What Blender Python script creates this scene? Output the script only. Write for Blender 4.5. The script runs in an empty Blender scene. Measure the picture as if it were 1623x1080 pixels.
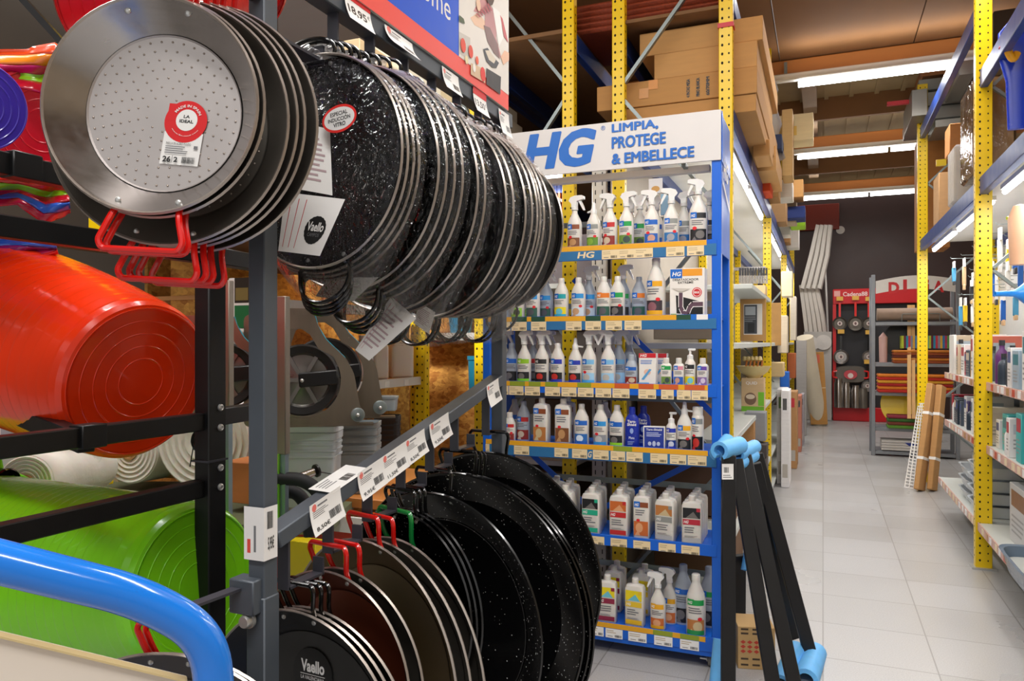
import bpy, bmesh, math, random
from mathutils import Vector, Matrix
random.seed(7)
RAD = math.radians
SC = bpy.context.scene
COL = SC.collection
# ------------------------------------------------------------------ camera
F = 1190.0; CX = 811.5; CY = 543.0; EYE = 1.55; YAW = RAD(22.5)
CS, SN = math.cos(YAW), math.sin(YAW)
cam_data = bpy.data.cameras.new('camera')
cam = bpy.data.objects.new('camera', cam_data); COL.objects.link(cam)
cam.location = (0, 0, EYE); cam.rotation_euler = (RAD(90), 0, YAW)
cam_data.sensor_width = 36.0; cam_data.lens = F / 1623.0 * 36.0
cam_data.shift_y = (CY - 540.0) / 1623.0
cam_data.clip_start = 0.05; cam_data.clip_end = 80
SC.camera = cam
SC.view_settings.view_transform = 'Standard'; SC.view_settings.look = 'None'
SC.view_settings.gamma = 1.0; SC.view_settings.use_curve_mapping = False
SC.view_settings.exposure = 0.3
SC.cycles.transparent_max_bounces = 32
SC.cycles.max_bounces = 8
# ------------------------------------------------------------------ world and large lights
world = bpy.data.worlds.new('ambient_fill'); SC.world = world; world.use_nodes = True  # even ambient fill added, entering where no walls are built
world.node_tree.nodes['Background'].inputs[0].default_value = (1.0, 0.98, 0.96, 1)
world.node_tree.nodes['Background'].inputs[1].default_value = 0.62

def area(name, loc, size, power, rot=(0, 0, 0), col=(1, .98, .955)):
    l = bpy.data.lights.new(name, 'AREA'); l.shape = 'RECTANGLE'
    l.size, l.size_y = size; l.energy = power; l.color = col
    o = bpy.data.objects.new(name, l); o.location = loc; o.rotation_euler = rot; COL.objects.link(o)
    return o
# ceiling tube rows of the shop, above and behind the photographer and along the aisle
area('ceiling_tube_row_light', (0.6, -0.6, 4.1), (3.2, .35), 95)
area('ceiling_tube_row_light', (0.3, 2.1, 4.1), (2.6, .35), 62)
area('ceiling_tube_row_light', (-2.2, 1.2, 4.1), (2.6, .35), 75)
area('ceiling_tube_row_light', (0.3, 5.6, 4.1), (1.5, .3), 24)
area('ceiling_tube_row_light', (0.45, 8.1, 4.06), (1.4, .06), 28)
area('ceiling_tube_row_light', (0.82, 11.3, 4.06), (2.3, .06), 32)
area('ceiling_tube_row_light', (0.75, 14.6, 4.06), (2.4, .06), 40)
# upward fill lights added to brighten the ceiling panels over the tubes
area('uplight_fill', (0.3, 4.2, 3.75), (2.4, .4), 46, (math.pi, 0, 0))
for uy, up in ((7.8, 3.5), (11.0, 3.5), (14.3, 3)): area('uplight_fill', (0.6, uy, 4.22), (1.8, .06), up, (math.pi, 0, 0))
sa = area('side_aisle_fill', (-2.55, 3.0, 2.85), (.8, .2), 13, (RAD(52), 0, 0)); sa.data.spread = RAD(75)  # fill light added to brighten the strand board shelf unit
area('uplight_fill', (-2.6, 3.0, 2.6), (1.2, 1.2), 22, (math.pi, 0, 0))  # added fill shining up at the left, without a lamp of its own

# ------------------------------------------------------------------ pixel helpers (photo pixel -> place at a real depth)
def ray(px, py):
    u = (px - CX) / F; v = (CY - py) / F
    return Vector((-SN + u * CS, CS + u * SN, v))
def W(px, py, d): return Vector((0, 0, EYE)) + ray(px, py) * d
def onX(px, py, X): r = ray(px, py); return W(px, py, X / r.x)
def onY(px, py, Y): r = ray(px, py); return W(px, py, Y / r.y)
def onZ(px, py, Z): r = ray(px, py); return W(px, py, (Z - EYE) / r.z)
def dX(px, X): return X / ray(px, 0).x
def V(*a): return Vector(a)
XA, YA, ZA = V(1, 0, 0), V(0, 1, 0), V(0, 0, 1)

# ------------------------------------------------------------------ materials
def lin(h):
    h = h.lstrip('#'); r = []
    for i in (0, 2, 4):
        c = int(h[i:i + 2], 16) / 255
        r.append(c / 12.92 if c <= .04045 else ((c + .055) / 1.055) ** 2.4)
    return (*r, 1)
MATS = {}
def mat(name, hexc, rough=.5, metal=0., var=.06, scale=9., bump=0., coat=0., spec=.5, trans=0., emit=0., alpha=1., stretch=None, bscale=None, sss=0):
    if name in MATS: return MATS[name]
    m = bpy.data.materials.new(name); m.use_nodes = True
    nt = m.node_tree; n = nt.nodes; L = nt.links; b = n['Principled BSDF']
    c = lin(hexc)
    b.inputs['Roughness'].default_value = rough; b.inputs['Metallic'].default_value = metal
    b.inputs['Coat Weight'].default_value = coat; b.inputs['Specular IOR Level'].default_value = spec
    b.inputs['Transmission Weight'].default_value = trans; b.inputs['Alpha'].default_value = alpha
    b.inputs['Base Color'].default_value = c
    if sss: b.inputs['Subsurface Weight'].default_value = sss; b.inputs['Subsurface Scale'].default_value = .01
    if emit:
        b.inputs['Emission Color'].default_value = c; b.inputs['Emission Strength'].default_value = emit
    if var or bump:
        tc = n.new('ShaderNodeTexCoord'); mp = n.new('ShaderNodeMapping')
        L.new(tc.outputs['Object'], mp.inputs[0])
        if stretch: mp.inputs['Scale'].default_value = stretch
        nz = n.new('ShaderNodeTexNoise'); nz.inputs['Scale'].default_value = scale; nz.inputs['Detail'].default_value = 4
        L.new(mp.outputs[0], nz.inputs['Vector'])
        if var:
            mx = n.new('ShaderNodeMix'); mx.data_type = 'RGBA'
            mx.inputs[6].default_value = tuple(max(0, x * (1 - var * 2)) for x in c[:3]) + (1,)
            mx.inputs[7].default_value = tuple(min(1, x * (1 + var * 1.4)) for x in c[:3]) + (1,)
            L.new(nz.outputs[0], mx.inputs[0]); L.new(mx.outputs[2], b.inputs['Base Color'])
            mr = n.new('ShaderNodeMapRange'); mr.inputs[3].default_value = max(0, rough - .08); mr.inputs[4].default_value = min(1, rough + .08)
            L.new(nz.outputs[0], mr.inputs[0]); L.new(mr.outputs[0], b.inputs['Roughness'])
        if bump:
            bp = n.new('ShaderNodeBump'); bp.inputs['Strength'].default_value = bump; bp.inputs['Distance'].default_value = .004
            if bscale:
                nb = n.new('ShaderNodeTexNoise'); nb.inputs['Scale'].default_value = bscale; nb.inputs['Detail'].default_value = 3
                L.new(mp.outputs[0], nb.inputs['Vector']); L.new(nb.outputs[0], bp.inputs['Height'])
            else: L.new(nz.outputs[0], bp.inputs['Height'])
            L.new(bp.outputs[0], b.inputs['Normal'])
    MATS[name] = m
    return m
def ink(hexc):                                   # printed colours
    return mat('print_' + hexc.lstrip('#'), hexc, .42, 0, .03, 30)
def plastic(hexc, rough=.35): return mat('plastic_%s_%d' % (hexc.lstrip('#'), rough * 100), hexc, rough, 0, .03, 14)
def card(hexc='#B98A52'): return mat('cardboard_' + hexc.lstrip('#'), hexc, .85, 0, .07, 6, .12, stretch=(1, 1, 6))

def speckle(name, base, dot, sc, thr, rough=.16):
    m = bpy.data.materials.new(name); m.use_nodes = True; nt = m.node_tree; n = nt.nodes; L = nt.links; b = n['Principled BSDF']
    tc = n.new('ShaderNodeTexCoord'); vo = n.new('ShaderNodeTexVoronoi'); vo.inputs['Scale'].default_value = sc
    L.new(tc.outputs['Object'], vo.inputs['Vector'])
    wn = n.new('ShaderNodeSeparateColor'); L.new(vo.outputs['Color'], wn.inputs[0])
    mul = n.new('ShaderNodeMath'); mul.operation = 'MULTIPLY'; L.new(wn.outputs[0], mul.inputs[0]); mul.inputs[1].default_value = thr
    lt = n.new('ShaderNodeMath'); lt.operation = 'LESS_THAN'; L.new(vo.outputs['Distance'], lt.inputs[0]); L.new(mul.outputs[0], lt.inputs[1])
    sel = n.new('ShaderNodeMath'); sel.operation = 'GREATER_THAN'; L.new(wn.outputs[1], sel.inputs[0]); sel.inputs[1].default_value = .45
    mm = n.new('ShaderNodeMath'); mm.operation = 'MULTIPLY'; L.new(lt.outputs[0], mm.inputs[0]); L.new(sel.outputs[0], mm.inputs[1])
    mx = n.new('ShaderNodeMix'); mx.data_type = 'RGBA'; mx.inputs[6].default_value = lin(base); mx.inputs[7].default_value = lin(dot)
    L.new(mm.outputs[0], mx.inputs[0]); L.new(mx.outputs[2], b.inputs['Base Color'])
    b.inputs['Roughness'].default_value = rough
    MATS[name] = m
    return m
enamel = speckle('speckled_black_enamel', '#0a0a0b', '#d8d8d4', 170, .26)
enamel_far = speckle('speckled_black_enamel_bagged', '#0c0c0d', '#c8c8c4', 170, .2, .2)
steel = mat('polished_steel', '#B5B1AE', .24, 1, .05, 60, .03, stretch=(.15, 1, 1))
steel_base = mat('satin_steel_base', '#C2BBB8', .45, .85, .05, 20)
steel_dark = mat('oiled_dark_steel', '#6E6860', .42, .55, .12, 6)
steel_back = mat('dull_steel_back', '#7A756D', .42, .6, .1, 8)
rim_steel = mat('bright_rim_steel', '#B2A79D', .3, .75, .03, 40)
nonstick = mat('dark_nonstick', '#2c2b29', .42, .3, .08, 30)
bronze = mat('browned_steel', '#7A3A24', .34, .5, .15, 5)
olive = mat('olive_oiled_steel', '#6A5636', .34, .55, .15, 5)
redcoat = mat('red_coated_wire', '#D8140F', .22, 0, .03, 20, coat=.5)
greencoat = mat('green_coated_wire', '#0E8038', .25, 0, .03, 20, coat=.4)
blackwire = mat('black_wire', '#0b0b0c', .2, 0, .05, 20, coat=.4)
rackgrey = mat('grey_rack_paint', '#4E555D', .42, .1, .06, 18, .03)
hookgrey = mat('dark_hook_paint', '#3c3c44', .4, .1, .06, 18)
blackmetal = mat('black_frame_paint', '#0c0c0d', .42, .1, .1, 14)
zinc = mat('zinc_bolt', '#C9C9C6', .34, .7, .05, 30)
alu = mat('brushed_aluminium', '#8A7E6E', .32, .9, .08, 40, .03, stretch=(1, 1, .1))
galv = mat('galvanised_brace', '#87908F', .4, .7, .12, 12)
yellowp = mat('yellow_rack_paint', '#EFC900', .35, 0, .05, 10)
holedark = mat('slot_shadow_black', '#14130c', .9, 0, 0)
bluep = mat('blue_rack_beam', '#1F3F86', .35, .1, .08, 12)
hgblue = mat('blue_display_paint', '#0A5FCB', .35, 0, .05, 10)
white = mat('white_print', '#ECE9E4', .45, 0, .02, 20)
paper = mat('white_paper_tag', '#EDEBE8', .6, 0, .03, 20)
kraft = mat('tan_shelf_tag', '#E9D6B4', .6, 0, .03, 20)
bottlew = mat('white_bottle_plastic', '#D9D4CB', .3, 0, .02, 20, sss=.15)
bottleg = mat('shade_grey_bottle_plastic', '#A9B0B8', .32, 0, .04, 20)  # greyed copy of the white plastic, painting shade on bottles further back
triggerw = mat('milky_trigger_plastic', '#E2E0DC', .3, 0, .03, 25, sss=.1)
tubelight = mat('lit_fluorescent_tube', '#FFFFFF', .4, 0, 0, emit=9.0)
osb = None
def film_mat(name, a, tint='#FFFFFF', gr=.12, fs=1.):
    m = bpy.data.materials.new(name); m.use_nodes = True; nt = m.node_tree; n = nt.nodes; L = nt.links
    n.remove(n['Principled BSDF'])
    tr = n.new('ShaderNodeBsdfTransparent'); gl = n.new('ShaderNodeBsdfGlossy'); gl.inputs['Roughness'].default_value = gr
    tr.inputs[0].default_value = lin(tint)
    df = n.new('ShaderNodeBsdfTranslucent'); df.inputs[0].default_value = (.8, .8, .8, 1)
    fr = n.new('ShaderNodeFresnel'); fr.inputs[0].default_value = 1.5
    tc = n.new('ShaderNodeTexCoord'); nz = n.new('ShaderNodeTexNoise'); nz.inputs['Scale'].default_value = 15; nz.inputs['Detail'].default_value = 2
    nz.inputs['Distortion'].default_value = .8
    L.new(tc.outputs['Object'], nz.inputs['Vector'])
    bp = n.new('ShaderNodeBump'); bp.inputs['Strength'].default_value = .9; bp.inputs['Distance'].default_value = .014
    L.new(nz.outputs[0], bp.inputs['Height']); L.new(bp.outputs[0], gl.inputs['Normal']); L.new(bp.outputs[0], fr.inputs['Normal'])
    ad = n.new('ShaderNodeMath'); ad.operation = 'ADD'; L.new(fr.outputs[0], ad.inputs[0]); ad.inputs[1].default_value = a * .3 - .01; ad.use_clamp = True
    if fs != 1.: ad.operation = 'MULTIPLY'; ad.inputs[1].default_value = fs
    m1 = n.new('ShaderNodeMixShader'); m1.inputs[0].default_value = a
    L.new(tr.outputs[0], m1.inputs[1]); L.new(df.outputs[0], m1.inputs[2])
    m2 = n.new('ShaderNodeMixShader'); L.new(ad.outputs[0], m2.inputs[0]); L.new(m1.outputs[0], m2.inputs[1]); L.new(gl.outputs[0], m2.inputs[2])
    L.new(m2.outputs[0], n['Material Output'].inputs['Surface'])
    MATS[name] = m
    return m
film = film_mat('clear_plastic_film', .03)
milky = film_mat('milky_stretch_film', .35, '#FFFFFF', .4, .3)

# ------------------------------------------------------------------ mesh builder
class MB:
    def __init__(s): s.v = []; s.f = []; s.m = []; s.mats = []
    def mi(s, m):
        if m not in s.mats: s.mats.append(m)
        return s.mats.index(m)
    def add(s, vs, fs, m, T=None):
        o = len(s.v); k = s.mi(m)
        s.v += [(T @ Vector(p)) if T is not None else Vector(p) for p in vs]
        for f in fs: s.f.append([i + o for i in f]); s.m.append(k)
        return s
    def box(s, c, size, m, T=None, b=0.0):
        c = Vector(c); h = [x / 2 for x in size]
        b = min(b, .45 * min(size))
        M = Matrix.Translation(c)
        if T is not None: M = T @ M
        if b <= 0:
            vs = [(x * h[0], y * h[1], z * h[2]) for x in (-1, 1) for y in (-1, 1) for z in (-1, 1)]
            fs = [(0, 1, 3, 2), (4, 6, 7, 5), (0, 4, 5, 1), (2, 3, 7, 6), (0, 2, 6, 4), (1, 5, 7, 3)]
            return s.add(vs, fs, m, M)
        vs = []; ix = {}
        for x in (-1, 1):
            for y in (-1, 1):
                for z in (-1, 1):
                    for a in range(3):
                        p = [x * (h[0] - b), y * (h[1] - b), z * (h[2] - b)]
                        p[a] = (x, y, z)[a] * h[a]
                        ix[(x, y, z, a)] = len(vs); vs.append(p)
        fs = []
        for a in range(3):
            e, g = (a + 1) % 3, (a + 2) % 3
            for sg in (-1, 1):
                q = []
                for (i, j) in ((-1, -1), (1, -1), (1, 1), (-1, 1)):
                    k = [0, 0, 0]; k[a] = sg; k[e] = i; k[g] = j; q.append(ix[(*k, a)])
                fs.append(q)
            for i in (-1, 1):
                for j in (-1, 1):
                    k0 = [0, 0, 0]; k0[a] = -1; k0[e] = i; k0[g] = j; k1 = list(k0); k1[a] = 1
                    fs.append([ix[(*k0, e)], ix[(*k1, e)], ix[(*k1, g)], ix[(*k0, g)]])
        for x in (-1, 1):
            for y in (-1, 1):
                for z in (-1, 1): fs.append([ix[(x, y, z, a)] for a in range(3)])
        return s.add(vs, fs, m, M)
    def bar(s, p, q, w, h, m, up=ZA, b=0.0):
        p, q = Vector(p), Vector(q); d = (q - p); ln = d.length; d.normalize()
        x = d.cross(up)
        if x.length < 1e-4: x = d.cross(YA)
        x.normalize(); z = x.cross(d)
        T = Matrix(((x.x, d.x, z.x, 0), (x.y, d.y, z.y, 0), (x.z, d.z, z.z, 0), (0, 0, 0, 1)))
        T.translation = (p + q) / 2
        return s.box((0, 0, 0), (w, ln, h), m, T, b)
    def tube(s, path, r, m, seg=8, closed=False, flat=1.0, T=None):
        P = [Vector(p) for p in path]; n = len(P); vs = []; fs = []
        t0 = (P[1] - P[0]).normalized(); nr = t0.orthogonal().normalized()
        for i in range(n):
            a = P[i - 1] if (i or closed) else P[0]; c = P[(i + 1) % n] if (i < n - 1 or closed) else P[-1]
            t = (c - a).normalized(); nr = (nr - t * nr.dot(t)).normalized(); bn = t.cross(nr)
            rr = r[i] if isinstance(r, (list, tuple)) else r
            for k in range(seg):
                an = 2 * math.pi * k / seg
                vs.append(P[i] + nr * math.cos(an) * rr + bn * math.sin(an) * rr * flat)
        for i in range(n if closed else n - 1):
            j = (i + 1) % n
            for k in range(seg):
                l = (k + 1) % seg
                fs.append([i * seg + k, i * seg + l, j * seg + l, j * seg + k])
        if not closed:
            fs.append(list(range(seg))[::-1]); fs.append([(n - 1) * seg + k for k in range(seg)])
        return s.add(vs, fs, m, T)
    def lathe(s, prof, m, seg=32, T=None, ms=None):
        vs = []; n = len(prof)
        for (r, z) in prof:
            for k in range(seg):
                a = 2 * math.pi * k / seg; vs.append((r * math.cos(a), r * math.sin(a), z))
        for i in range(n - 1):
            fs = []
            for k in range(seg):
                l = (k + 1) % seg
                fs.append([i * seg + k, i * seg + l, (i + 1) * seg + l, (i + 1) * seg + k])
            if i == 0: o = len(s.v); s.add(vs, [], m, T)
            kk = s.mi(ms[i] if ms else m)
            for f in fs: s.f.append([x + o for x in f]); s.m.append(kk)
        return s
    def loft(s, secs, m, seg=24, T=None, cap=True):
        vs = []; fs = []
        for (z, hx, hy, p) in secs:
            for k in range(seg):
                a = 2 * math.pi * (k + .5) / seg; ca, sa = math.cos(a), math.sin(a)
                vs.append((hx * math.copysign(abs(ca) ** (2 / p), ca), hy * math.copysign(abs(sa) ** (2 / p), sa), z))
        n = len(secs)
        for i in range(n - 1):
            for k in range(seg):
                l = (k + 1) % seg; fs.append([i * seg + k, i * seg + l, (i + 1) * seg + l, (i + 1) * seg + k])
        if cap: fs.append(list(range(seg))[::-1]); fs.append([(n - 1) * seg + k for k in range(seg)])
        return s.add(vs, fs, m, T)
    def prism(s, poly, h, m, T=None, z0=0):
        n = len(poly)
        vs = [(x, y, z0) for x, y in poly] + [(x, y, z0 + h) for x, y in poly]
        fs = [list(range(n))[::-1], [n + i for i in range(n)]] + [[i, (i + 1) % n, n + (i + 1) % n, n + i] for i in range(n)]
        return s.add(vs, fs, m, T)
    def grid(s, fn, nu, nv, m, T=None):
        vs = [fn(i / nu, j / nv) for j in range(nv + 1) for i in range(nu + 1)]
        fs = [[j * (nu + 1) + i, j * (nu + 1) + i + 1, (j + 1) * (nu + 1) + i + 1, (j + 1) * (nu + 1) + i] for j in range(nv) for i in range(nu)]
        return s.add(vs, fs, m, T)
    def sphere(s, c, r, m, seg=14, T=None, sc=(1, 1, 1)):
        M = Matrix.Translation(Vector(c)) @ Matrix.Diagonal((*sc, 1))
        if T is not None: M = T @ M
        n = seg // 2
        return s.lathe([(max(1e-5, r * math.sin(math.pi * i / n)), -r * math.cos(math.pi * i / n)) for i in range(n + 1)], m, seg, M)
    def build(s, name, parent=None, ang=38, fix=True, **pr):
        me = bpy.data.meshes.new(name)
        me.from_pydata([tuple(p) for p in s.v], [], s.f)
        for m in s.mats: me.materials.append(m)
        me.polygons.foreach_set('material_index', s.m)
        if fix:
            bm = bmesh.new(); bm.from_mesh(me); bmesh.ops.recalc_face_normals(bm, faces=bm.faces); bm.to_mesh(me); bm.free()
        me.polygons.foreach_set('use_smooth', [True] * len(me.polygons))
        me.set_sharp_from_angle(angle=RAD(ang))
        me.update()
        o = bpy.data.objects.new(name, me); COL.objects.link(o)
        if parent is not None: o.parent = parent
        for k, v in pr.items(): o[k] = v
        return o
def recenter(o):                                  # moves a mesh thing's origin to its base
    me = o.data; xs = [v.co.copy() for v in me.vertices]
    if not xs: return o
    c = Vector(((min(p.x for p in xs) + max(p.x for p in xs)) / 2, (min(p.y for p in xs) + max(p.y for p in xs)) / 2, min(p.z for p in xs)))
    me.transform(Matrix.Translation(-c)); o.location = o.location + o.rotation_euler.to_matrix() @ c
    return o
def thing(name, label, cat, loc=(0, 0, 0), rz=0., group=None):
    o = bpy.data.objects.new(name, None); COL.objects.link(o); o.location = loc; o.rotation_euler = (0, 0, rz)
    o.empty_display_size = .05
    o['label'] = label; o['category'] = cat
    if group: o['group'] = group
    return o
def tag(o, label, cat, group=None):
    o['label'] = label; o['category'] = cat
    if group: o['group'] = group
    return recenter(o)
def struct(o): o['kind'] = 'structure'; return o
KIDS = {}
def dup(root, loc, rz=None, label=None, group=None, scale=None):
    def cp(o, par):
        c = o.copy(); COL.objects.link(c)
        if par is not None: c.parent = par
        for ch in o.children: cp(ch, c)
        return c
    r = cp(root, None); r.location = loc
    if rz is not None: r.rotation_euler = (0, 0, rz)
    if label: r['label'] = label
    if group: r['group'] = group
    if scale: r.scale = (scale,) * 3
    return r
def rpath(pts, rad, n=5, closed=False):           # polyline with rounded corners
    P = [Vector(p) for p in pts]; out = []
    N = len(P)
    for i in range(N):
        if not closed and i in (0, N - 1): out.append(P[i]); continue
        a, b, c = P[i - 1], P[i], P[(i + 1) % N]
        da, dc = (a - b), (c - b); r = min(rad, da.length * .48, dc.length * .48)
        p0 = b + da.normalized() * r; p1 = b + dc.normalized() * r
        for k in range(n + 1):
            t = k / n; out.append(p0 * (1 - t) ** 2 + b * 2 * t * (1 - t) + p1 * t * t)
    return out

# ------------------------------------------------------------------ printed matter
TXT = {}
def text_mesh(s, bold):
    k = (s, bold)
    if k in TXT: return TXT[k]
    cu = bpy.data.curves.new('lettering', 'FONT'); cu.body = s; cu.resolution_u = 3; cu.size = 1.0; cu.offset = bold
    o = bpy.data.objects.new('lettering', cu); COL.objects.link(o)
    dg = bpy.context.evaluated_depsgraph_get(); e = o.evaluated_get(dg); me = e.to_mesh()
    vs = [(v.co.x, v.co.y) for v in me.vertices]; fs = [list(p.vertices) for p in me.polygons]
    e.to_mesh_clear(); bpy.data.objects.remove(o); bpy.data.curves.remove(cu)
    x0 = min(v[0] for v in vs); x1 = max(v[0] for v in vs); y0 = min(v[1] for v in vs); y1 = max(v[1] for v in vs)
    TXT[k] = (vs, fs, x0, x1, y0, y1)
    return TXT[k]
class Decal(MB):
    STEP = .00012
    def __init__(s, fn, k=0): MB.__init__(s); s.fn = fn; s.k = k
    def rect(s, u0, v0, u1, v1, m, nu=1):
        s.grid(lambda a, b: s.fn(u0 + (u1 - u0) * a, v0 + (v1 - v0) * b, s.k), nu, 1, m); s.k += 1; return s
    def poly(s, pts, m):
        if getattr(s.fn, 'curved', 0):                 # follow the bottle's roundness
            cu_ = sum(p[0] for p in pts) / len(pts); cv_ = sum(p[1] for p in pts) / len(pts); N = 4
            for (a, b) in zip(pts, list(pts[1:]) + [pts[0]]):
                vs = []; ix = {}
                for i in range(N + 1):
                    for j in range(N + 1 - i):
                        f, g = i / N, j / N; ix[(i, j)] = len(vs)
                        vs.append(s.fn(cu_ + (a[0] - cu_) * f + (b[0] - cu_) * g, cv_ + (a[1] - cv_) * f + (b[1] - cv_) * g, s.k))
                fs = [[ix[(i, j)], ix[(i + 1, j)], ix[(i, j + 1)]] for i in range(N) for j in range(N - i)] + [[ix[(i + 1, j)], ix[(i + 1, j + 1)], ix[(i, j + 1)]] for i in range(N - 1) for j in range(N - 1 - i)]
                s.add(vs, fs, m)
            s.k += 1; return s
        s.add([s.fn(u, v, s.k) for u, v in pts], [list(range(len(pts)))], m); s.k += 1; return s
    def ell(s, u, v, ru, rv, m, n=28, rag=0):
        pts = [(u + ru * (1 + (rag if i % 2 else 0)) * math.cos(2 * math.pi * i / n), v + rv * (1 + (rag if i % 2 else 0)) * math.sin(2 * math.pi * i / n)) for i in range(n)]
        return s.poly(pts, m)
    def text(s, t, u, v, w, h, m, bold=.0, shear=0., arc=None, heavy=0.):   # fits the words in the box u..u+w, v..v+h
        if heavy:
            for du, dv in ((-1, 0), (1, 0), (0, -.6), (0, .6), (-.7, -.5), (.7, .5), (-.7, .5), (.7, -.5)): s.text(t, u + du * heavy + heavy, v + dv * heavy + heavy * .6, w - 2 * heavy, h - 1.2 * heavy, m, bold, shear)
            return s
        vs, fs, x0, x1, y0, y1 = text_mesh(t, bold)
        def mp(p):
            a = (p[0] - x0) / (x1 - x0); b = (p[1] - y0) / (y1 - y0)
            if arc:
                cu, cv, r, a0, a1 = arc; an = a0 + (a1 - a0) * a; rr = r + b * h
                return s.fn(cu + rr * math.cos(an), cv + rr * math.sin(an), s.k)
            return s.fn(u + a * w + shear * b * h, v + b * h, s.k)
        s.add([mp(p) for p in vs], fs, m); s.k += 1; return s
    def bars(s, u0, v0, u1, v1, m, n, rnd=None):          # small print too fine to read
        rnd = rnd or random
        hgt = (v1 - v0) / n
        for i in range(n):
            e = u0 + (u1 - u0) * rnd.uniform(.6, 1)
            s.rect(u0, v1 - hgt * (i + .7), e, v1 - hgt * (i + .3), m, 8 if getattr(s.fn, 'curved', 0) else 1); s.k -= 1
        s.k += 1; return s
    def barcode(s, u0, v0, u1, v1, m, n=14):
        r = random.Random(5); x = u0; st = (u1 - u0) / n
        for i in range(n):
            s.rect(x, v0, x + st * r.uniform(.3, .75), v1, m); s.k -= 1; x += st
        s.k += 1; return s
def flat(o, ux, uy, base=.0004):
    o, ux, uy = Vector(o), Vector(ux).normalized(), Vector(uy).normalized(); n = ux.cross(uy)
    return lambda u, v, k: o + ux * u + uy * v + n * (base + k * Decal.STEP)
def curl(o, ux, uy, hh, amt):                              # paper that curls away at its lower edge
    o, ux, uy = Vector(o), Vector(ux).normalized(), Vector(uy).normalized(); n = ux.cross(uy)
    return lambda u, v, k: o + ux * u + uy * v + n * (.0006 + k * Decal.STEP + amt * ((hh - v) / hh) ** 2)
black = ink('#141414'); grey = ink('#77777a'); red = ink('#D8151B'); lblue = ink('#1168C4'); hgl = ink('#0B63C0')
from mathutils import noise
# ================================================================== SETTING
def tile_floor():
    m = bpy.data.materials.new('terrazzo_tile'); m.use_nodes = True; nt = m.node_tree; n = nt.nodes; L = nt.links; b = n['Principled BSDF']
    tc = n.new('ShaderNodeTexCoord'); br = n.new('ShaderNodeTexBrick')
    br.offset = 0; br.inputs['Scale'].default_value = 1; br.inputs['Brick Width'].default_value = .5; br.inputs['Row Height'].default_value = .5
    br.inputs['Mortar Size'].default_value = .004; br.inputs['Mortar Smooth'].default_value = .3; br.inputs['Bias'].default_value = 0
    br.inputs['Color1'].default_value = lin('#B6B5B5'); br.inputs['Color2'].default_value = lin('#A9A7A5'); br.inputs['Mortar'].default_value = lin('#8E8B88')
    L.new(tc.outputs['Object'], br.inputs['Vector'])
    nz = n.new('ShaderNodeTexNoise'); nz.inputs['Scale'].default_value = 160; nz.inputs['Detail'].default_value = 3; L.new(tc.outputs['Object'], nz.inputs['Vector'])
    n2 = n.new('ShaderNodeTexNoise'); n2.inputs['Scale'].default_value = 1.6; n2.inputs['Detail'].default_value = 4; L.new(tc.outputs['Object'], n2.inputs['Vector'])
    mx = n.new('ShaderNodeMix'); mx.data_type = 'RGBA'; mx.blend_type = 'MULTIPLY'; mx.inputs[0].default_value = .5
    rp = n.new('ShaderNodeMapRange'); rp.inputs[1].default_value = .3; rp.inputs[2].default_value = .75; rp.inputs[3].default_value = .62; rp.inputs[4].default_value = 1.1
    L.new(nz.outputs[0], rp.inputs[0]); L.new(br.outputs[0], mx.inputs[6]); L.new(rp.outputs[0], mx.inputs[7]); L.new(mx.outputs[2], b.inputs['Base Color'])
    r2 = n.new('ShaderNodeMapRange'); r2.inputs[3].default_value = .2; r2.inputs[4].default_value = .42; L.new(n2.outputs[0], r2.inputs[0]); L.new(r2.outputs[0], b.inputs['Roughness'])
    b.inputs['Specular IOR Level'].default_value = .55
    return m
fl = MB(); fl.box((0, 7, -.05), (12, 26, .1), tile_floor()); struct(fl.build('floor'))
browncon = mat('brown_ceiling_panel', '#8A6038', .8, 0, .12, 2.5, .15, stretch=(1, .15, 1))
beige = mat('beige_corrugated_roof', '#B39B72', .7, 0, .1, 3)
wood = mat('orange_timber_beam', '#C07838', .6, 0, .12, 6, .05, stretch=(.2, 1, 1))
darkwall = mat('dark_brown_wall_panel', '#4A3430', .45, 0, .1, 3)
ce = MB()
for k in range(-4, 4):
    ce.box((.2 + k * 1.22, 3.2, 4.48), (1.21, 11.0, .06), browncon)
struct(ce.build('ceiling'))
ce2 = MB(); ce2.box((.2, 12.9, 4.72), (9.7, 8.2, .06), beige)
for k in range(34): ce2.bar((-4.6 + k * .29, 8.8, 4.675), (-4.6 + k * .29, 17, 4.675), .05, .03, beige)
struct(ce2.build('ceiling_far'))
for i, (Y, zb) in enumerate(((8.15, 4.27), (11.35, 4.27), (14.65, 4.27))):
    b = MB(); b.box((.2, Y + .1, zb + .085), (9, .16, .17), wood, b=.01); struct(b.build('trim_%d' % (i + 1)))
    if i:
        b = MB(); b.box((.2, Y - .9, 4.56), (9, .06, .3), browncon); struct(b.build('trim_%d' % (i + 5)))
for k, x in enumerate((-.15, 1.6)):
    b = MB(); b.box((x, 11.5, 4.6), (.16, 6.0, .2), mat('pale_timber_rafter', '#A98E72', .7, 0, .1, 5)); struct(b.build('trim_%d' % (k + 8)))
w = MB(); w.box((0, 17.6, 2.35), (12, .12, 4.9), darkwall); struct(w.build('wall_back'))
w = MB(); w.box((-5.9, 7, 2.35), (.12, 26, 4.9), mat('brownish_grey_wall', '#6f665c', .8, 0, .08, 2)); struct(w.build('wall_left'))  # one even brownish grey over the whole wall
w = MB(); w.box((4.4, 7, 2.35), (.12, 26, 4.9), mat('cream_wall', '#B7A68E', .8, 0, .08, 2)); struct(w.build('wall_right'))
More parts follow.
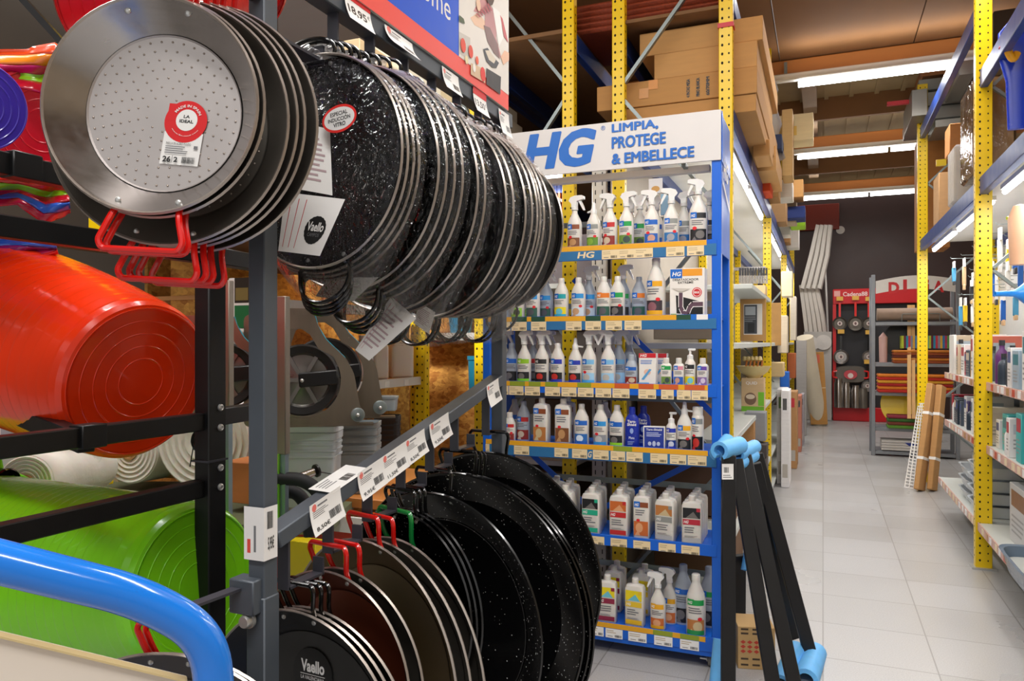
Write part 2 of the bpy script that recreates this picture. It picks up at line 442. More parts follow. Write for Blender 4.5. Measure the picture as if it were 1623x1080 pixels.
# ceiling tube lamps, each in a white batten
def ceiling_lamp(x0, x1, Y, label):
    t = thing('ceiling_lamp', label, 'lamp', ((x0 + x1) / 2, Y, 4.1), 0, 'ceiling tube lamps over the aisle')
    L = x1 - x0
    m = MB(); m.box((0, .0, .13), (L + .5, .09, .07), mat('white_lamp_batten', '#E4DFD6', .5, 0, .02), b=.01)
    for sx in (-L / 2 - .1, L / 2 + .1): m.box((sx, 0, .22), (.03, .03, .14), galv)
    m.build('batten', t)
    n = 2 if L > 1.4 else 1
    for i in range(n):
        m = MB(); a = -L / 2 + L * i / n; m.tube([(a + .02, 0, .05), (a + L / n - .02, 0, .05)], .028, tubelight, 12); m.build('tube', t)
    return t
ceiling_lamp(-.25, 1.15, 8.1, 'nearest lit tube lamp under the ceiling beam over the aisle')
ceiling_lamp(-.35, 2.0, 11.3, 'second lit tube lamp from front, under the middle timber beam')
ceiling_lamp(-.5, 2.0, 14.6, 'farthest lit tube lamp, above the dark brown back wall')

# ================================================================== PAN RACK
RX = -.76
rack = thing('pan_rack', 'dark grey steel rack with paella pans hanging in two tiers', 'rack', (RX, 1.2, 0))
def rl(p): return Vector(p) - Vector((RX, 1.2, 0))
def rbuild(mb, name, **k):
    mb.v = [v - Vector((RX, 1.2, 0)) for v in mb.v]; return mb.build(name, rack, **k)
def rY(px, X=RX): return onX(px, 500, X).y
YN, YF = rY(417), rY(791)
for i, y in enumerate((YN, YF)):
    m = MB(); m.box((RX, y, 1.25), (.03, .03, 2.5), rackgrey, b=.002)
    rbuild(m, 'post')
m = MB(); m.box((RX, YN, .6), (.0335, .0335, 1.16), rackgrey, b=.002); rbuild(m, 'post_sleeve')
m = MB()
m.lathe([(.0001, .014), (.008, .014), (.0095, .011), (.0095, .004), (.012, .004), (.012, 0), (.0001, 0)], zinc, 24, Matrix.Translation((RX - .006, YN - .021, 1.55 - (985 - CY) / F * 1.08)) @ Matrix.Rotation(RAD(90), 4, 'X'))
rbuild(m, 'bolt')
m = MB(); m.bar((RX, YN - .35, 2.122), (RX, YF + .05, 2.122), .034, .036, rackgrey, b=.002); rbuild(m, 'upper_beam')
def lowz(y): return 1.277 + (y - rY(440)) * (1.461 - 1.277) / (rY(783) - rY(440)) - .013
m = MB(); m.bar((RX, YN + .015, lowz(YN)), (RX, YF - .015, lowz(YF)), .036, .026, rackgrey, b=.002); rbuild(m, 'lower_beam')
m = MB(); m.bar((RX, YN, .12), (RX, YF, .12), .03, .03, rackgrey); rbuild(m, 'foot_beam')
# end hook pointing at the viewer near the foot of the near post
e0 = W(385, 930, 1.09); e1 = W(236, 985, .96)
m = MB(); m.box((RX - .012, YN - .018, e0.z - .012), (.045, .03, .05), rackgrey, b=.002)
m.bar(e0, e1, .018, .004, hookgrey); m.box(e1 + V(0, 0, .018), (.018, .004, .045), hookgrey); rbuild(m, 'hook')
# upper hooks: flat bars down from the beam, tail along the row
def hook(px, zt, zb, tail=.1):
    y = rY(px); m = MB()
    m.box((RX, y, (zt + zb) / 2), (.02, .005, zt - zb), hookgrey)
    m.box((RX, y + tail / 2, zb + .002), (.02, tail, .004), hookgrey)
    m.box((RX, y + tail, zb + .014), (.02, .004, .028), hookgrey)
    rbuild(m, 'hook')
up_z = {}
for px, pyb in ((528, 62), (586, 105), (640, 150), (684, 185), (724, 215), (758, 240)):
    z = 1.55 + (CY - pyb) / F * dX(px, RX); up_z[px] = z
    hook(px, 2.104, z - .02)
m = MB(); a = V(RX, YN - .015, 1.55 + (CY - 42) / F * 1.08)
m.box(a + V(0, .075, 0), (.03, .13, .005), hookgrey); m.box(a + V(0, .14, .01), (.03, .005, .03), hookgrey); rbuild(m, 'hook')
m = MB(); m.box((RX, YN - .14, 2.05), (.02, .27, .005), hookgrey); m.box((RX, YN - .275, 2.065), (.02, .005, .03), hookgrey); rbuild(m, 'hook')
for px, pyb in ((450, 935), (520, 877), (582, 827), (635, 782), (681, 747), (720, 715), (770, 690)):
    y = rY(px); hook(px, lowz(y) - .01, 1.55 - (pyb - CY) / F * dX(px, RX), .085)
m = MB(); a = V(RX, YF + .015, 1.55 + (CY - 258) / F * 1.9); m.bar(a, a + V(0, .17, -.0), .022, .03, hookgrey); m.box(a + V(0, .17, .012), (.03, .004, .04), rackgrey); rbuild(m, 'hook')
# header: red strip, blue band with white word, cooking photo
BX = RX + .022
hd = MB(); y1 = onX(806, 170, BX).y; yp = onX(727, 100, BX).y; y0 = YN - .4; zr0 = 2.139; zr1 = 2.178; zt = 2.72
hd.box((BX - .004, (y0 + y1) / 2, (zr0 + zt) / 2), (.006, y1 - y0, zt - zr0), white)
h = rbuild(hd, 'header_board')
D = Decal(flat(rl((BX - .0005, 0, 0)), YA, ZA)); off = -1.2
coral = ink('#F2564C'); bl = ink('#0A55D2')
def O(y): return y
D.rect(y0, zr0, y1, zr1, coral); D.rect(y0, zr1, yp, zt, bl)
D.text('home', onX(655, 20, BX).y, 2.238, onX(714, 20, BX).y - onX(655, 20, BX).y, .05, white, 0)
D.v = D.v
D.build('header_print', h, fix=False)
# the photo on the header: pale kitchen, cook in striped sleeves with a pan, tomatoes
P = Decal(flat(rl((BX, yp, zr1)), YA, ZA)); pw = y1 - yp
P.rect(0, 0, pw, zt - zr1, ink('#E4DED6'))
def pp(px, py): q = onX(px, py, BX); return (q.y - yp, q.z - zr1)
for col, pts in (('#C9C3BA', [(727, 50), (745, 60), (745, 95), (727, 85)]),
                 ('#E9C0A2', [(745, 28), (758, 20), (773, 40), (768, 48), (752, 40)]),
                 ('#C78C8C', [(750, 18), (757, 4), (780, -20), (776, 20), (766, 22)]),
                 ('#B98183', [(768, 22), (778, 10), (788, 28), (786, 60), (795, 95), (780, 70), (768, 50)]),
                 ('#7c5b58', [(766, 40), (776, 44), (788, 70), (792, 94), (782, 84), (772, 66)]),
                 ('#F1EEEA', [(780, 10), (792, 20), (797, 60), (790, 75)]),
                 ('#C24A50', [(792, 24), (796, 30), (805, 68), (798, 58)]),
                 ('#E9B99A', [(793, 90), (799, 80), (806, 84), (806, 96), (797, 103)]),
                 ('#3B3F46', [(765, 78), (772, 76), (783, 92), (790, 100), (786, 108), (779, 107), (770, 97)]),
                 ('#D9CDB8', [(768, 80), (775, 80), (785, 95), (782, 101), (774, 95)]),
                 ('#3f5230', [(727, 24), (734, 30), (736, 38), (727, 34)]),
                 ('#2f2c2e', [(770, 108), (793, 122), (792, 150), (770, 134)]),
                 ('#D8B896', [(745, 100), (768, 110), (768, 132), (745, 118)])):
    P.poly([pp(*q) for q in pts], ink(col))
for px, py, r, c in ((733, 72, .013, '#E2401F'), (745, 82, .012, '#DE3E1C'), (755, 96, .008, '#E8542A'), (764, 118, .014, '#E0281C'), (757, 8, .012, '#e8c2a4'),
                     (738, 95, .008, '#E8D9A8'), (750, 108, .008, '#F3EFE6'), (774, -16, .03, '#4b3328')):
    u, v = pp(px, py); P.ell(u, v, r, r * 1.2, ink(c), 14)
for k in range(6):
    P.poly([pp(752 + k * 3.6, 22 - k * 3.2), pp(754 + k * 3.6, 21 - k * 3.2), pp(760 + k * 3.5, 27 - k * 2.), pp(758.5 + k * 3.5, 28 - k * 2.)], ink('#A8404E'))
P.build('header_photo', h, fix=False, label='cooking photo on the header board')
# tags on the upper beam
def tag_dec(o, wd, ht, name='price_label', big=None, redtop=False, curlamt=.012, price='', shear=0., lab=None):
    uy = V(0, 0, 1); ux = V(0, 1, shear).normalized()
    d = Decal(curl(rl(o), ux, uy, ht, curlamt))
    d.grid(lambda a, b: d.fn(a * wd, b * ht, 0), 2, 6, paper); d.k += 1
    if big:
        d.text(big, wd * .08, ht * .25, wd * .72, ht * .38, black, .03); d.text('€', wd * .84, ht * .5, wd * .1, ht * .16, black)
        if redtop: d.rect(0, ht * .82, wd, ht * 1.18, red); d.rect(wd * .2, ht * .92, wd * .8, ht * 1.06, ink('#F3B6B0'))
    else:
        d.ell(wd * .14, ht * .84, wd * .07, wd * .07, ink('#E8786F'), 12); d.rect(wd * .24, ht * .81, wd * .55, ht * .87, grey)
        d.bars(wd * .08, ht * .5, wd * .6, ht * .74, grey, 4)
        d.barcode(wd * .55, ht * .2, wd * .93, ht * .45, black)
        if price: d.text(price, wd * .1, ht * .08, wd * .42, ht * .15, black, .02)
    return d.build(name, rack, fix=False, **({'label': lab} if lab else {}))
FX = RX + .0185
def beam_tag(px0, px1, zt_, ht, **k):
    a = onX(px0, 300, FX).y; b = onX(px1, 300, FX).y
    return tag_dec((FX, a, zt_ - ht), b - a, ht, **k)
beam_tag(545, 586, 2.139, .046, big='18,95', redtop=True, lab='white price tag reading 18,95')
beam_tag(609, 653, 2.133, .036, curlamt=.02)
beam_tag(700, 726, 2.133, .046)
beam_tag(749, 770, 2.131, .05, big='13,50', redtop=True, lab='white price tag reading 13,50')
beam_tag(790, 806, 2.130, .062)
sl = (1.461 - 1.277) / (rY(783) - rY(440))
for px0, px1, pr, ht in ((490, 540, '8,50€', .048), (566, 607, '9,95€', .047), (604, 642, '11,50€', .046), (641, 673, '8,50€', .045), (680, 711, '9,50€', .047), (771, 790, '', .052)):
    a = onX(px0, 300, FX).y; b = onX(px1, 300, FX).y
    tag_dec((FX, a, lowz(a) + .018 - ht), b - a, ht, price=pr, shear=sl)
a = rY(512); b = rY(572); d = Decal(flat(rl((RX + .02, a, lowz(a) + .0135)), V(0, 1, sl), V(-1, 0, .06)))
d.rect(0, 0, b - a, .05, paper); d.bars(.01, .02, .05, .045, grey, 4); d.barcode(.05, .008, .08, .025, black); d.build('price_label', rack, fix=False)
# label on the near post
d = Decal(lambda u, v, k: rl((RX + .0155 + k * Decal.STEP + (0 if u > 0 else -u * .7), YN - .018 + u, v + 1.55 - (888 - CY) / F * 1.09)))
d.fn = (lambda f: f)(d.fn)
def postfn(u, v, k):      # wraps round the post's corner
    z = 1.55 - (887 - CY) / F * 1.09 + v
    if u < .018: return rl((RX - .018 + u * 2, YN - .0195 - k * Decal.STEP, z))
    return rl((RX + .0185 + k * Decal.STEP, YN - .0195 + (u - .018) * 1.6, z))
d = Decal(postfn); d.rect(0, 0, .018, .077, paper); d.k = 0; d.rect(.018, 0, .036, .077, paper)
d.rect(.003, .01, .006, .03, ink('#E04A40')); d.rect(.009, .012, .011, .05, grey); d.barcode(.022, .045, .03, .07, black)
d.text('5,95€', .023, .012, .008, .022, black, .02); d.build('price_label', rack, fix=False, label='white label wrapped round the near post')

# ================================================================== PANS
T90 = Matrix.Rotation(RAD(-90), 4, 'X')           # lathe axis z -> local +y (away from the viewer)
def yaw_for(ratio, px):
    u = (px - CX) / F; best = min((abs(math.cos(t) + u * math.sin(t) - ratio), t) for t in [k * .01 for k in range(-40, 110)])
    return best[1]
def loop(mb, R, sg, w, out, r, m):
    pts = [(-w * .34, .016, sg * (R - .014))] + [(-w * .5 * math.cos(math.pi * k / 14), .006 - .012 * math.sin(math.pi * k / 14), sg * (R + .004 + out * (math.sin(math.pi * k / 14) ** .7))) for k in range(15)] + [(w * .34, .016, sg * (R - .014))]
    mb.tube(pts, r, m, 8)
def handle(mb, R, sg, w, out, r, m, rad, dy=0.):
    pts = [(-w * .36, .016, sg * (R - .014)), (-w * .40, .004 + dy, sg * (R + .006)), (-w * .5, -.004 + dy, sg * (R + out * .8)), (-w * .45, -.004 + dy, sg * (R + out)),
           (w * .45, -.004 + dy, sg * (R + out)), (w * .5, -.004 + dy, sg * (R + out * .8)), (w * .40, .004 + dy, sg * (R + .006)), (w * .36, .016, sg * (R - .014))]
    mb.tube(rpath(pts, rad, 5), r, m, 8)
def pan(px, py, Rpx, ratio, d, label, mats, hmat, hs, dep=.042, kb=.77, group=None, rim=None, dimple=0, name='paella_pan', roll=0.):
    c = W(px, py, d); R = Rpx * d / F; th = yaw_for(ratio, px)
    t = thing(name, label, 'pan', c, YAW - th, group)
    t.rotation_euler.y = roll
    wall, base, outer = mats; rim = rim or rim_steel; Rb = R * kb
    m = MB()
    m.lathe([(Rb * .985, dep), (Rb * 1.01, dep - .003), (R * .985, .004), (R, .0005), (R + .0022, -.0018), (R + .0046, .0008), (R + .0026, .0040), (R * .988, .006), (Rb * 1.02, dep - .001), (Rb * .985, dep + .0015), (.0002, dep + .0015)],
            wall, 72, T90, [wall, wall, wall, rim, rim, rim, outer, outer, outer, outer])
    m.build('body', t)
    m = MB(); m.lathe([(.0002, dep - .0008), (Rb * .5, dep - .0004), (Rb * .97, dep - .0001), (Rb * .99, dep - .0022)], base, 72, T90)
    if dimple:
        for ring in range(2, 9):
            n = ring * 5
            for k in range(n):
                a = 2 * math.pi * (k + .3 * ring) / n; r = Rb * ring / 8.8
                m.lathe([(.0002, dep - .0018), (.0011, dep - .0012), (.0016, dep - .0004)], rim_steel, 6, T90 @ Matrix.Translation((r * math.cos(a), r * math.sin(a), 0)))
    bs = m.build('base', t)
    w, out, r, rad = hs
    for sg in (1, -1):
        m = MB()
        if rad == 'loop': loop(m, R, sg, w, out if sg < 0 else out * .4, r, hmat)
        else: handle(m, R, sg, w, out, r, hmat, rad)
        m.build('handle', t)
        m = MB()
        for sx in (-1, 1): m.sphere((sx * w * .36, .010, sg * (R - .014)), .0042, zinc, 10, None, (1, .5, 1))
        m.build('rivets', t)
    return t, R, Rb, dep, bs
RED = (.105, .048, .0042, .022)
g1 = 'polished steel paella pans on the end hook'
lab1 = ['small polished steel paella pan in front, with a red round La Ideal sticker', 'small steel paella pan nested right behind the one with the sticker',
        'frontmost of the four larger steel paella pans with red handles', 'second of the four larger steel paella pans on the end hook',
        'third of the four larger steel paella pans on the end hook', 'rearmost larger steel paella pan on the end hook, touching the bagged pans']
lab1[0] = 'small polished steel paella pan in front, with a red and white sticker'
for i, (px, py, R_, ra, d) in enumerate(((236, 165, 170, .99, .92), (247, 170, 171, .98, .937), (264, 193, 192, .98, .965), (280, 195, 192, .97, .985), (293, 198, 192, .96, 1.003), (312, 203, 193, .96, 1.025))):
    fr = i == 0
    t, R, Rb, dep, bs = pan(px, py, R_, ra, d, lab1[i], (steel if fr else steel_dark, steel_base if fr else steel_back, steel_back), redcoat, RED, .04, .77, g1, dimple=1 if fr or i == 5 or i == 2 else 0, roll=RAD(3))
    if fr:
        d_ = Decal(flat((0, dep - .0009, 0), V(1, 0, -.0), V(0, 0, 1)))   # front face looks to local -y
        n0 = dep - .002
        d_.fn = lambda u, v, k: Vector((u, n0 - k * .00015, v))
        s = .92 / F
        ca, sa = math.cos(RAD(7)), math.sin(RAD(7))
        cx, cz = (271 - 236) * s, -(195 - 165) * s
        d_.fn = lambda u, v, k: Vector((cx + u * ca + v * sa, n0 - k * .00015, cz - u * sa * .3 + v * ca))
        d_.poly([(-.025, .0), (.025, .0), (.025, -.042), (-.025, -.042)], paper)
        d_.ell(.0, .014, .0275, .027, red, 40); d_.rect(-.0245, .014, -.01, .036, red); d_.ell(.001, .016, .0138, .0138, paper, 32)
        d_.text('LA', -.0035, .0185, .008, .004, black, .03); d_.text('IDEAL', -.008, .0125, .018, .004, black, .03)
        d_.text('MADE IN SPAIN', 0, 0, 1, .0035, paper, .02, arc=(.001, .016, .0165, RAD(150), RAD(25)))
        d_.text('www.garcima.com', 0, 0, 1, .002, paper, 0, arc=(.001, .016, .0195, RAD(215), RAD(325)))
        d_.text('PAELLA DE ACERO PULIDO', -.02, -.0165, .032, .003, black, .0)
        d_.bars(-.02, -.0285, .012, -.0175, grey, 4); d_.rect(.0165, -.0205, .0215, -.0165, grey)
        d_.text('26', -.021, -.0395, .0105, .0078, black, .03); d_.rect(-.009, -.0395, -.0085, -.0305, black); d_.text('2', -.0065, -.039, .005, .0068, black, .03); d_.barcode(.004, -.0395, .021, -.0315, black, 18)
        d_.build('sticker', t, fix=False, label='red and white maker sticker with the size 26')
# pans of the upper tier, each in a clear bag
def bag_mesh(seed):
    def fn(a, b):
        an = 2 * math.pi * a; t = b
        top = max(0, math.sin(an)) ** 6
        bot = max(0, -math.sin(an)) ** 5
        r = t * (1.04 + .06 * top * t + .27 * bot * t)
        x, z = r * math.cos(an) * (1 - .45 * top * max(0, t - .75) / .25 * .8), r * math.sin(an)
        nn = noise.fractal(Vector((x * 3.1 + seed * 7, z * 3.1, seed)), 1, 2, 4) * .035 + noise.noise(Vector((an * 4, t * 3, seed + 5))) * .03 * t
        y = -.045 - abs(nn) + (.18 * max(0, (t - .9) / .1) ** 1.5 if t > .9 else 0) + top * t * .05 + bot * t * .12
        return Vector((x, y, z))
    m = MB(); m.grid(fn, 60, 16, film); return m
bags = []; necks = []; crumple = film_mat('crumpled_bag_film', .3, '#FFFFFF', .3, .5)
ups = [(626, 490, 248, 178), (635, 498, 254, 180), (644, 505, 258, 182), (652, 512, 263, 183), (683, 543, 275, 187), (695, 555, 280, 188), (707, 566, 285, 189), (720, 578, 290, 190), (744, 605, 308, 188), (755, 616, 314, 186),
       (791, 665, 335, 170), (802, 677, 338, 168), (822, 703, 343, 160), (833, 717, 346, 157), (841, 727, 348, 155), (846, 733, 350, 153), (852, 740, 351, 151), (863, 752, 358, 146), (885, 792, 366, 122)]
ordn = ['frontmost', 'second', 'third', 'fourth', 'fifth', 'sixth', 'seventh', 'eighth', 'ninth', 'tenth', 'eleventh', 'twelfth', 'thirteenth', 'fourteenth', 'fifteenth', 'sixteenth', 'seventeenth', 'eighteenth', 'nineteenth']
for i, (ex, cx, cy, R_) in enumerate(ups):
    q_ = (ex - cx) / R_; R_ = R_ * .935; cx = ex - q_ * R_; cy += 8
    last = i == len(ups) - 1
    lb = 'black enamel pan in a clear bag, with a red oval induction sticker' if i == 0 else ('last bare rimmed black pan at the far end of the bagged row' if last else 'black enamel pan in a clear bag, %s from front of upper row' % ordn[i])
    t, R, Rb, dep, bs = pan(cx, cy, R_, (ex - cx) / R_, dX(cx, RX), lb, (enamel_far if i not in (10, 18) else nonstick, enamel_far if i not in (10, 18) else nonstick, enamel_far), blackwire, (.105, .056, .0034, 'loop'), .04, .8, 'bagged enamel pans of the upper row', name='bagged_pan', roll=RAD((-5, -3, 2, 5, -2)[i // 4] + (i % 4) * 2.5))
    if not last:
        if len(bags) < 4: o = bag_mesh(i).build('plastic_bag', t, ang=70); bags.append(o)
        else: o = bags[i % 4].copy(); COL.objects.link(o); o.parent = t
        o.scale = (R, R * .55, R); o['label'] = 'clear crinkled bag'
        if i % 2 == 0:
            if len(necks) < 3:
                m = MB(); sd = i * 1.7
                def nf(a, b, sd=sd):
                    an = 2 * math.pi * a; r_ = .035 + .035 * b + .03 * noise.noise(Vector((math.cos(an) * 2.2 + sd, math.sin(an) * 2.2, b * 3)))
                    return Vector((r_ * 1.5 * math.cos(an) - .03 * (1 - b), r_ * .6 * math.sin(an) + .02, .93 + .2 * (1 - b) + .03 * noise.noise(Vector((a * 9, b * 5, sd)))))
                m.grid(nf, 26, 8, crumple); o = m.build('bag_neck', t, ang=25); necks.append(o)
            else: o = necks[(i // 2) % 3].copy(); COL.objects.link(o); o.parent = t
            o.scale = (R * 3.2, R * 2.2, R); o['label'] = 'crumpled bag top'
    if i == 0:
        s = dX(cx, RX) / F
        d_ = Decal(None); q = (558 - cx) * s / .80, -(210 - cy) * s
        d_.fn = lambda u, v, k: Vector((q[0] + u, -.024 - k * .00015, q[1] + v))
        d_.ell(0, 0, .034, .0215, ink('#E5322D'), 36); d_.ell(0, 0, .030, .0175, paper, 36)
        for j, (tx, wd) in enumerate((('ESPECIAL', .034), ('INDUCCIÓN', .044), ('VITRO', .024))):
            d_.text(tx, -wd / 2, .0048 - j * .0085, wd, .0064 + (.0012 if j == 1 else 0), black, .02)
        d_.build('sticker', t, fix=False, label='red rimmed oval sticker reading ESPECIAL INDUCCIÓN VITRO')
# printed leaflets in and under the bags
def leaflet(pts, d, label, logo=None, redl=0):
    c = [W(x, y, d + e) for (x, y, e) in pts]        # bottom-left, bottom-right, top-right, top-left
    m = Decal(None)
    def fn(u, v, k):
        p = (c[0] * (1 - u) + c[1] * u) * (1 - v) + (c[3] * (1 - u) + c[2] * u) * v
        n = (c[1] - c[0]).cross(c[3] - c[0]).normalized()
        if n.y > 0: n = -n
        return p + n * (.0002 + k * .00025 + .0004 * math.sin(u * 3.1) * math.sin(v * 2.2))
    m.fn = fn; m.grid(lambda a, b: fn(a, b, 0), 6, 6, paper); m.k = 1
    for k in range(redl):
        x = .08 + k * .13
        m.poly([(x, .08), (x + .012, .08), (x + .05, .92), (x + .038, .92)], ink('#C8303A')); m.k -= 1
    m.k += 1
    if logo:
        m.ell(.68, .42, .2, .24, black, 40, .03)
        m.text('Vaello', .52, .40, .32, .16, paper, .02); m.text('CAMPOS', .56, .31, .24, .06, grey, 0)
    else: m.bars(.1, .15, .85, .85, ink('#B9A0A4'), 9)
    o = m.build('leaflet', fix=False); return tag(o, label, 'leaflet', 'printed leaflets hanging with the bagged pans')
leaflet(((441, 398, 0), (507, 406, 0), (547, 316, 0), (452, 305, 0)), 1.16, 'white leaflet with a round black badge beside the near rack post', 1, 3)
leaflet(((472, 300, 0), (527, 310, 0), (523, 205, 0), (478, 195, 0)), 1.19, 'white instruction leaflet tucked behind the last big steel pan')
leaflet(((563, 555, 0), (585, 572, 0), (660, 505, 0), (620, 470, 0)), 1.34, 'pinkish leaflet hanging at the lowest wire handles of the bagged row', None, 2)
leaflet(((655, 512, 0), (680, 530, 0), (690, 495, 0), (665, 480, 0)), 1.5, 'blank white tag at the bottom middle of the bagged row')
leaflet(((798, 470, 0), (812, 500, 0), (828, 450, 0), (812, 445, 0)), 1.86, 'white tag under the last bagged pans before the cleaning display')
leaflet(((500, 470, 0), (560, 478, 0), (600, 440, 0), (520, 440, 0)), 1.27, 'white leaflet showing through the bag wrinkles under the front bagged pans', None, 2)
# lower tier
BLK = (.085, .048, .0036, .03); RD = (.085, .05, .0044, .022)
lower = [  # cx, cy, R, rh, mats, handle, spec, label, group
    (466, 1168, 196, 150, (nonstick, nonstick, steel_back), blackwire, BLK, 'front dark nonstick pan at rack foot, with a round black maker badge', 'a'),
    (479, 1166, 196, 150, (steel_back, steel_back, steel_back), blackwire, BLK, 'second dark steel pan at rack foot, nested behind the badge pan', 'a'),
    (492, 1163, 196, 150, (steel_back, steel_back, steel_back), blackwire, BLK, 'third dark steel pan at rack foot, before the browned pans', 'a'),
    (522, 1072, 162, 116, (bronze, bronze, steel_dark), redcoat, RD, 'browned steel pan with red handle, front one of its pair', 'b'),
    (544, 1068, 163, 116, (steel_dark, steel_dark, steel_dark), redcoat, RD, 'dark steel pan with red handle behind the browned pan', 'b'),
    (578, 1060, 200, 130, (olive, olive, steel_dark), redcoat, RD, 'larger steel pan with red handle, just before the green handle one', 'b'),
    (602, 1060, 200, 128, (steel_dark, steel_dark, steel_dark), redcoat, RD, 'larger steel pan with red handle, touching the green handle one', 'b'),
    (628, 1055, 198, 124, (steel_dark, steel_dark, steel_dark), greencoat, (.10, .06, .0048, .03), 'steel paella pan with the only green handle', 'b'),
    (636, 962, 148, 101, (enamel, enamel, enamel), blackwire, BLK, 'smallest black speckled pan, front one of its three', 'c'),
    (645, 960, 149, 101, (enamel, enamel, enamel), blackwire, BLK, 'smallest black speckled pan, middle one of its three', 'c'),
    (653, 958, 149, 101, (enamel, enamel, enamel), blackwire, BLK, 'smallest black speckled pan, rear one of its three', 'c'),
    (689, 984, 200, 152, (enamel, enamel, enamel), blackwire, (.1, .055, .0036, .035), 'large black speckled pan hanging in the middle of lower tier', 'c'),
    (727, 965, 213, 180, (enamel, enamel, enamel), blackwire, (.1, .055, .0036, .035), 'front one of three big black speckled pans at far end', 'c'),
    (735, 966, 213, 181, (enamel, enamel, enamel), blackwire, (.1, .055, .0036, .035), 'middle one of three big black speckled pans at far end', 'c'),
    (742, 967, 213, 181, (enamel, enamel, enamel), blackwire, (.1, .055, .0036, .035), 'rear one of three big black speckled pans at far end', 'c'),
    (776, 905, 186, 162, (enamel, enamel, enamel), blackwire, (.11, .055, .0042, .035), 'last and highest black speckled pan, next to the cleaning display', 'c')]
gl_ = {'a': 'dark pans at the foot of the rack', 'b': 'coloured handle steel pans of the lower tier', 'c': 'black speckled pans of the lower tier'}
for i, (cx, cy, R_, rh, ms, hm, hs, lb, g) in enumerate(lower):
    t, R, Rb, dep, bs = pan(cx, cy, R_, rh / R_, dX(cx, RX), lb, ms, hm, hs, .042, .78, gl_[g], rim=None if g != 'c' else blackwire, dimple=0)
    if g == 'c':
        pass
    if i == 0:
        s = dX(cx, RX) / F; d_ = Decal(None); q = (468 - cx) * s, -(1083 - cy) * s
        d_.fn = lambda u, v, k: Vector((q[0] + u, dep - .0018 - k * .00015, q[1] + v))
        d_.ell(0, 0, .039, .039, black, 64, .035)
        d_.text('Vaello', -.024, .0, .048, .020, paper, .035); d_.rect(-.025, -.004, .025, -.003, paper); d_.text('LA VALENCIANA', -.024, -.012, .048, .006, paper, .01)
        d_.build('badge', t, fix=False, label='round black scalloped badge reading Vaello')
# pans on the low end hook, seen by their red handles
for i, dx in enumerate((0, 12)):
    t, *_ = pan(262 + dx, 1290, 250, .95, 1.0 + i * .02, ['steel pan on the low end hook, its red handle beside the blue cart', 'steel pan right behind on the low end hook, second red handle'][i], (steel_dark, steel_back, steel_back), redcoat, (.075, .045, .0042, .03), .04, .78, 'red handled pans on the low end hook')
# ================================================================== CLEANING DISPLAY
DX0, DX1, DY0, DY1 = -1.676, -.442, 3.638, 3.99
disp = thing('display_stand', 'blue steel display stand full of cleaning products beside the aisle', 'display stand', ((DX0 + DX1) / 2, DY0, 0))
DO = disp.location.copy()
def db(mb, name, parent=None, **k):
    mb.v = [v - DO for v in mb.v]; return mb.build(name, parent or disp, **k)
for x in (DX0 + .022, DX1 - .022):
    for y in (DY0 + .02, DY1 - .02):
        m = MB(); m.box((x, y, 1.3), (.044, .04, 2.4), hgblue, b=.003); db(m, 'upright')
side = MB(); side.box((DX1 - .002, (DY0 + DY1) / 2, 2.30), (.006, DY1 - DY0 - .02, .66), hgblue); side.prism([(DY0, 2.64), (DY0, 2.40), (DY1 - .02, 2.38), (DY1 - .02, 2.52)], .004, hgblue, Matrix(((0, 0, 1, DX1 + .001), (1, 0, 0, 0), (0, 1, 0, 0), (0, 0, 0, 1))))
sp = db(side, 'side_panel')
d = Decal(flat((DX1 + .0055, 0, 0), YA, ZA)); d.v = []
d.text('HG', DY0 + .04, 2.33, .18, .10, white, .02, .2); d.poly([(DY0 + .02, 2.30), (DY0 + .3, 2.20), (DY0 + .3, 2.22), (DY0 + .02, 2.32)], white)
d.poly([(DY0, .50), (DY0 + .03, .62), (DY0 + .03, .65), (DY0, .53)], white); d.poly([(DY0, .40), (DY0 + .03, .52), (DY0 + .03, .55), (DY0, .43)], white)
db(d, 'lettering', sp, fix=False)
m = MB(); m.box((DX1 + .0005, DY0 + .012, 1.2), (.002, .003, 2.2), white); db(m, 'edge_strip')
for z in (.35, .8, 1.25, 1.75, 2.2):
    m = MB(); m.box(((DX0 + DX1) / 2, DY1 - .012, z), (DX1 - DX0 - .09, .006, .03), galv); db(m, 'rear_rail')
for a, b in (((DX0 + .05, DY1 - .02, .35), (DX1 - .05, DY1 - .02, 1.0)), ((DX1 - .05, DY1 - .02, 1.15), (DX0 + .4, DY1 - .02, 1.9)), ((DX0 + .05, DY1 - .02, 1.0), (DX0 + .6, DY1 - .02, .55))):
    m = MB(); m.bar(a, b, .03, .004, hgblue, YA); db(m, 'brace')
# header sign
SY = DY0 - .004
sg = MB(); sg.box(((DX0 + DX1) / 2, SY, 2.526), (DX1 - DX0, .01, .236), mat('pale_grey_sign_panel', '#CFCBC8', .45, 0, .02, 10), b=.001)
sgn = db(sg, 'header_sign')
def sx(px, py=220): return onY(px, py, SY).x
def sz(px, py): return onY(px, py, SY).z
d = Decal(flat((0, SY - .0055, 0), XA, ZA)); blu = ink('#0F62B8')
H0, H1 = sx(829), sx(948)
zb, zt_ = sz(880, 268), sz(905, 206)
wd = (H1 - H0)
d.text('HG', H0, zb, wd * .9, zt_ - zb, blu, .03, .22, heavy=.006)
d.text('®', sx(953), sz(957, 207), .022, .022, blu)
x0 = sx(970)
for tx, pr, yt, yb_ in (('LIMPIA,', 1044, 193.2, 209), ('PROTEGE', 1056, 213.5, 232.5), ('& EMBELLECE', 1101, 238, 255.5)):
    pm = (970 + pr) / 2
    d.text(tx, x0, sz(pm, yb_), sx(pr) - x0, sz(pm, yt) - sz(pm, yb_), blu, .0, heavy=.0028)
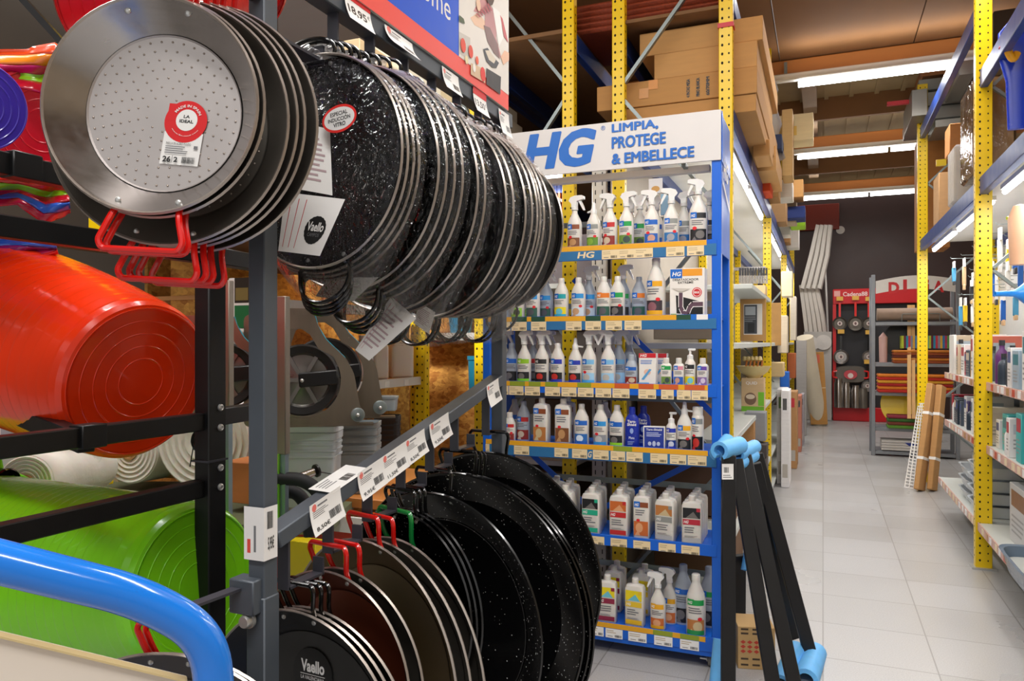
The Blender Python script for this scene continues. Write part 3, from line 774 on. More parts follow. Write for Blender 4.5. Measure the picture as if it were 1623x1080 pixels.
db(d, 'lettering', sgn, fix=False)
lm = MB(); lm.box(((DX0 + DX1) / 2 + .1, DY0 + .12, 2.40), (.9, .05, .03), white)
db(lm, 'header_rail')
m = MB(); m.box((DX1 - .02, DY0 + .18, 2.41), (.03, .3, .03), galv); m.box((DX1 - .18, DY0 + .18, 2.41), (.02, .3, .02), galv); db(m, 'top_bracket')
tanp = ink('#E6D0A4'); ylw = ink('#E2A420'); lipb = ink('#2A6C9E'); oli = ink('#8D9A28'); orr = ink('#CB5A28'); dkg = ink('#1F4A35'); lipblue = hgblue
ZL = [(2.037, 1.962), (1.684, 1.613), (1.3485, 1.290), (1.038, .959), (.5916, .538), (.1557, .085)]
tags_px = [[(954, 980), (980, 1006), (1006, 1035), (1056, 1085), (1089, 1116)],
           [(800, 809), (811, 835), (842, 866), (897, 922), (928, 953), (960, 986), (990, 1017)],
           [(797, 806), (807, 830), (832, 856), (864, 888), (890, 914), (916, 941), (944, 969), (971, 998), (1012, 1040), (1048, 1068), (1073, 1095), (1096, 1122)],
           [(762, 776), (815, 839), (879, 901), (907, 931), (940, 965), (968, 991), (993, 1019), (1031, 1058), (1062, 1088), (1090, 1120)],
           [(937, 958), (968, 994), (1004, 1031), (1044, 1071), (1080, 1109)],
           [(938, 957), (960, 987), (996, 1025), (1037, 1066), (1078, 1108)]]
strip = [[(870, 1120, ylw)], [(790, 811, ylw), (811, 835, dkg), (835, 842, ylw), (842, 864, dkg), (864, 928, ylw), (928, 952, dkg), (952, 1072, ylw), (1072, 1095, dkg), (1095, 1104, lblue), (1104, 1122, white)],
         [(790, 808, ylw), (808, 832, oli), (832, 838, ylw), (838, 857, oli), (857, 864, ylw), (864, 884, oli), (884, 915, ylw), (915, 937, oli), (937, 974, ylw), (974, 998, orr), (998, 1012, ylw), (1012, 1036, orr), (1036, 1044, ylw), (1044, 1075, orr), (1075, 1085, ylw), (1085, 1117, orr), (1117, 1122, ylw)],
         [(762, 972, ylw), (972, 1002, oli), (1002, 1122, ylw)], [], [(930, 1035, ylw), (1035, 1066, oli), (1066, 1078, ylw), (1078, 1108, oli), (1108, 1118, ylw)]]
LY = DY0 - .004
for i, (zt1, zb1) in enumerate(ZL):
    m = MB(); m.box(((DX0 + DX1) / 2, (DY0 + DY1) / 2 + .005, zt1 - .018), (DX1 - DX0 - .05, DY1 - DY0 - .02, .012), hgblue if i != 0 else hgblue, b=.002)
    m.box(((DX0 + DX1) / 2, LY + .004, (zt1 + zb1) / 2), (DX1 - DX0 - (.0 if i == 5 else .04), .008, zt1 - zb1), hgblue, b=.001)
    if i == 5: m.box(((DX0 + DX1) / 2, (DY0 + DY1) / 2, .085), (DX1 - DX0, DY1 - DY0, .05), hgblue, b=.003)
    shf = db(m, 'shelf')
    d = Decal(flat((0, LY - .0004, 0), XA, ZA)); hh = zt1 - zb1
    def lx(px): return max(DX0 + .02, min(DX1 - .022, onY(px, 500, LY).x))
    if i in (0, 1, 3): d.rect(DX0 + .02, zb1 + .002, DX1 - .022, zt1 - .02, lipb)
    for a, b, c in strip[i]: d.rect(lx(a), zt1 - .026, lx(b), zt1 - .001, c); d.k -= 1
    if strip[i]:
        d.rect(DX0 + .02, zt1 - .026, lx(strip[i][0][0]), zt1 - .001, ylw)
    d.k += 1
    if i == 0: d.text('HG', lx(915), zb1 + .012, lx(941) - lx(915), .032, tanp, .03, .2)
    if i == 3: d.text('G', lx(931), zb1 + .012, lx(937) - lx(931), .032, tanp, .03, .2)
    if i == 4: d.text('HG', lx(917), zb1 + .008, lx(937) - lx(917), .036, tanp, .03, .2)
    db(d, 'shelf_strip', shf, fix=False)
    for a, b in tags_px[i]:
        d = Decal(flat((0, LY - .0022, 0), XA, ZA)); a, b = lx(a), lx(b); top = zt1 - (.027 if i != 4 else .012); th = .046 if i != 4 else .04
        cc = tanp if i < 5 else paper
        if b - a < .01: continue
        d.rect(a, top - th, b, top, cc); d.bars(a + .006, top - .024, b - .03, top - .006, ink('#b9a582'), 2)
        d.rect(a + (b - a) * .12, top - .039, a + (b - a) * .42, top - .036, grey); d.barcode(a + (b - a) * .55, top - .041, b - .006, top - .029, black, 9)
        db(d, 'shelf_tag', shf, fix=False)
for x in (DX0 + .05, DX1 - .055):
    for y in (DY0 + .05, DY1 - .05):
        c = MB()
        T = Matrix.Translation((x, y + .0, .031)) @ Matrix.Rotation(RAD(90), 4, 'Y')
        c.lathe([(.0001, -.012), (.023, -.012), (.03, -.009), (.03, .009), (.023, .012), (.0001, .012)], mat('grey_rubber_wheel', '#7a7773', .6), 24, T)
        c.box((x - .016, y + .002, .042), (.003, .036, .034), zinc); c.box((x + .016, y + .002, .042), (.003, .036, .034), zinc); c.box((x, y, .061), (.06, .055, .004), zinc)
        c.box((x - .03, y - .03, .045), (.03, .02, .006), zinc)
        db(c, 'caster')

# ------------------------------------------------------------------ bottles
def cylmap(hx, hy, z0, p=2.3):
    def fn(u, v, k):
        e = .0005 + k * .0002; x = math.sin(max(-1.5, min(1.5, u / hx)))
        return Vector(((hx + e) * x, -(hy + e) * max(0, 1 - abs(x) ** p) ** (1 / p), z0 + v))
    fn.curved = 1
    return fn
def flatmap(hy, z0): return lambda u, v, k: Vector((u, -hy - .0004 - k * .00018, z0 + v))
PIC = {'wood': ['#7A4A2A', '#B98A5A'], 'grass': ['#5E8A2A', '#7FA53A'], 'red': ['#8C2A22', '#C9B59A'], 'green': ['#6A8A3A', '#3A4A44'], 'skin': ['#2A5FB0', '#C9967E'], 'blue': ['#2F6FA8', '#9A9AA0'],
       'dark': ['#1B1B1D', '#6f6a66'], 'lemon': ['#E8D21A', '#6FC0D0'], 'bath': ['#C9D6DE', '#C49A74'], 'sink': ['#2E5A4A', '#55555a'], 'pipe': ['#3A2F36', '#8A5A62'], 'hob': ['#17181b', '#C03028'], 'lime': ['#8FD02A', '#2a3a1a'],
       'sky': ['#9CC8E4', '#B9B4AA'], 'tile': ['#B9773E', '#C9B48A'], 'win': ['#2A68B0', '#D8E4EE'], 'grey': ['#8d8f93', '#bdbcb8'], 'orange': ['#C8682E', '#E0A070'], 'purple': ['#8a6aa0', '#D8C8DC'], 'navy': ['#1E3A8A', '#c8ccd8'], 'none': []}
def label_print(d, w_, h, band, pic, logo='#1168C4', badge=0, strip=None, nu=8, pos='low', txt='#66666c', rnd=None):
    r = rnd or random.Random(hash((band, pic)) % 999)
    x0, x1 = -w_ / 2, w_ / 2
    bh = min(.026, h * .2); top = h
    if pos == 'top':                                   # picture on top, colour band under it
        ph = h * .3; cs = PIC[pic]
        d.rect(x0, h - ph, x1, h, ink(cs[0]), nu); d.poly([(x0 + w_ * .15, h - ph), (x0 + w_ * .9, h - ph), (x0 + w_ * .6, h - ph * .35)], ink(cs[1]))
        d.rect(x1 - w_ * .22, h - ph * .35, x1, h, ink(band), 2)
        top = h - ph - h * .03
    d.rect(x0, top - bh, x1, top, ink(band), nu)
    lw = w_ * .42
    if logo: d.rect(x0, top - bh, x0 + lw, top + bh * .12, ink(logo), 4)
    d.text('HG', x0 + lw * .12, top - bh * .78, lw * .62, bh * .56, white, .03, .2)
    tb = top - bh - h * .05
    d.bars(x0 + w_ * .1, tb - h * .2, x1 - w_ * .1, tb, ink(txt), 3, r)
    if pos != 'top' and PIC[pic]:
        cs = PIC[pic]; ph = h * .43
        d.rect(x0, 0, x1, ph, ink(cs[0]), nu)
        d.ell(x0 + w_ * r.uniform(.35, .65), ph * .55, w_ * .26, ph * .34, ink(cs[1]), 12)
        d.poly([(x0 + w_ * .05, 0), (x0 + w_ * .45, 0), (x0 + w_ * .3, ph * .4)], ink(cs[1]))
    else: d.bars(x0 + w_ * .1, h * .14, x1 - w_ * .1, tb - h * .26, ink('#8c8a90'), 5, r)
    if badge: d.ell(x0 + w_ * (.74 if badge == 1 else .3), h * .46, w_ * .13, w_ * .1, ink('#D8202A'), 12)
    if strip: d.rect(x0, 0, x1, h * .13, ink(strip), nu)
def trigger(mb, z, r, m, s=1.22):                                # spray head seen from its side, nozzle towards +x
    T = Matrix(((s, 0, 0, 0), (0, 0, -s, 0.0134), (0, s, 0, z), (0, 0, 0, 1)))
    mb.prism([(-.024, .030), (-.016, .044), (.004, .050), (.034, .050), (.042, .046), (.042, .034), (.028, .031), (.012, .026), (.010, 0), (-.011, 0), (-.012, .016)], .022, m, T)
    mb.prism([(.016, .030), (.028, .030), (.040, .004), (.044, -.012), (.039, -.013), (.030, .004)], .014, m, Matrix.Translation((0, -.0045, 0)) @ T)
    mb.lathe([(.0001, -.013), (.017, -.013), (.017, .004), (.012, .006), (.0001, .006)], m, 16, Matrix.Translation((0, 0, z)))
def make_bottle(kind, label, band, pic, logo='#1168C4', badge=0, strip=None, body=None, trig=0, txt='#66666c', group=None):
    body = body or bottlew
    t = thing('cleaning_bottle', label, 'bottle', (0, 0, 0), 0, group)
    m = MB()
    if kind in ('spray', 'dome', 'tallspray', 'nozzle'):
        k = {'spray': 1, 'dome': 1, 'tallspray': 1.16, 'nozzle': .96}[kind]
        hx, hy, n = .0375 * k, .0275 * k, 2.3
        secs = [(0, hx * .9, hy * .9, n), (.006, hx, hy, n), (.125 * k, hx, hy, n), (.145 * k, hx * .9, hy * .92, 2.2), (.175 * k, hx * .52, hy * .62, 2), (.188 * k, .014, .014, 2), (.2 * k, .0135, .0135, 2)]
        m.loft(secs, body, 28); m.build('body', t)
        c = MB()
        if kind in ('spray', 'tallspray'): trigger(c, .215 * k, .017, triggerw); o = c.build('trigger_head', t); o.rotation_euler.z = trig
        elif kind == 'dome': c.lathe([(.0155, .183), (.0155, .205), (.013, .21), (.0001, .21)], body, 18); c.build('cap', t)
        else:
            c.lathe([(.0155, .178), (.0155, .198), (.011, .205), (.0085, .232), (.005, .236), (.0001, .236)], triggerw, 18)
            c.bar((0, 0, .195), (.04, 0, .19), .010, .008, triggerw); o = c.build('cap', t); o.rotation_euler.z = trig
        d = Decal(cylmap(hx, hy, .008)); label_print(d, hx * 1.92, .118 * k, band, pic, logo, badge, strip, txt=txt)
    elif kind == 'litre':
        hx, hy = .0375, .0275
        hx, hy = (.041, .030) if logo else (.0475, .030)
        secs = [(0, hx * .92, hy * .92, 6), (.006, hx, hy, 6), (.185, hx, hy, 6), (.2, hx * .9, hy * .9, 4), (.207, .018, .018, 2), (.209, .016, .016, 2)]
        m.loft(secs, body, 32); m.build('body', t)
        c = MB(); c.lathe([(.0165, .206), (.0165, .232), (.014, .235), (.0001, .235)], body, 18); c.build('cap', t)
        d = Decal(flatmap(hy, .014)); label_print(d, hx * 1.72, .165, band, pic, logo, badge, strip, 2, 'top' if logo is None else 'low', txt)
    elif kind == 'tall':
        hx = .046
        m.loft([(0, hx * .94, hx * .86, 2.2), (.006, hx, hx * .9, 2.2), (.17, hx, hx * .9, 2.2), (.2, hx * .86, hx * .78, 2.1), (.25, hx * .42, hx * .42, 2), (.262, .0185, .0185, 2)], body, 28); m.build('body', t)
        c = MB(); c.lathe([(.02, .26), (.02, .288), (.017, .292), (.0001, .292)], body, 20); c.build('cap', t)
        d = Decal(cylmap(hx, hx * .9, .012, 2.2)); label_print(d, hx * 1.92, .165, band, pic, logo, badge, strip, txt=txt)
    elif kind == 'mini':
        hx, hy = .026, .017
        m.loft([(0, hx * .92, hy * .92, 5), (.004, hx, hy, 5), (.10, hx, hy, 5), (.108, hx * .8, hy * .8, 3), (.112, .012, .012, 2)], body, 24); m.build('body', t)
        c = MB(); c.lathe([(.0145, .11), (.0145, .135), (.012, .138), (.0001, .138)], body, 16); c.build('cap', t)
        d = Decal(flatmap(hy, .008)); label_print(d, hx * 1.7, .09, band, pic, logo, badge, strip, 2, txt=txt)
    elif kind == 'squat':
        hx, hy = .032, .022
        m.loft([(0, hx * .92, hy * .92, 2.6), (.004, hx, hy, 2.6), (.09, hx, hy, 2.6), (.115, hx * .7, hy * .75, 2.2), (.128, .013, .013, 2)], body, 24); m.build('body', t)
        c = MB(); c.lathe([(.0155, .125), (.0155, .15), (.013, .153), (.0001, .153)], body, 16); c.build('cap', t)
        d = Decal(cylmap(hx, hy, .006, 2.6)); label_print(d, hx * 2, .085, band, pic, logo, badge, strip, 6, txt=txt)
    elif kind == 'pump':
        hx = .025
        m.loft([(0, hx * .94, hx * .94, 2), (.004, hx, hx, 2), (.115, hx, hx, 2), (.125, hx * .7, hx * .7, 2), (.135, .014, .014, 2)], body, 22); m.build('body', t)
        c = MB(); c.lathe([(.015, .13), (.015, .15), (.006, .155), (.0055, .178), (.0001, .18)], triggerw, 16); c.box((.008, 0, .178), (.036, .012, .012), triggerw, b=.003); c.build('pump', t)
        d = Decal(cylmap(hx, hx, .006, 2)); label_print(d, hx * 2.1, .10, band, pic, logo, badge, strip, txt=txt)
    elif kind == 'can':
        hx = .028
        m.lathe([(.0001, 0), (hx * .95, 0), (hx, .004), (hx, .165), (hx * .9, .172), (.0001, .172)], body, 28); m.build('body', t)
        c = MB(); c.lathe([(hx * .88, .17), (hx * .88, .21), (hx * .8, .214), (.0001, .214)], body, 24); c.build('cap', t)
        d = Decal(cylmap(hx, hx, .008, 2)); label_print(d, hx * 2.2, .15, band, pic, logo, badge, strip, txt=txt)
    elif kind == 'flask':
        hx, hy = .036, .022
        m.loft([(0, hx * .9, hy * .9, 3), (.005, hx, hy, 3), (.12, hx, hy, 3), (.15, hx * .86, hy * .9, 2.4), (.165, .018, .016, 2)], body, 28); m.build('body', t)
        c = MB(); c.lathe([(.017, .163), (.016, .2), (.013, .203), (.0001, .203)], body, 16); c.build('cap', t)
        d = Decal(flatmap(hy, .0)); d.text('Tarn-', -.022, .125, .044, .014, white, .03); d.text('Shield', -.022, .11, .044, .013, white, .03); d.ell(0, .085, .009, .014, ink('#8FA6DC'), 16); d.text('Plata', -.014, .045, .028, .012, ink('#C9D2EC'), .02); d.bars(-.02, .015, .02, .035, ink('#8FA6DC'), 3)
    d.build('bottle_label', t, fix=False)
    return t
NAMEC = {}
KN = {'spray': 'spray bottle', 'tallspray': 'large spray bottle', 'dome': 'capped round bottle', 'nozzle': 'nozzle bottle', 'litre': 'flat one litre bottle', 'tall': 'tall capped bottle', 'mini': 'small flat bottle', 'squat': 'short bottle', 'pump': 'pump bottle', 'can': 'spray can', 'flask': 'dark blue polish flask'}
CN = {'#8A4A2A': 'brown', '#8d8f8a': 'grey', '#C02A2A': 'red', '#1F9A4A': 'green', '#1F5FB8': 'blue', '#2a2a2c': 'black', '#1FA0A8': 'teal', '#2F8FD0': 'light blue', '#E07A28': 'orange', '#E8A81C': 'yellow', '#8FC02A': 'lime', '#2A3AA8': 'navy', '#7CB8E0': 'pale blue',
      '#6A4AA8': 'purple', '#22A884': 'mint', '#B8283A': 'crimson', '#8C2440': 'maroon', '#E4C030': 'lemon', '#D88A9A': 'pink'}
SHN = ['top shelf', 'second shelf', 'third shelf', 'fourth shelf', 'fifth shelf', 'bottom shelf']
R_ = RAD
BOT = [
 # shelf 0
 [('spray', 875, '#8A4A2A', 'wood', {'dy': .02}), ('spray', 911, '#8A4A2A', 'wood', {'badge': 2}), ('nozzle', 941, '#8d8f8a', 'grass', {'badge': 1, 'trig': R_(160)}), ('spray', 967, '#C02A2A', 'red', {'trig': R_(180), 'badge': 2}), ('spray', 993, '#1F9A4A', 'green', {'badge': 1}),
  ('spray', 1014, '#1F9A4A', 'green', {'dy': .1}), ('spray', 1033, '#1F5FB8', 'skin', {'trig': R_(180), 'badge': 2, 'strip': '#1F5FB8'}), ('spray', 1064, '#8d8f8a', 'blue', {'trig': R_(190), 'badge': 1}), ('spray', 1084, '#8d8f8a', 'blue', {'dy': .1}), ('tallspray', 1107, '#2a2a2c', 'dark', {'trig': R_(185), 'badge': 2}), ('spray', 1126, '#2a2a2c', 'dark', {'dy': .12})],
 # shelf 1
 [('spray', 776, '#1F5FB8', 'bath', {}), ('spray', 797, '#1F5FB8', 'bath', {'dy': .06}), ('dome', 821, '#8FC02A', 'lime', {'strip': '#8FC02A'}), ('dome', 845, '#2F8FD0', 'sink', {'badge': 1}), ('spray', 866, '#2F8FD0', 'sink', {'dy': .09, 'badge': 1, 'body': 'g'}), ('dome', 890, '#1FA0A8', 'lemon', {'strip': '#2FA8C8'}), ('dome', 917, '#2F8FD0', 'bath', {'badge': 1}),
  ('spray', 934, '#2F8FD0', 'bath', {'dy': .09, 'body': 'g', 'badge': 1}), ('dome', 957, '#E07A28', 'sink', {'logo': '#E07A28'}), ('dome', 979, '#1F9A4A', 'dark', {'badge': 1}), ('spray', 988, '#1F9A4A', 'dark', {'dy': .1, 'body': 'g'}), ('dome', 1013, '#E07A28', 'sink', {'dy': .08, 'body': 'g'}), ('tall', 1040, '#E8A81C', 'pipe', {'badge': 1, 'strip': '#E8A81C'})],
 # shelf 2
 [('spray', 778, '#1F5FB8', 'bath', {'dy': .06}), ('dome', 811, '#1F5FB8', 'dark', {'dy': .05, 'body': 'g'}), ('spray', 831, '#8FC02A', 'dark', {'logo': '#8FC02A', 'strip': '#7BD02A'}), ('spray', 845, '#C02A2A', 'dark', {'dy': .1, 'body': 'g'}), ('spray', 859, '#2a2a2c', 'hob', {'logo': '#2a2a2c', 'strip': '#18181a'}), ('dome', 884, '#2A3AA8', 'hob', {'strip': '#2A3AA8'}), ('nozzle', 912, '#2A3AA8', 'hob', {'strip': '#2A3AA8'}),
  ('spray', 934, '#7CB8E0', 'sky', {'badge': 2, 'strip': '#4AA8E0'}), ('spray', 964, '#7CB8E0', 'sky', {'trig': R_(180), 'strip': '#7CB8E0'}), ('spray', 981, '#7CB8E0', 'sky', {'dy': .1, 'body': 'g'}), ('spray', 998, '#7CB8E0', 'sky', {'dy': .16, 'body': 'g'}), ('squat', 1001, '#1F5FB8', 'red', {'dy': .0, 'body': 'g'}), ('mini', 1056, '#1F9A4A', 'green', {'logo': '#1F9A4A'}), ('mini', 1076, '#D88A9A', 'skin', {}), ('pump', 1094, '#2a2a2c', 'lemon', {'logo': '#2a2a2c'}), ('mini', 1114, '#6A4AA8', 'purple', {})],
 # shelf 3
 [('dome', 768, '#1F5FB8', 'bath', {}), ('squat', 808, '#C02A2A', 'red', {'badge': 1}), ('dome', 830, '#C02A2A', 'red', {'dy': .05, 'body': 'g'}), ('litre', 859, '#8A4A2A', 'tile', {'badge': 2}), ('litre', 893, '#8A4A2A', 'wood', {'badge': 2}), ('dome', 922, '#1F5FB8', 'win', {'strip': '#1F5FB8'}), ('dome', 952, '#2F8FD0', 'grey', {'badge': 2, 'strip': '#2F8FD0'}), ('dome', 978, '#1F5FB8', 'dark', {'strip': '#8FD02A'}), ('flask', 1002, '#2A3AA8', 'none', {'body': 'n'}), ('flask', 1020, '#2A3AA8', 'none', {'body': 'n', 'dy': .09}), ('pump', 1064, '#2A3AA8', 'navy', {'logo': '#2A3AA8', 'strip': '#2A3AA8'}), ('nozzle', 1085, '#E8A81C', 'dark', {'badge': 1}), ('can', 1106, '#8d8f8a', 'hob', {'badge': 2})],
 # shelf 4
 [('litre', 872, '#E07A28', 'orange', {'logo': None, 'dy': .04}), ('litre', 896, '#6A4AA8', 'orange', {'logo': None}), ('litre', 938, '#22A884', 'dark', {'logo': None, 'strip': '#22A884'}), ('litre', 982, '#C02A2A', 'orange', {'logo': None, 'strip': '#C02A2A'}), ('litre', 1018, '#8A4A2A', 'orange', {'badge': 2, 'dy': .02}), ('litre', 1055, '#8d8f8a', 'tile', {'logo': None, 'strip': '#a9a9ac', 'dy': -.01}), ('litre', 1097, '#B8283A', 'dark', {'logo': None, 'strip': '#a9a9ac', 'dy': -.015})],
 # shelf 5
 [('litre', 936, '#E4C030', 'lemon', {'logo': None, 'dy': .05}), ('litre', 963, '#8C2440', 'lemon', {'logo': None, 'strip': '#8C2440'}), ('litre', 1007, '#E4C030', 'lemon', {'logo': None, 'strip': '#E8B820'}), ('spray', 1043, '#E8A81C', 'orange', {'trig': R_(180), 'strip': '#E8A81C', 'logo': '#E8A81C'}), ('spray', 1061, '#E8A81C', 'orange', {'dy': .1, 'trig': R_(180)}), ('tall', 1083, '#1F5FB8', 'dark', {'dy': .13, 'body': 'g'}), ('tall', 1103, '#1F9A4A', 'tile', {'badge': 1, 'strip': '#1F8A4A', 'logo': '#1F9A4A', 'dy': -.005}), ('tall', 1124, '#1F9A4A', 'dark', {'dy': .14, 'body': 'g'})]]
ORD = ['first', 'second', 'third', 'fourth', 'fifth', 'sixth', 'seventh', 'eighth', 'ninth', 'tenth', 'eleventh', 'twelfth', 'thirteenth', 'fourteenth', 'fifteenth', 'sixteenth']
navyp = plastic('#1A2F9A', .28)
protos = {}
for si, row in enumerate(BOT):
    zs = ZL[si][0] - .0118
    for bi, (kind, px, band, pic, kw) in enumerate(row):
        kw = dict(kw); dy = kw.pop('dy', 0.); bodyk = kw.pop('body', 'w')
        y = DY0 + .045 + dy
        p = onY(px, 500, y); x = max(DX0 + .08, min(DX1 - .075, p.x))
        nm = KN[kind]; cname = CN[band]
        colw = {'w': 'white ', 'g': 'shade-greyed ', 'n': ''}[bodyk]
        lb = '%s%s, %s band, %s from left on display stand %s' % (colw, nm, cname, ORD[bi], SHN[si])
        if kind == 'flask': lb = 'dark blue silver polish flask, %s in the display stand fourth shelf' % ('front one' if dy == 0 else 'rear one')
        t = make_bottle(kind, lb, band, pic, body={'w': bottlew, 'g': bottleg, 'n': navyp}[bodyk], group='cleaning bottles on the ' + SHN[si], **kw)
        t.location = (x, y, zs); t.rotation_euler.z = random.uniform(-.12, .12)
        if si == 4:
            for q in range(1, 4):
                yy = y + .066 * q
                if yy > DY1 - .05: break
                xx = onY(px + q * 3 + (2 if bi == 0 else 0), 500, yy).x
                if xx > DX1 - .08: continue
                c = dup(t, (xx - .0, yy, zs), random.uniform(-.08, .08), 'bottle queued %s behind the %s banded one on display stand fifth shelf' % (ORD[q - 1], cname))
                for ch in c.children:
                    if ch.name.startswith(('cap',)):
                        pass
        if si == 5 and bi in (1, 2):
            for q in (2, 3):
                yy = y + .085 * q
                if yy > DY1 - .05: continue
                dup(t, (onY(px + q * 5, 500, yy).x, yy, zs), random.uniform(-.1, .1), '%s banded bottle %s at the back of display stand bottom shelf' % (cname, ORD[q - 1]))
        elif si in (0, 1, 2, 3) and dy == 0 and kind in ('spray', 'dome', 'litre') and bi % 2 == 0:
            yy = y + .16
            dup(t, (max(DX0 + .1, min(DX1 - .09, onY(px + 7, 500, yy).x)), yy, zs), None, '%s%s at the back of display stand %s, behind the %s' % (colw, nm, SHN[si], ORD[bi]))
# cartons
def carton(px, si, w_, d_, h, label, paint, dy=0., rz=0., name='carton', back='#E9E4DC', tilt=0):
    y = DY0 + .02 + d_ / 2 + dy; p = onY(px, 500, y - d_ / 2)
    t = thing(name, label, 'box', (p.x, y, ZL[si][0] - .0118), rz)
    m = MB(); m.box((0, 0, h / 2), (w_, d_, h), ink(back), b=.0015); o = m.build('box', t)
    d = Decal(flat((-w_ / 2, -d_ / 2 - .0002, 0), XA, ZA)); paint(d, w_, h); d.build('box_print', t, fix=False)
    if tilt: t.rotation_euler.x = tilt
    return t
def p_des(d, w_, h):
    d.rect(w_ * .36, h * .84, w_ * .93, h * .985, ink('#E89A24')); d.rect(.02 * w_, h * .80, w_ * .36, h * .985, hgl); d.text('HG', w_ * .07, h * .84, w_ * .24, h * .09, white, .03, .2)
    d.text('DESATASCADOR', w_ * .09, h * .745, w_ * .74, h * .045, black, .015); d.text('EXTREME', w_ * .24, h * .685, w_ * .44, h * .045, black, .015)
    d.ell(w_ * .78, h * .50, w_ * .14, h * .1, ink('#C8141E'), 28); d.ell(w_ * .78, h * .50, w_ * .115, h * .083, white, 28); d.ell(w_ * .78, h * .50, w_ * .1, h * .072, ink('#C8141E'), 28); d.text('MAX', w_ * .70, h * .475, w_ * .16, h * .05, white, .03)
    d.poly([(w_ * .18, .45 * h), (w_ * .95, .30 * h), (w_ * .95, .03 * h), (w_ * .2, .08 * h)], black)
    pr = ink('#6A4A58')
    path = [(.32, .5), (.32, .2), (.4, .08), (.52, .09), (.58, .2), (.66, .26), (.95, .26)]
    for (a, b) in zip(path, path[1:]):
        dx, dy = (b[0] - a[0]), (b[1] - a[1]); l = math.hypot(dx, dy); nx, ny = -dy / l * .055, dx / l * .045
        for c, e in (('#F2EEE8', 1.3), ('#5d4350', 1.0)):
            d.poly([((a[0] + nx * e) * w_, (a[1] + ny * e) * h), ((a[0] - nx * e) * w_, (a[1] - ny * e) * h), ((b[0] - nx * e) * w_, (b[1] - ny * e) * h), ((b[0] + nx * e) * w_, (b[1] + ny * e) * h)], ink(c))
    d.poly([(w_ * .05, h * .60), (w_ * .6, h * .58), (w_ * .38, h * .52), (w_ * .28, h * .52)], ink('#C9C2B8'))
    d.rect(w_ * .03, h * .03, w_ * .2, h * .07, ink('#7FA83A'))
carton(1089, 1, .166, .085, .235, 'large white drain cleaner carton with pipe picture on second shelf', p_des)
def p_red(d, w_, h):
    d.rect(0, h * .86, w_, h, ink('#C8202A')); d.text('HG', w_ * .08, h * .885, w_ * .36, h * .085, white, .03, .2)
    d.bars(w_ * .1, h * .66, w_ * .9, h * .8, lblue, 3); d.ell(w_ * .5, h * .42, w_ * .2, h * .09, ink('#E8B9A0')); d.poly([(w_ * .15, h * .2), (w_ * .3, h * .18), (w_ * .75, h * .5), (w_ * .62, h * .52)], ink('#5AA0D0')); d.rect(0, 0, w_ * .6, h * .1, ink('#5AA8DC'))
carton(1026, 2, .084, .05, .16, 'white carton with red top band on display stand third shelf', p_red)
carton(1043, 2, .084, .05, .158, 'white carton standing behind the red banded carton, third shelf', p_red, .09)
def p_navy(d, w_, h):
    d.rect(w_ * .05, h * .04, w_ * .95, h * .96, ink('#20368F')); d.text('Tarn-Shield', w_ * .14, h * .82, w_ * .72, h * .09, white, .02); d.bars(w_ * .15, h * .55, w_ * .85, h * .76, ink('#C8D0EC'), 3)
    for k in range(3): d.ell(w_ * (.3 + k * .2), h * .25, w_ * .08, h * (.09 + .03 * (k == 1)), ink('#B9C2DA'))
carton(1036, 3, .105, .03, .112, 'square navy carton with silver pictures leaning on fourth shelf', p_navy, .0, .12)
# ================================================================== BASKET STAND WITH PLASTIC TUBS
UX, UY = -1.206, 1.232
stand = thing('tub_stand', 'black square tube stand holding coloured plastic tubs behind the pan rack', 'stand', (UX, UY, 0))
SO = Vector((UX, UY, 0))
def sb(mb, name, **k):
    mb.v = [v - SO for v in mb.v]; return mb.build(name, stand, **k)
m = MB(); m.box((UX, UY, 1.0), (.042, .05, 2.0), blackmetal, b=.003); sb(m, 'upright')
m = MB(); m.box((UX, UY - 1.3, 1.0), (.042, .05, 2.0), blackmetal, b=.003); sb(m, 'upright')
m = MB(); m.box((UX - .75, UY, 1.0), (.042, .05, 2.0), blackmetal, b=.003); sb(m, 'upright')
m = MB(); m.box((UX, UY - .001, 1.30), (.047, .056, .004), hookgrey); sb(m, 'sleeve_joint')
for z in (1.835, 1.735, 1.383, 1.243):
    m = MB(); m.bar((UX - .005, UY - 1.28, z), (UX - .005, UY - .02, z), .03, .036, blackmetal, b=.002); sb(m, 'rail')
m = MB(); m.bar((UX, UY + .02, 1.39), (UX - .02, UY + .17, 1.39), .036, .036, blackmetal, b=.002); sb(m, 'rail')
m = MB(); m.bar((UX, UY + .02, 1.735), (UX - .02, UY + .17, 1.735), .036, .036, blackmetal, b=.002); sb(m, 'rail')
a = onX(137, 702, UX - .005); b_ = W(-30, 632, 1.75)
m = MB(); m.bar(a, b_, .03, .036, blackmetal, b=.002); sb(m, 'basket_arm')
m = MB(); m.box((UX, a.y, 1.384), (.036, .05, .042), blackmetal, b=.002); sb(m, 'sleeve_joint')
m = MB(); m.box((UX, onX(34, 255, UX).y, 1.836), (.036, .05, .042), blackmetal, b=.002); sb(m, 'sleeve_joint')
m = MB()
for py in (647, 679, 743, 774):
    q = W(347, py, 1.585)
    T = Matrix.Translation((UX + .0215, UY + .006, q.z)) @ Matrix.Rotation(RAD(90), 4, 'Y')
    m = MB(); m.lathe([(.0001, .004), (.003, .004), (.0045, .0055), (.007, .0035), (.0075, 0), (.0001, 0)], zinc, 16, T); sb(m, 'bolt')
a = onX(352, 690, UX); m = MB(); m.tube([W(301, 740, 1.72), W(313, 670, 1.72), W(318, 640, 1.72)], .0012, blackwire, 6); sb(m, 'wire')
def tub_mat(h1): return mat('glossy_tub_' + h1.strip('#'), h1, .24, 0, .05, 3, .0, coat=.35, sss=.12)
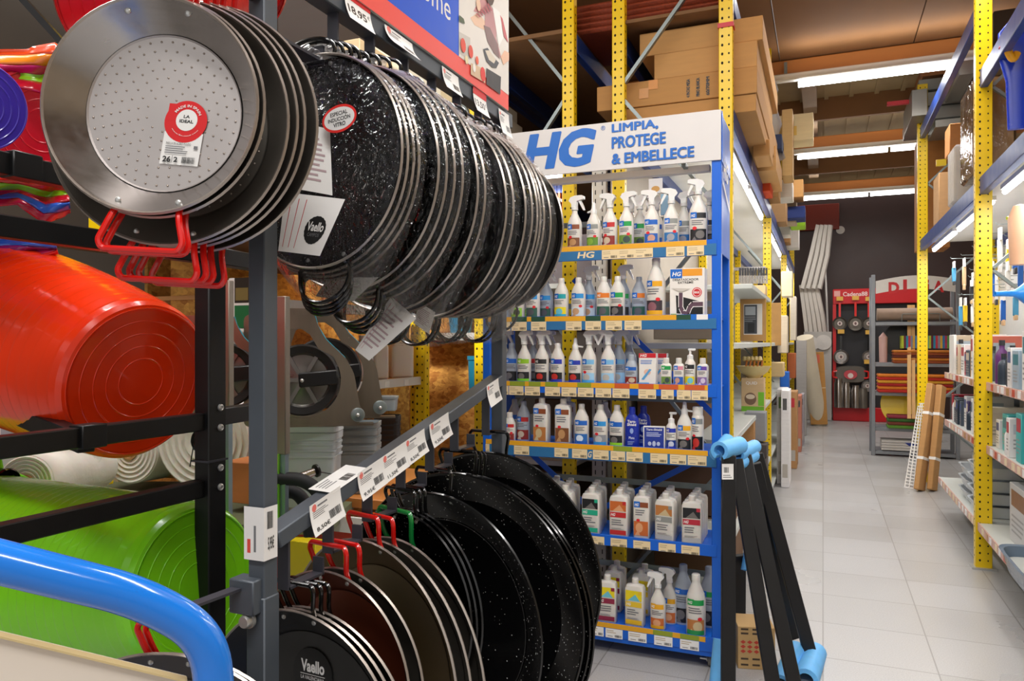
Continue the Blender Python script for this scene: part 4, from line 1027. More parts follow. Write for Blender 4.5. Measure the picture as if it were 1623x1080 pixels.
def tub(B, E, r0, r1, m_, name, label, ridges=26, sq=1.0, bulge=0., group='plastic tubs lying on the black stand'):
    B, E = Vector(B), Vector(E); ax = (E - B); L = ax.length
    q = ax.to_track_quat('Z', 'Y').to_matrix().to_4x4()
    t = thing(name, label, 'tub', (0, 0, 0), 0, group)
    t.location = B; T = q
    prof = [(.0003, .004)]
    for k in range(1, 6):
        r = r0 * (.13 + .155 * k)
        prof += [(r - .0016, .004), (r - .0006, .0031), (r + .0006, .0031), (r + .0016, .004)]
    prof += [(r0 * .88, .004), (r0 * .94, .008), (r0 * .98, .018), (r0, .034)]
    for k in range(ridges + 1):
        f = k / ridges; z = .034 + (L - .05) * f; r = r0 + (r1 - r0) * (f ** .85) + bulge * math.sin(f * math.pi) - .0
        prof += [(r, z), (r + (.0007 if 3 < k < ridges else 0), z + (L / ridges) * .12), (r + (.0007 if 3 < k < ridges else 0), z + (L / ridges) * .2), (r, z + (L / ridges) * .3)]
    prof += [(r1 + .012, L - .01), (r1 + .016, L - .002), (r1 + .012, L + .004), (r1 - .002, L), (r1 - .004, L - .05), (r0 * .97, .05), (.0003, .012)]
    m = MB(); m.lathe(prof, m_, 80, T); m.build('body', t, ang=16)
    m = MB()
    up = q @ Vector((0, 1, 0)); sd = q @ Vector((1, 0, 0)); az = q @ Vector((0, 0, 1))
    pts = [az * (L - .004) + sd * (s * .07) + up * (r1 + h) for s, h in ((-1, -.004), (-.9, .05), (.9, .05), (1, -.004))]
    m.tube(rpath(pts, .04, 6), .012, m_, 10, flat=.7); m.build('handle', t)
    return t
redtub = tub_mat('#FF3A0A'); greentub = tub_mat('#86E01C'); purpletub = tub_mat('#4A35B8'); crimtub = tub_mat('#C4142A')
tub(W(226, 606, 1.56), W(-70, 492, 1.93), .172, .213, redtub, 'flexible_tub', 'big orange red flexible tub lying sideways on the black stand', 26, 1.0, .013)
tub(W(318, 930, 1.58), W(-40, 905, 1.93), .174, .245, greentub, 'flexible_tub', 'big lime green flexible tub lying sideways under the red one', 30)
tub(W(-28, 168, 1.25), W(-240, 150, 1.55), .078, .11, purpletub, 'plastic_bucket', 'purple bucket at left edge showing its round base', 10)
tub(W(70, 200, 1.62), W(-120, 190, 1.9), .125, .15, crimtub, 'plastic_bucket', 'crimson bucket just behind the small purple bucket', 12)
tub(W(205, 20, 1.95), W(330, -60, 2.5), .20, .25, tub_mat('#B00F14'), 'plastic_bucket', 'dark red bucket standing high behind the front steel pan', 6)
# soft bags of striped plastic sticking out above and below the rail
def drape(pts_top, pts_bot, d, cols, label, n=24, ph=0., amp=.02):
    def fn(a, b):
        k = a * (len(pts_top) - 1); i = min(int(k), len(pts_top) - 2); f = k - i
        t0 = (pts_top[i][0] * (1 - f) + pts_top[i + 1][0] * f, pts_top[i][1] * (1 - f) + pts_top[i + 1][1] * f)
        b0 = (pts_bot[i][0] * (1 - f) + pts_bot[i + 1][0] * f, pts_bot[i][1] * (1 - f) + pts_bot[i + 1][1] * f)
        x = t0[0] * (1 - b) + b0[0] * b; y = t0[1] * (1 - b) + b0[1] * b
        return W(x, y, d + amp * math.sin(b * 9 + a * 4 + ph) + .5 * amp * math.sin(a * 17 + b * 5))
    m = MB(); nv = len(cols)
    for j, c in enumerate(cols):
        m.grid(lambda a, b: fn(a, (j + b) / nv), n, 4, tub_mat(c))
    o = m.build('soft_bucket', fix=False, ang=80); so = o.modifiers.new('thick', 'SOLIDIFY'); so.thickness = .004
    return tag(o, label, 'bucket', 'crumpled striped buckets on the stand')
drape([(-40, 78), (40, 78), (88, 70), (112, 92)], [(-40, 140), (30, 140), (70, 150), (100, 130)], 1.56, ['#E0481A', '#F08A1A', '#D81E5A', '#8CC81E', '#C4142A'], 'crumpled striped bucket rim above the upper rail, orange pink and lime', amp=.012)
drape([(-40, 268), (30, 272), (80, 276), (108, 284)], [(-40, 330), (30, 325), (70, 352), (112, 338)], 1.5, ['#B0184A', '#D8301A', '#8CC81E', '#C4142A', '#2F5FC8', '#B8143A'], 'crumpled striped bucket side hanging between the two upper rails', ph=1., amp=.014)
drape([(-40, 372), (10, 374), (50, 380), (90, 390)], [(-40, 470), (10, 440), (50, 420), (92, 400)], 1.72, ['#2F5FC8', '#8A1A6A', '#B0184A', '#D8201A'], 'striped bucket top just under the second rail at left', amp=.01)

# ================================================================== BLUE TUBE CART IN FRONT
ct = thing('hand_cart', 'blue tube handled cart with cream board at lower left front', 'cart', W(150, 1000, .8))
ct.location.z = 0; CO = ct.location.copy()
blu = mat('glossy_blue_tube_paint', '#1A7BE0', .2, 0, .05, 5, coat=.5)
h = [W(-420, 812, .66), W(-60, 876, .73), W(225, 947, .795), W(352, 1040, .83), W(362, 1400, .84)]
path = [h[0], h[1]] + rpath([h[1], h[2] * .985 + W(290, 970, .82) * .015, W(333, 1010, .828), h[4]], .075, 10)[1:]
m = MB(); m.tube([p - CO for p in path], .0212, blu, 28); m.build('handle_tube', ct)
cream = mat('cream_cart_board', '#E6DACB', .5, 0, .04, 5)
p0, p1 = W(-420, 905, .665), W(296, 1078, .83); dn = V(0, 0, -.85)
m = MB(); dirv = (p1 - p0).normalized(); nrm = dirv.cross(dn.normalized())
vs = [p0, p1, p1 + dn, p0 + dn]; vs2 = [v + nrm * .012 for v in vs]
m.add([v - CO for v in vs + vs2], [(0, 1, 2, 3), (4, 7, 6, 5), (0, 4, 5, 1), (1, 5, 6, 2), (2, 6, 7, 3), (3, 7, 4, 0)], cream); m.build('side_board', ct)
m = MB(); m.bar(W(-420, 905, .665) - CO, W(296, 1078, .83) - CO, .013, .002, mat('cream_edge_trim', '#D8C08A', .5)); m.build('edge_trim', ct)
m = MB(); m.box(((p0 + p1) / 2 - CO + V(0, 0, -1.02)), (.7, .4, .03), blu); m.build('platform', ct)

# ================================================================== BOXES MEASURED ON THE PHOTO
def pbox(px0, py0, px1, py1, d, depth, m_, name, label, cat, group=None, b=.002, parts=None, plane='Y'):
    if py1 is None: py1 = CY + EYE * F / d
    q = W((px0 + px1) / 2, (py0 + py1) / 2, d)
    if plane == 'Y': a = onY(px0, py1, q.y); c = onY(px1, py0, q.y); bt = onY(px1, py1, q.y); w_ = c.x - a.x
    h_ = c.z - bt.z; zb = bt.z
    o = MB(); o.box((0, depth / 2, h_ / 2), (w_, depth, h_), m_, b=b)
    o = o.build(name); o.location = ((a.x + c.x) / 2, q.y, zb); o['label'] = label; o['category'] = cat
    if group: o['group'] = group
    o['dims'] = (w_, depth, h_)
    return o
def dims(o): return tuple(o['dims'])
def face(o, name='box_print', **k):                     # printing on the front of a box
    w_, dp, h_ = dims(o)
    d = Decal(flat((-w_ / 2, 0, 0), XA, ZA)); d._o = o; d._n = name
    return d, w_, h_
def endface(d, label=None):
    d.build(d._n, d._o, fix=False, **({'label': label} if label else {}))

# ================================================================== YELLOW RACKING
HOLE = holedark
def post_mesh(wx, wy, h, m_=None, faces=('f', 'r', 'l'), pitch=.05):
    m_ = m_ or yellowp
    b = MB(); b.box((0, 0, h / 2), (wx, wy, h), m_, b=.003)
    n = int(h / pitch)
    for k in range(n):
        z = .06 + k * pitch
        if z > h - .03: break
        for s in (-.24, .24):
            r = .0075 if s < 0 else .0055
            pts = [(0, 1.25), (.8, .5), (.8, -.5), (0, -1.25), (-.8, -.5), (-.8, .5)]
            b.add([(s * wx + r * x, -wy / 2 - .0005, z + r * y) for x, y in pts], [list(range(6))], HOLE)
        for sd in (1, -1):
            if ('r' if sd > 0 else 'l') in faces:
                r = .006
                b.add([(sd * (wx / 2 + .0005), r * x, z + .025 + r * y) for x, y in ((1, 1), (1, -1), (-1, -1), (-1, 1))], [(0, 1, 2, 3)], HOLE)
    return b
def rack_thing(name, label, loc): return thing(name, label, 'racking', loc)
def beam_mb(p, q, h=.11, w_=.045, m_=None):
    b = MB(); b.bar(p, q, w_, h, m_ or bluep, b=.004)
    return b
white_deck = mat('white_melamine_deck', '#EFEDE8', .5, 0, .03, 5)
brown_deck = mat('brown_chipboard_deck', '#7A5836', .8, 0, .12, 14)
def lit_lamp(parent, p, q, name='shelf_lamp'):
    b = MB(); b.tube([p, q], .016, tubelight, 12)
    b.bar(Vector(p) + V(0, 0, .03), Vector(q) + V(0, 0, .03), .05, .03, white); return b.build(name, parent)
def shelf_light(loc, size, power):
    l = bpy.data.lights.new('shelf_tube_glow', 'AREA'); l.shape = 'RECTANGLE'; l.size, l.size_y = size; l.energy = power; l.color = (1, .98, .95)
    o = bpy.data.objects.new('shelf_tube_glow', l); o.location = loc; COL.objects.link(o); return o
# left aisle rack, behind the display
AX0, AX1 = -1.151, -.464
ra = rack_thing('storage_rack', 'yellow and blue storage rack along the left side of the aisle', (AX1, 4.35, 0))
AO = Vector((AX1, 4.35, 0)); pm = post_mesh(.075, .06, 4.4).build('post', ra); pm.location = (-.0375, 0, 0)
YS = (4.35, 7.7, 11.05, 14.0)
for Y in YS:
    for x in (AX1, AX0 + .075):
        if (x, Y) == (AX1, 4.35): continue
        c = pm.copy(); COL.objects.link(c); c.parent = ra; c.location = (x - AX1 - .0375, Y - 4.35, 0)
def lb(mb, name, root, O): mb.v = [v - O for v in mb.v]; return mb.build(name, root)
for Y in YS:
    for z0, z1, s in ((.13, .85, 0), (.85, 1.57, 1), (1.57, 2.28, 0), (2.28, 3.0, 1), (3.06, 3.8, 0)):
        xa, xb = (AX1 - .05, AX0 + .05) if s else (AX0 + .05, AX1 - .05)
        b = MB(); b.bar((xa, Y, z0), (xb, Y, z1), .03, .02, galv); lb(b, 'brace', ra, AO)
for Y0, Y1 in zip(YS, YS[1:]):
    for x in (AX1 - .02, AX0 + .02):
        for zt2 in (2.864, 3.53 if x > -.6 else 3.43):
            lb(beam_mb((x, Y0 + .03, zt2 - .055), (x, Y1 - .03, zt2 - .055)), 'beam', ra, AO)
    for zt2, dm in ((2.85, white_deck), (3.44, brown_deck)):
        b = MB(); b.box(((AX0 + AX1) / 2 - .01, (Y0 + Y1) / 2, zt2 + .002), (AX1 - AX0 - .1, Y1 - Y0, .02), dm); lb(b, 'deck', ra, AO)
    if Y0 < 5:
        b = MB(); b.box(((AX0 + AX1) / 2 + .02, 6.65, 1.955), (AX1 - AX0 - .05, 2.0, .035), mat('grey_white_shelf', '#C9CDC8', .5, 0, .04, 8), b=.003); lb(b, 'shelf', ra, AO)
    for zs, th in ((1.55, .035), (1.0, .035), (.45, .035), (.1, .04)):
        b = MB(); b.box(((AX0 + AX1) / 2 + .02, (Y0 + Y1) / 2, zs - .02), (AX1 - AX0 - .05, Y1 - Y0 - .06, th), mat('grey_white_shelf', '#C9CDC8', .5, 0, .04, 8), b=.003); lb(b, 'shelf', ra, AO)
    b = MB(); b.box((AX0 - .01, (Y0 + Y1) / 2, 1.45), (.012, Y1 - Y0, 2.7), mat('grey_beige_back_panel', '#A89C8E', .6, 0, .08, 4)); lb(b, 'back_panel', ra, AO)
    lit_lamp(ra, Vector((AX1 - .08, Y0 + .3, 2.73)) - AO, Vector((AX1 - .08, Y0 + 1.6, 2.73)) - AO)
    lit_lamp(ra, Vector((AX1 - .08, Y0 + 1.75, 2.73)) - AO, Vector((AX1 - .08, Y1 - .2, 2.73)) - AO)
    shelf_light((AX1 - .1, (Y0 + Y1) / 2, 2.69), (.1, 2.6), 17)
d = Decal(flat((AX1 - .0375 - .02, 4.35 - .0308, 0), XA, ZA)); 
b = MB(); b.box((-.037, 0, 3.32), (.086, .072, .025), mat('red_tape', '#C41A2A', .4)); b.build('red_tape', ra)
# middle rack, second yellow end frame behind the display
BX0, BX1 = -2.05, -1.386
rb_ = rack_thing('storage_rack', 'yellow racking end frame left of the aisle rack, behind the display sign', (BX1, 4.35, 0)); BO = Vector((BX1, 4.35, 0))
for Y in (4.35, 7.7):
    for x in (BX1, BX0 + .075):
        c = pm.copy(); COL.objects.link(c); c.parent = rb_; c.location = (x - BX1 - .0375, Y - 4.35, 0)
for Y in (4.35, 7.7):
    for z0, z1, s in ((.13, .85, 1), (.85, 1.57, 0), (1.57, 2.28, 1), (2.28, 3.05, 0), (3.11, 3.85, 1)):
        xa, xb = (BX1 - .05, BX0 + .05) if s else (BX0 + .05, BX1 - .05)
        b = MB(); b.bar((xa, Y, z0), (xb, Y, z1), .03, .02, galv); lb(b, 'brace', rb_, BO)
for x in (BX1 - .02, BX0 + .02):
    for zt2 in (2.75, 3.43): lb(beam_mb((x, 4.38, zt2 - .055), (x, 7.67, zt2 - .055)), 'beam', rb_, BO)
for zt2 in (2.75, 3.44):
    b = MB(); b.box(((BX0 + BX1) / 2, 6.0, zt2), (BX1 - BX0 - .02, 3.35, .025), brown_deck); lb(b, 'deck', rb_, BO)
b = MB(); b.box((BX1 + .11, 4.5, 1.4), (.09, .04, 2.75), mat('white_slotted_strut', '#D8D5CC', .45, 0, .04, 8), b=.003)
for k in range(50):
    for s in (-.022, .022): b.add([(BX1 + .11 + s + x, 4.479, .1 + k * .054 + z) for x, z in ((-.003, -.014), (.003, -.014), (.003, .014), (-.003, .014))], [(0, 1, 2, 3)], HOLE)
lb(b, 'slotted_strut', rb_, BO)
for z in (.35, .8, 1.3, 1.9):
    b = MB(); b.box(((BX0 + BX1) / 2, 6.0, z), (BX1 - BX0 - .04, 3.2, .03), mat('grey_white_shelf', '#C9CDC8')); lb(b, 'shelf', rb_, BO)
# deck overhead further left, its brown underside and dark blue beams
ov = rack_thing('storage_rack', 'brown overhead deck with dark blue beams at upper left of the sign', (-2.2, 4.35, 0)); OO = Vector((-2.2, 4.35, 0))
b = MB(); b.box((-3.0, 6.0, 3.445), (1.8, 3.4, .025), brown_deck); lb(b, 'deck', ov, OO)
for x in (-2.15, -2.9):
    lb(beam_mb((x, 4.4, 3.38), (x, 7.7, 3.38)), 'beam', ov, OO); lb(beam_mb((x, 4.4, 2.82), (x, 7.7, 2.82)), 'beam', ov, OO)
for x in (-2.45, -3.4):
    c = pm.copy(); COL.objects.link(c); c.parent = ov; c.location = (x + 2.2, -.05, 0)
b = MB(); b.box((-2.95, 6.0, 2.88), (1.7, 3.3, .025), brown_deck); lb(b, 'deck', ov, OO)
b = MB(); b.bar((-2.4, 4.36, 3.6), (-2.05, 4.36, 2.9), .03, .02, galv); lb(b, 'brace', ov, OO)
a_, b_ = onY(850, 276, 4.55), onY(925, 272, 4.55); lit_lamp(rb_, Vector((BX0 + .1, 4.55, 2.62)) - BO, Vector((BX1 - .1, 4.55, 2.62)) - BO); shelf_light(((BX0 + BX1) / 2, 4.6, 2.58), (.5, .08), 6)
# boxes on the racks beside the sign
def carton_at(x0, x1, y0, z0, z1, depth, label, m_=None, group='cardboard boxes on the racks'):
    o = MB(); o.box((0, depth / 2, (z1 - z0) / 2), (x1 - x0, depth, z1 - z0), m_ or card(), b=.003); o = o.build('cardboard_box')
    o.location = ((x0 + x1) / 2, y0, z0); o['label'] = label; o['category'] = 'box'; o['group'] = group; o['dims'] = (x1 - x0, depth, z1 - z0); return o
lc = card('#C2935A')
o = carton_at(-1.02, -.315, 4.47, 3.267, 3.405, 1.5, 'topmost long brown box beside the yellow post above the sign', lc)
o = carton_at(-.93, -.345, 4.46, 3.116, 3.265, 1.4, 'long brown box second from top above the display sign', lc)
o = carton_at(-1.28, -.344, 4.45, 2.964, 3.114, 1.6, 'long brown box printed with text in capitals above the sign', card('#B98A52'))
d, w_, h_ = face(o)
T_ = [('4 PATAS MESA', .6), ('PINO BLANCA', .66), ('60/70MM', .72)]
for tx, u in T_:
    f = d.fn
    d.fn = (lambda uu: (lambda a, b2, k: f(w_ * uu - b2, h_ * .12 + a, k)))(u); d.text(tx, 0, 0, h_ * .72, .02, black, .0, heavy=.0012); d.fn = f
d.rect(w_ * .34, h_ * .62, w_ * .40, h_ * .99, ink('#D08A3A')); d.rect(w_ * .28, h_ * .3, w_ * .34, h_ * .7, ink('#C98F4F')); endface(d)
o = carton_at(-1.1, -.35, 4.46, 2.864, 2.962, 1.4, 'lowest long brown box just behind the display sign top', card('#B98A52'))
for i, (x1, y0, z0, z1) in enumerate(((-.33, 6.05, 2.864, 3.05), (-.36, 6.1, 3.052, 3.24), (-.40, 6.1, 3.242, 3.4))):
    carton_at(-.95, x1, y0, z0, z1, .9, 'brown box %s of the stack behind the long boxes' % ('lowest', 'middle', 'topmost')[i], lc)
carton_at(-2.25, -1.95, 4.5, 2.9, 3.06, .4, 'lower grey white box left of the sign on the overhead deck', card('#B5A891')); carton_at(-2.27, -1.99, 4.5, 3.062, 3.17, .4, 'upper open grey white box left of the sign on the overhead deck', card('#A99C86'))
for i in range(5):
    o = MB(); o.box((0, 0, 0), (.95, .6, .035), mat('orange_red_mesh_roll', '#8C3A1E', .7, 0, .3, 60, .2), b=.015); o = o.build('folded_netting'); o.location = (-1.0, 4.75, 3.475 + i * .036); tag(o, 'folded orange red netting, layer %s from bottom on the top deck' % ORD[i], 'netting', 'netting on the top deck')
# things on top of the left aisle rack, overhanging the beam
clut = [(1193, 220, 1220, 246, 5.0, '#B98A52', 'cardboard box on the rack deck right of the display sign'), (1221, 212, 1239, 236, 6.4, '#27324f', 'navy box on the rack deck beside the tall kraft carton'),
        (1239, 172, 1256, 278, 6.7, '#C9A36A', 'tall kraft carton with an arrow overhanging the left rack'), (1205, 249, 1221, 303, 6.2, '#D24A1C', 'orange box low on the left rack beam'),
        (1217, 247, 1234, 279, 6.9, '#C2935A', 'small kraft box stacked above another beside the orange box'), (1216, 280, 1234, 312, 6.85, '#B08350', 'kraft box resting on the beam beside the orange box'),
        (1234, 284, 1256, 312, 7.2, '#D9D2C6', 'white film wrapped bundle on the left rack deck'), (1262, 284, 1273, 312, 8.3, '#C9965A', 'kraft bag overhanging the aisle below the second ceiling lamp'),
        (1217, 318, 1246, 352, 8.1, '#A88258', 'brown box further along the left rack deck'), (1258, 326, 1276, 345, 8.4, '#22336E', 'navy blue box overhanging the aisle on left'),
        (1264, 346, 1276, 358, 9.0, '#9ACB2A', 'small lime green box overhanging the aisle'), (1234, 352, 1252, 372, 9.2, '#DAD6CF', 'whitish packet on the left rack deck far along'),
        (1248, 300, 1262, 352, 8.6, '#B9A58A', 'tan upright carton leaning out of the left rack deck'), (1252, 352, 1266, 392, 10.2, '#E4E1DC', 'white bags hanging over the left beam far along'),
        (1232, 372, 1252, 384, 9.8, '#B58858', 'small kraft box above the second yellow post')]
for (x0, y0, x1, y1, d_, hx, lbl) in clut:
    if x0 >= 1246: x0 -= 12
    pbox(x0, y0, x1, y1, d_, .35, card(hx), 'stored_box', lbl, 'box', 'boxes stored on top of the left rack', .006)
o = pbox(1203, 178, 1289, 220, 7.04, .3, card('#E8D6A8'), 'open_carton', 'cream open carton with yellow print under the first ceiling lamp', 'box', None, .004)
d, w_, h_ = face(o); d.rect(w_ * .2, h_ * .2, w_ * .7, h_ * .55, ink('#E2B63A')); endface(d)
m = MB()
for i in range(9):
    pts = []
q = [W(1216 + i * 2, 108 + i * 18, 6.2 + i * .05) for i in range(9)]
m.tube(q, [.03 + .02 * ((i * 7) % 3) for i in range(9)], milky, 9); o = m.build('film_wrap'); tag(o, 'white plastic film hanging off the boxes beside the yellow post', 'film')

# goods in the first bay of the left rack
gz = lambda Y: None
o = pbox(1173, 472, 1214, 541, 6.7, .03, mat('tan_picture_frame_wood', '#C89A5E', .5, 0, .1, 10), 'picture_frame', 'tan wooden frame with a city picture on the left rack', 'picture frame')
d, w_, h_ = face(o, 'picture'); d.rect(w_ * .14, h_ * .15, w_ * .86, h_ * .86, white); d.rect(w_ * .16, h_ * .17, w_ * .66, h_ * .84, ink('#4A4F57')); d.rect(w_ * .2, h_ * .6, w_ * .6, h_ * .8, ink('#B9C2CC')); d.rect(w_ * .3, h_ * .2, w_ * .56, h_ * .42, ink('#2c2f35')); d.bars(w_ * .18, h_ * .44, w_ * .62, h_ * .58, ink('#9aa0a8'), 3); endface(d, 'black and white city picture')
o = pbox(1222, 480, 1238, 548, 7.95, .03, mat('tan_picture_frame_wood', '#C89A5E'), 'picture_frame', 'brown picture frame seen edge on just past second yellow post', 'picture frame')
bm_ = mat('bamboo_bowl', '#D9C48A', .4, 0, .1, 12)
o_q = o = pbox(1175, 600, 1211, 655, 6.0, .16, card('#CDB088'), 'appliance_carton', 'kraft carton with green base under the bamboo bowl', 'box')
p = o.location + V(0, .08, dims(o)[2])
o = MB(); o.lathe([(.0002, 0), (.05, 0), (.055, .006), (.11, .05), (.135, .095), (.131, .095), (.10, .05), (.05, .012), (.0002, .012)], bm_, 36); o = o.build('bamboo_bowl'); o.location = p; o['label'] = 'pale bamboo bowl on top of the green based carton'; o['category'] = 'bowl'
for i in range(5):
    o = MB(); o.tube([(0, 0, 0), (.02, .0, .11)], [.006, .008], wood, 8); o.lathe([(.0002, .1), (.02, .115), (.014, .14), (.0002, .145)], bm_, 12); o = o.build('wooden_spoon'); o.location = p + V(-.07 + i * .03, .0, .03); o['label'] = 'wooden utensil in the bamboo bowl, %s from left' % ORD[i]; o['category'] = 'utensil'; o['group'] = 'wooden utensils in the bowl'
o = o_q; d, w_, h_ = face(o); d.rect(0, 0, w_, h_ * .18, ink('#6FB02A')); d.rect(w_ * .74, h_ * .2, w_, h_ * .6, ink('#74BC2E')); d.text('QUID', w_ * .2, h_ * .8, w_ * .5, h_ * .1, white, .02); d.ell(w_ * .4, h_ * .4, w_ * .26, h_ * .18, ink('#7A5F4A')); d.ell(w_ * .4, h_ * .46, w_ * .2, h_ * .07, ink('#D8C8B0')); endface(d)
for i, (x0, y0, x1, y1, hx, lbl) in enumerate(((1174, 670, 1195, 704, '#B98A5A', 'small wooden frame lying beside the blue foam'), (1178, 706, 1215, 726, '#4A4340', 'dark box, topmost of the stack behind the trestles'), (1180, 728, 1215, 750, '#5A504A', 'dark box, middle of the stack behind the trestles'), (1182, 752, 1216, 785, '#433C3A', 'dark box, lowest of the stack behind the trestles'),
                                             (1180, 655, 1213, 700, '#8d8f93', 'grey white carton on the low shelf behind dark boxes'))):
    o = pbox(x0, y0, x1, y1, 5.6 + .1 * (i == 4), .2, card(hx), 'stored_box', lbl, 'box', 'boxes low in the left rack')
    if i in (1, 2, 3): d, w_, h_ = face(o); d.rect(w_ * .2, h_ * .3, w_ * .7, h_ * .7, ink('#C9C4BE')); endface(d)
o = pbox(1176, 785, 1200, 850, 5.0, .2, card('#C9A878'), 'stored_box', 'kraft box on the lowest shelf seen between the trestle bars', 'box')
for i in range(11):                                       # hanging knives high in the bay
    p = onY(1173 + i * 4.2, 436, 7.2); o = MB(); o.box((0, 0, .03), (.018, .01, .07), plastic('#2a2a2e')); o.box((0, 0, -.04), (.02, .003, .08), steel)
    o = o.build('kitchen_knife'); o.location = p; o['label'] = 'hanging kitchen knife, %s from left in the lit left bay' % ORD[i]; o['category'] = 'knife'; o['group'] = 'knives hanging in the left rack'
b = MB(); a_ = onY(1178, 426, 7.2); b.bar((a_.x - .1, 7.215, a_.z), (AX1 - .02, 7.215, a_.z), .012, .03, steel); lb(b, 'knife_rail', ra, AO)
o = pbox(1172, 452, 1213, 467, 6.6, .25, card('#D8B88A'), 'wooden_tray', 'pale wooden tray under the hanging knives', 'tray')
for i, (x0, y0, x1, y1, Yd, hx) in enumerate(((1231, 618, 1247, 734, 8.2, '#DDD9D8'), (1238, 620, 1251, 738, 8.0, '#E9E6E6'), (1251, 622, 1263, 700, 9.2, '#B98A5A'), (1252, 640, 1262, 692, 9.6, '#D9D4D4'), (1264, 628, 1270, 686, 10.6, '#C8806A'), (1269, 626, 1274, 680, 11.3, '#A9A2A8'))):
    o = pbox(x0, y0, x1, None, Yd * 1.0, .5, card(hx), 'flat_pack', '%s flat pack box standing against the left rack, %s from front' % (('grey white', 'white', 'kraft', 'white labelled', 'salmon', 'greyish')[i], ORD[i]), 'box', 'flat pack boxes leaning along the left rack')
    d, w_, h_ = face(o); d.rect(w_ * .15, h_ * .1, w_ * .8, h_ * .24, ink('#B9B2A8')); d.rect(w_ * .2, h_ * .8, w_ * .7, h_ * .92, ink(('#6a8a4a', '#444', '#C8303A', '#C8303A', '#eee', '#777')[i] if len(('#6a8a4a', '#444444', '#C8303A')[min(i, 2)]) == 7 else '#444444') if i not in (1, 4, 5) else ink('#555555')); endface(d)
for i, (x0, y0, x1, y1, d_, hx, lbl) in enumerate(((1218, 575, 1242, 598, 7.9, '#C9AE7E', 'bamboo bowls past the second yellow post'), (1236, 590, 1250, 620, 8.8, '#1F5FB8', 'blue bag behind the second yellow post'), (1232, 500, 1248, 560, 9.0, '#D9C9B0', 'pale board between second and third posts'), (1238, 430, 1256, 470, 9.3, '#E8D8B8', 'round straw lampshade between the second and third posts'), (1248, 560, 1261, 600, 11.2, '#B8653A', 'terracotta carton near the fourth post'), (1252, 470, 1262, 540, 11.2, '#D8CDBE', 'pale carton between third and fourth posts'))):
    pbox(x0, y0, x1, y1, d_, .3, card(hx), 'shelf_goods', lbl, 'goods', 'goods deep in the left rack', .008)
# tools hanging behind the display and cards above the bottles
for i in range(9):
    p = onY(848 + i * 6.4, 300, 4.75); b = MB(); col = plastic('#E2521E'); b.box((0, 0, 0), (.024, .012, .05), plastic('#1F3F9A')); b.box((0, 0, -.17), (.016, .01, .3), col, b=.003); b.box((0, 0, .04), (.008, .008, .04), plastic('#B8201E'))
    o = b.build('hanging_saw'); o.location = p; o['label'] = 'orange and blue hand tool hanging behind the sign, %s from left' % ORD[i]; o['category'] = 'tool'; o['group'] = 'orange tools hanging behind the display'
b = MB()
o = pbox(1028, 282, 1050, 306, 4.15, .004, paper, 'hanging_card', 'white product card with photo hanging above the top shelf', 'card'); d, w_, h_ = face(o); d.ell(w_ * .5, h_ * .3, w_ * .3, h_ * .2, ink('#D9A45A')); endface(d)
pbox(1047, 306, 1068, 340, 4.12, .01, ink('#9CC4DC'), 'hanging_packet', 'pale blue packet hanging above the top shelf', 'packet')
# plain boxes filling the racks behind the display
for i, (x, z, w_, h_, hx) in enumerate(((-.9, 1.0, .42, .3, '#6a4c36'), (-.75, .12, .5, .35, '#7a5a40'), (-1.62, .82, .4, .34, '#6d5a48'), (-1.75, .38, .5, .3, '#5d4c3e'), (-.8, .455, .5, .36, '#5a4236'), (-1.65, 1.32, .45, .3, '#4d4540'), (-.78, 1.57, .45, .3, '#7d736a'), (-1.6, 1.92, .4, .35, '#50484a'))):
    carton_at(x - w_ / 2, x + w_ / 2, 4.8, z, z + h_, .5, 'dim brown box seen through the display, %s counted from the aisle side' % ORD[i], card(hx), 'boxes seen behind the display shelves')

# ================================================================== FOAM CAPPED TRESTLES BY THE DISPLAY
foam = mat('light_blue_foam', '#6AB6F0', .55, 0, .08, 20, .1, sss=.2)
tb = mat('black_trestle_steel', '#151517', .45, .2, .08, 15)
def foam_sleeve(p, q, r, mb):
    p, q = Vector(p), Vector(q); ax = (q - p)
    T = Matrix.Translation(p) @ ax.to_track_quat('Z', 'Y').to_matrix().to_4x4(); L = ax.length
    poly = []
    for k in range(15):
        a = RAD(-60 + 300 * k / 14); poly.append((r * math.cos(a), r * math.sin(a)))
    for k in range(14, -1, -1):
        a = RAD(-60 + 300 * k / 14); poly.append((r * .62 * math.cos(a), r * .62 * math.sin(a)))
    n = len(poly); vs = [(x, y, z) for z in (0, L) for x, y in poly]
    fs = [[i, (i + 1) % n, n + (i + 1) % n, n + i] for i in range(n)]
    h2 = n // 2
    for z in (0, n):
        for i in range(h2 - 1): fs.append([z + i, z + i + 1, z + n - 2 - i, z + n - 1 - i])
    mb.add(vs, fs, foam, T)
def trestle(legs, tops, feet, label, tagp=None):
    base = Vector(legs[0][1]); base.z = 0
    t = thing('trestle', label, 'trestle', base, 0, 'black trestles with blue foam')
    for a, b in legs:
        m = MB(); m.bar(Vector(a) - base, Vector(b) - base, .062, .022, tb, up=V(SN, -CS, 0), b=.003); m.build('leg', t)
    for a, b, r in tops:
        m = MB(); foam_sleeve(Vector(a) - base, Vector(b) - base, r, m); m.build('foam_sleeve', t, label='light blue foam sleeve')
    for a, b, r in feet:
        m = MB(); foam_sleeve(Vector(a) - base, Vector(b) - base, r, m); m.build('foam_sleeve', t, label='light blue foam sleeve')
    if tagp:
        q = Vector(tagp) - base; d = Decal(flat(q, V(CS, SN, 0), V(0, 0, 1))); d.rect(-.025, -.035, .027, .035, paper); d.barcode(-.016, -.005, .006, .02, black, 9); d.bars(-.02, -.03, .02, -.012, grey, 2); d.build('price_label', t, fix=False)
    return t
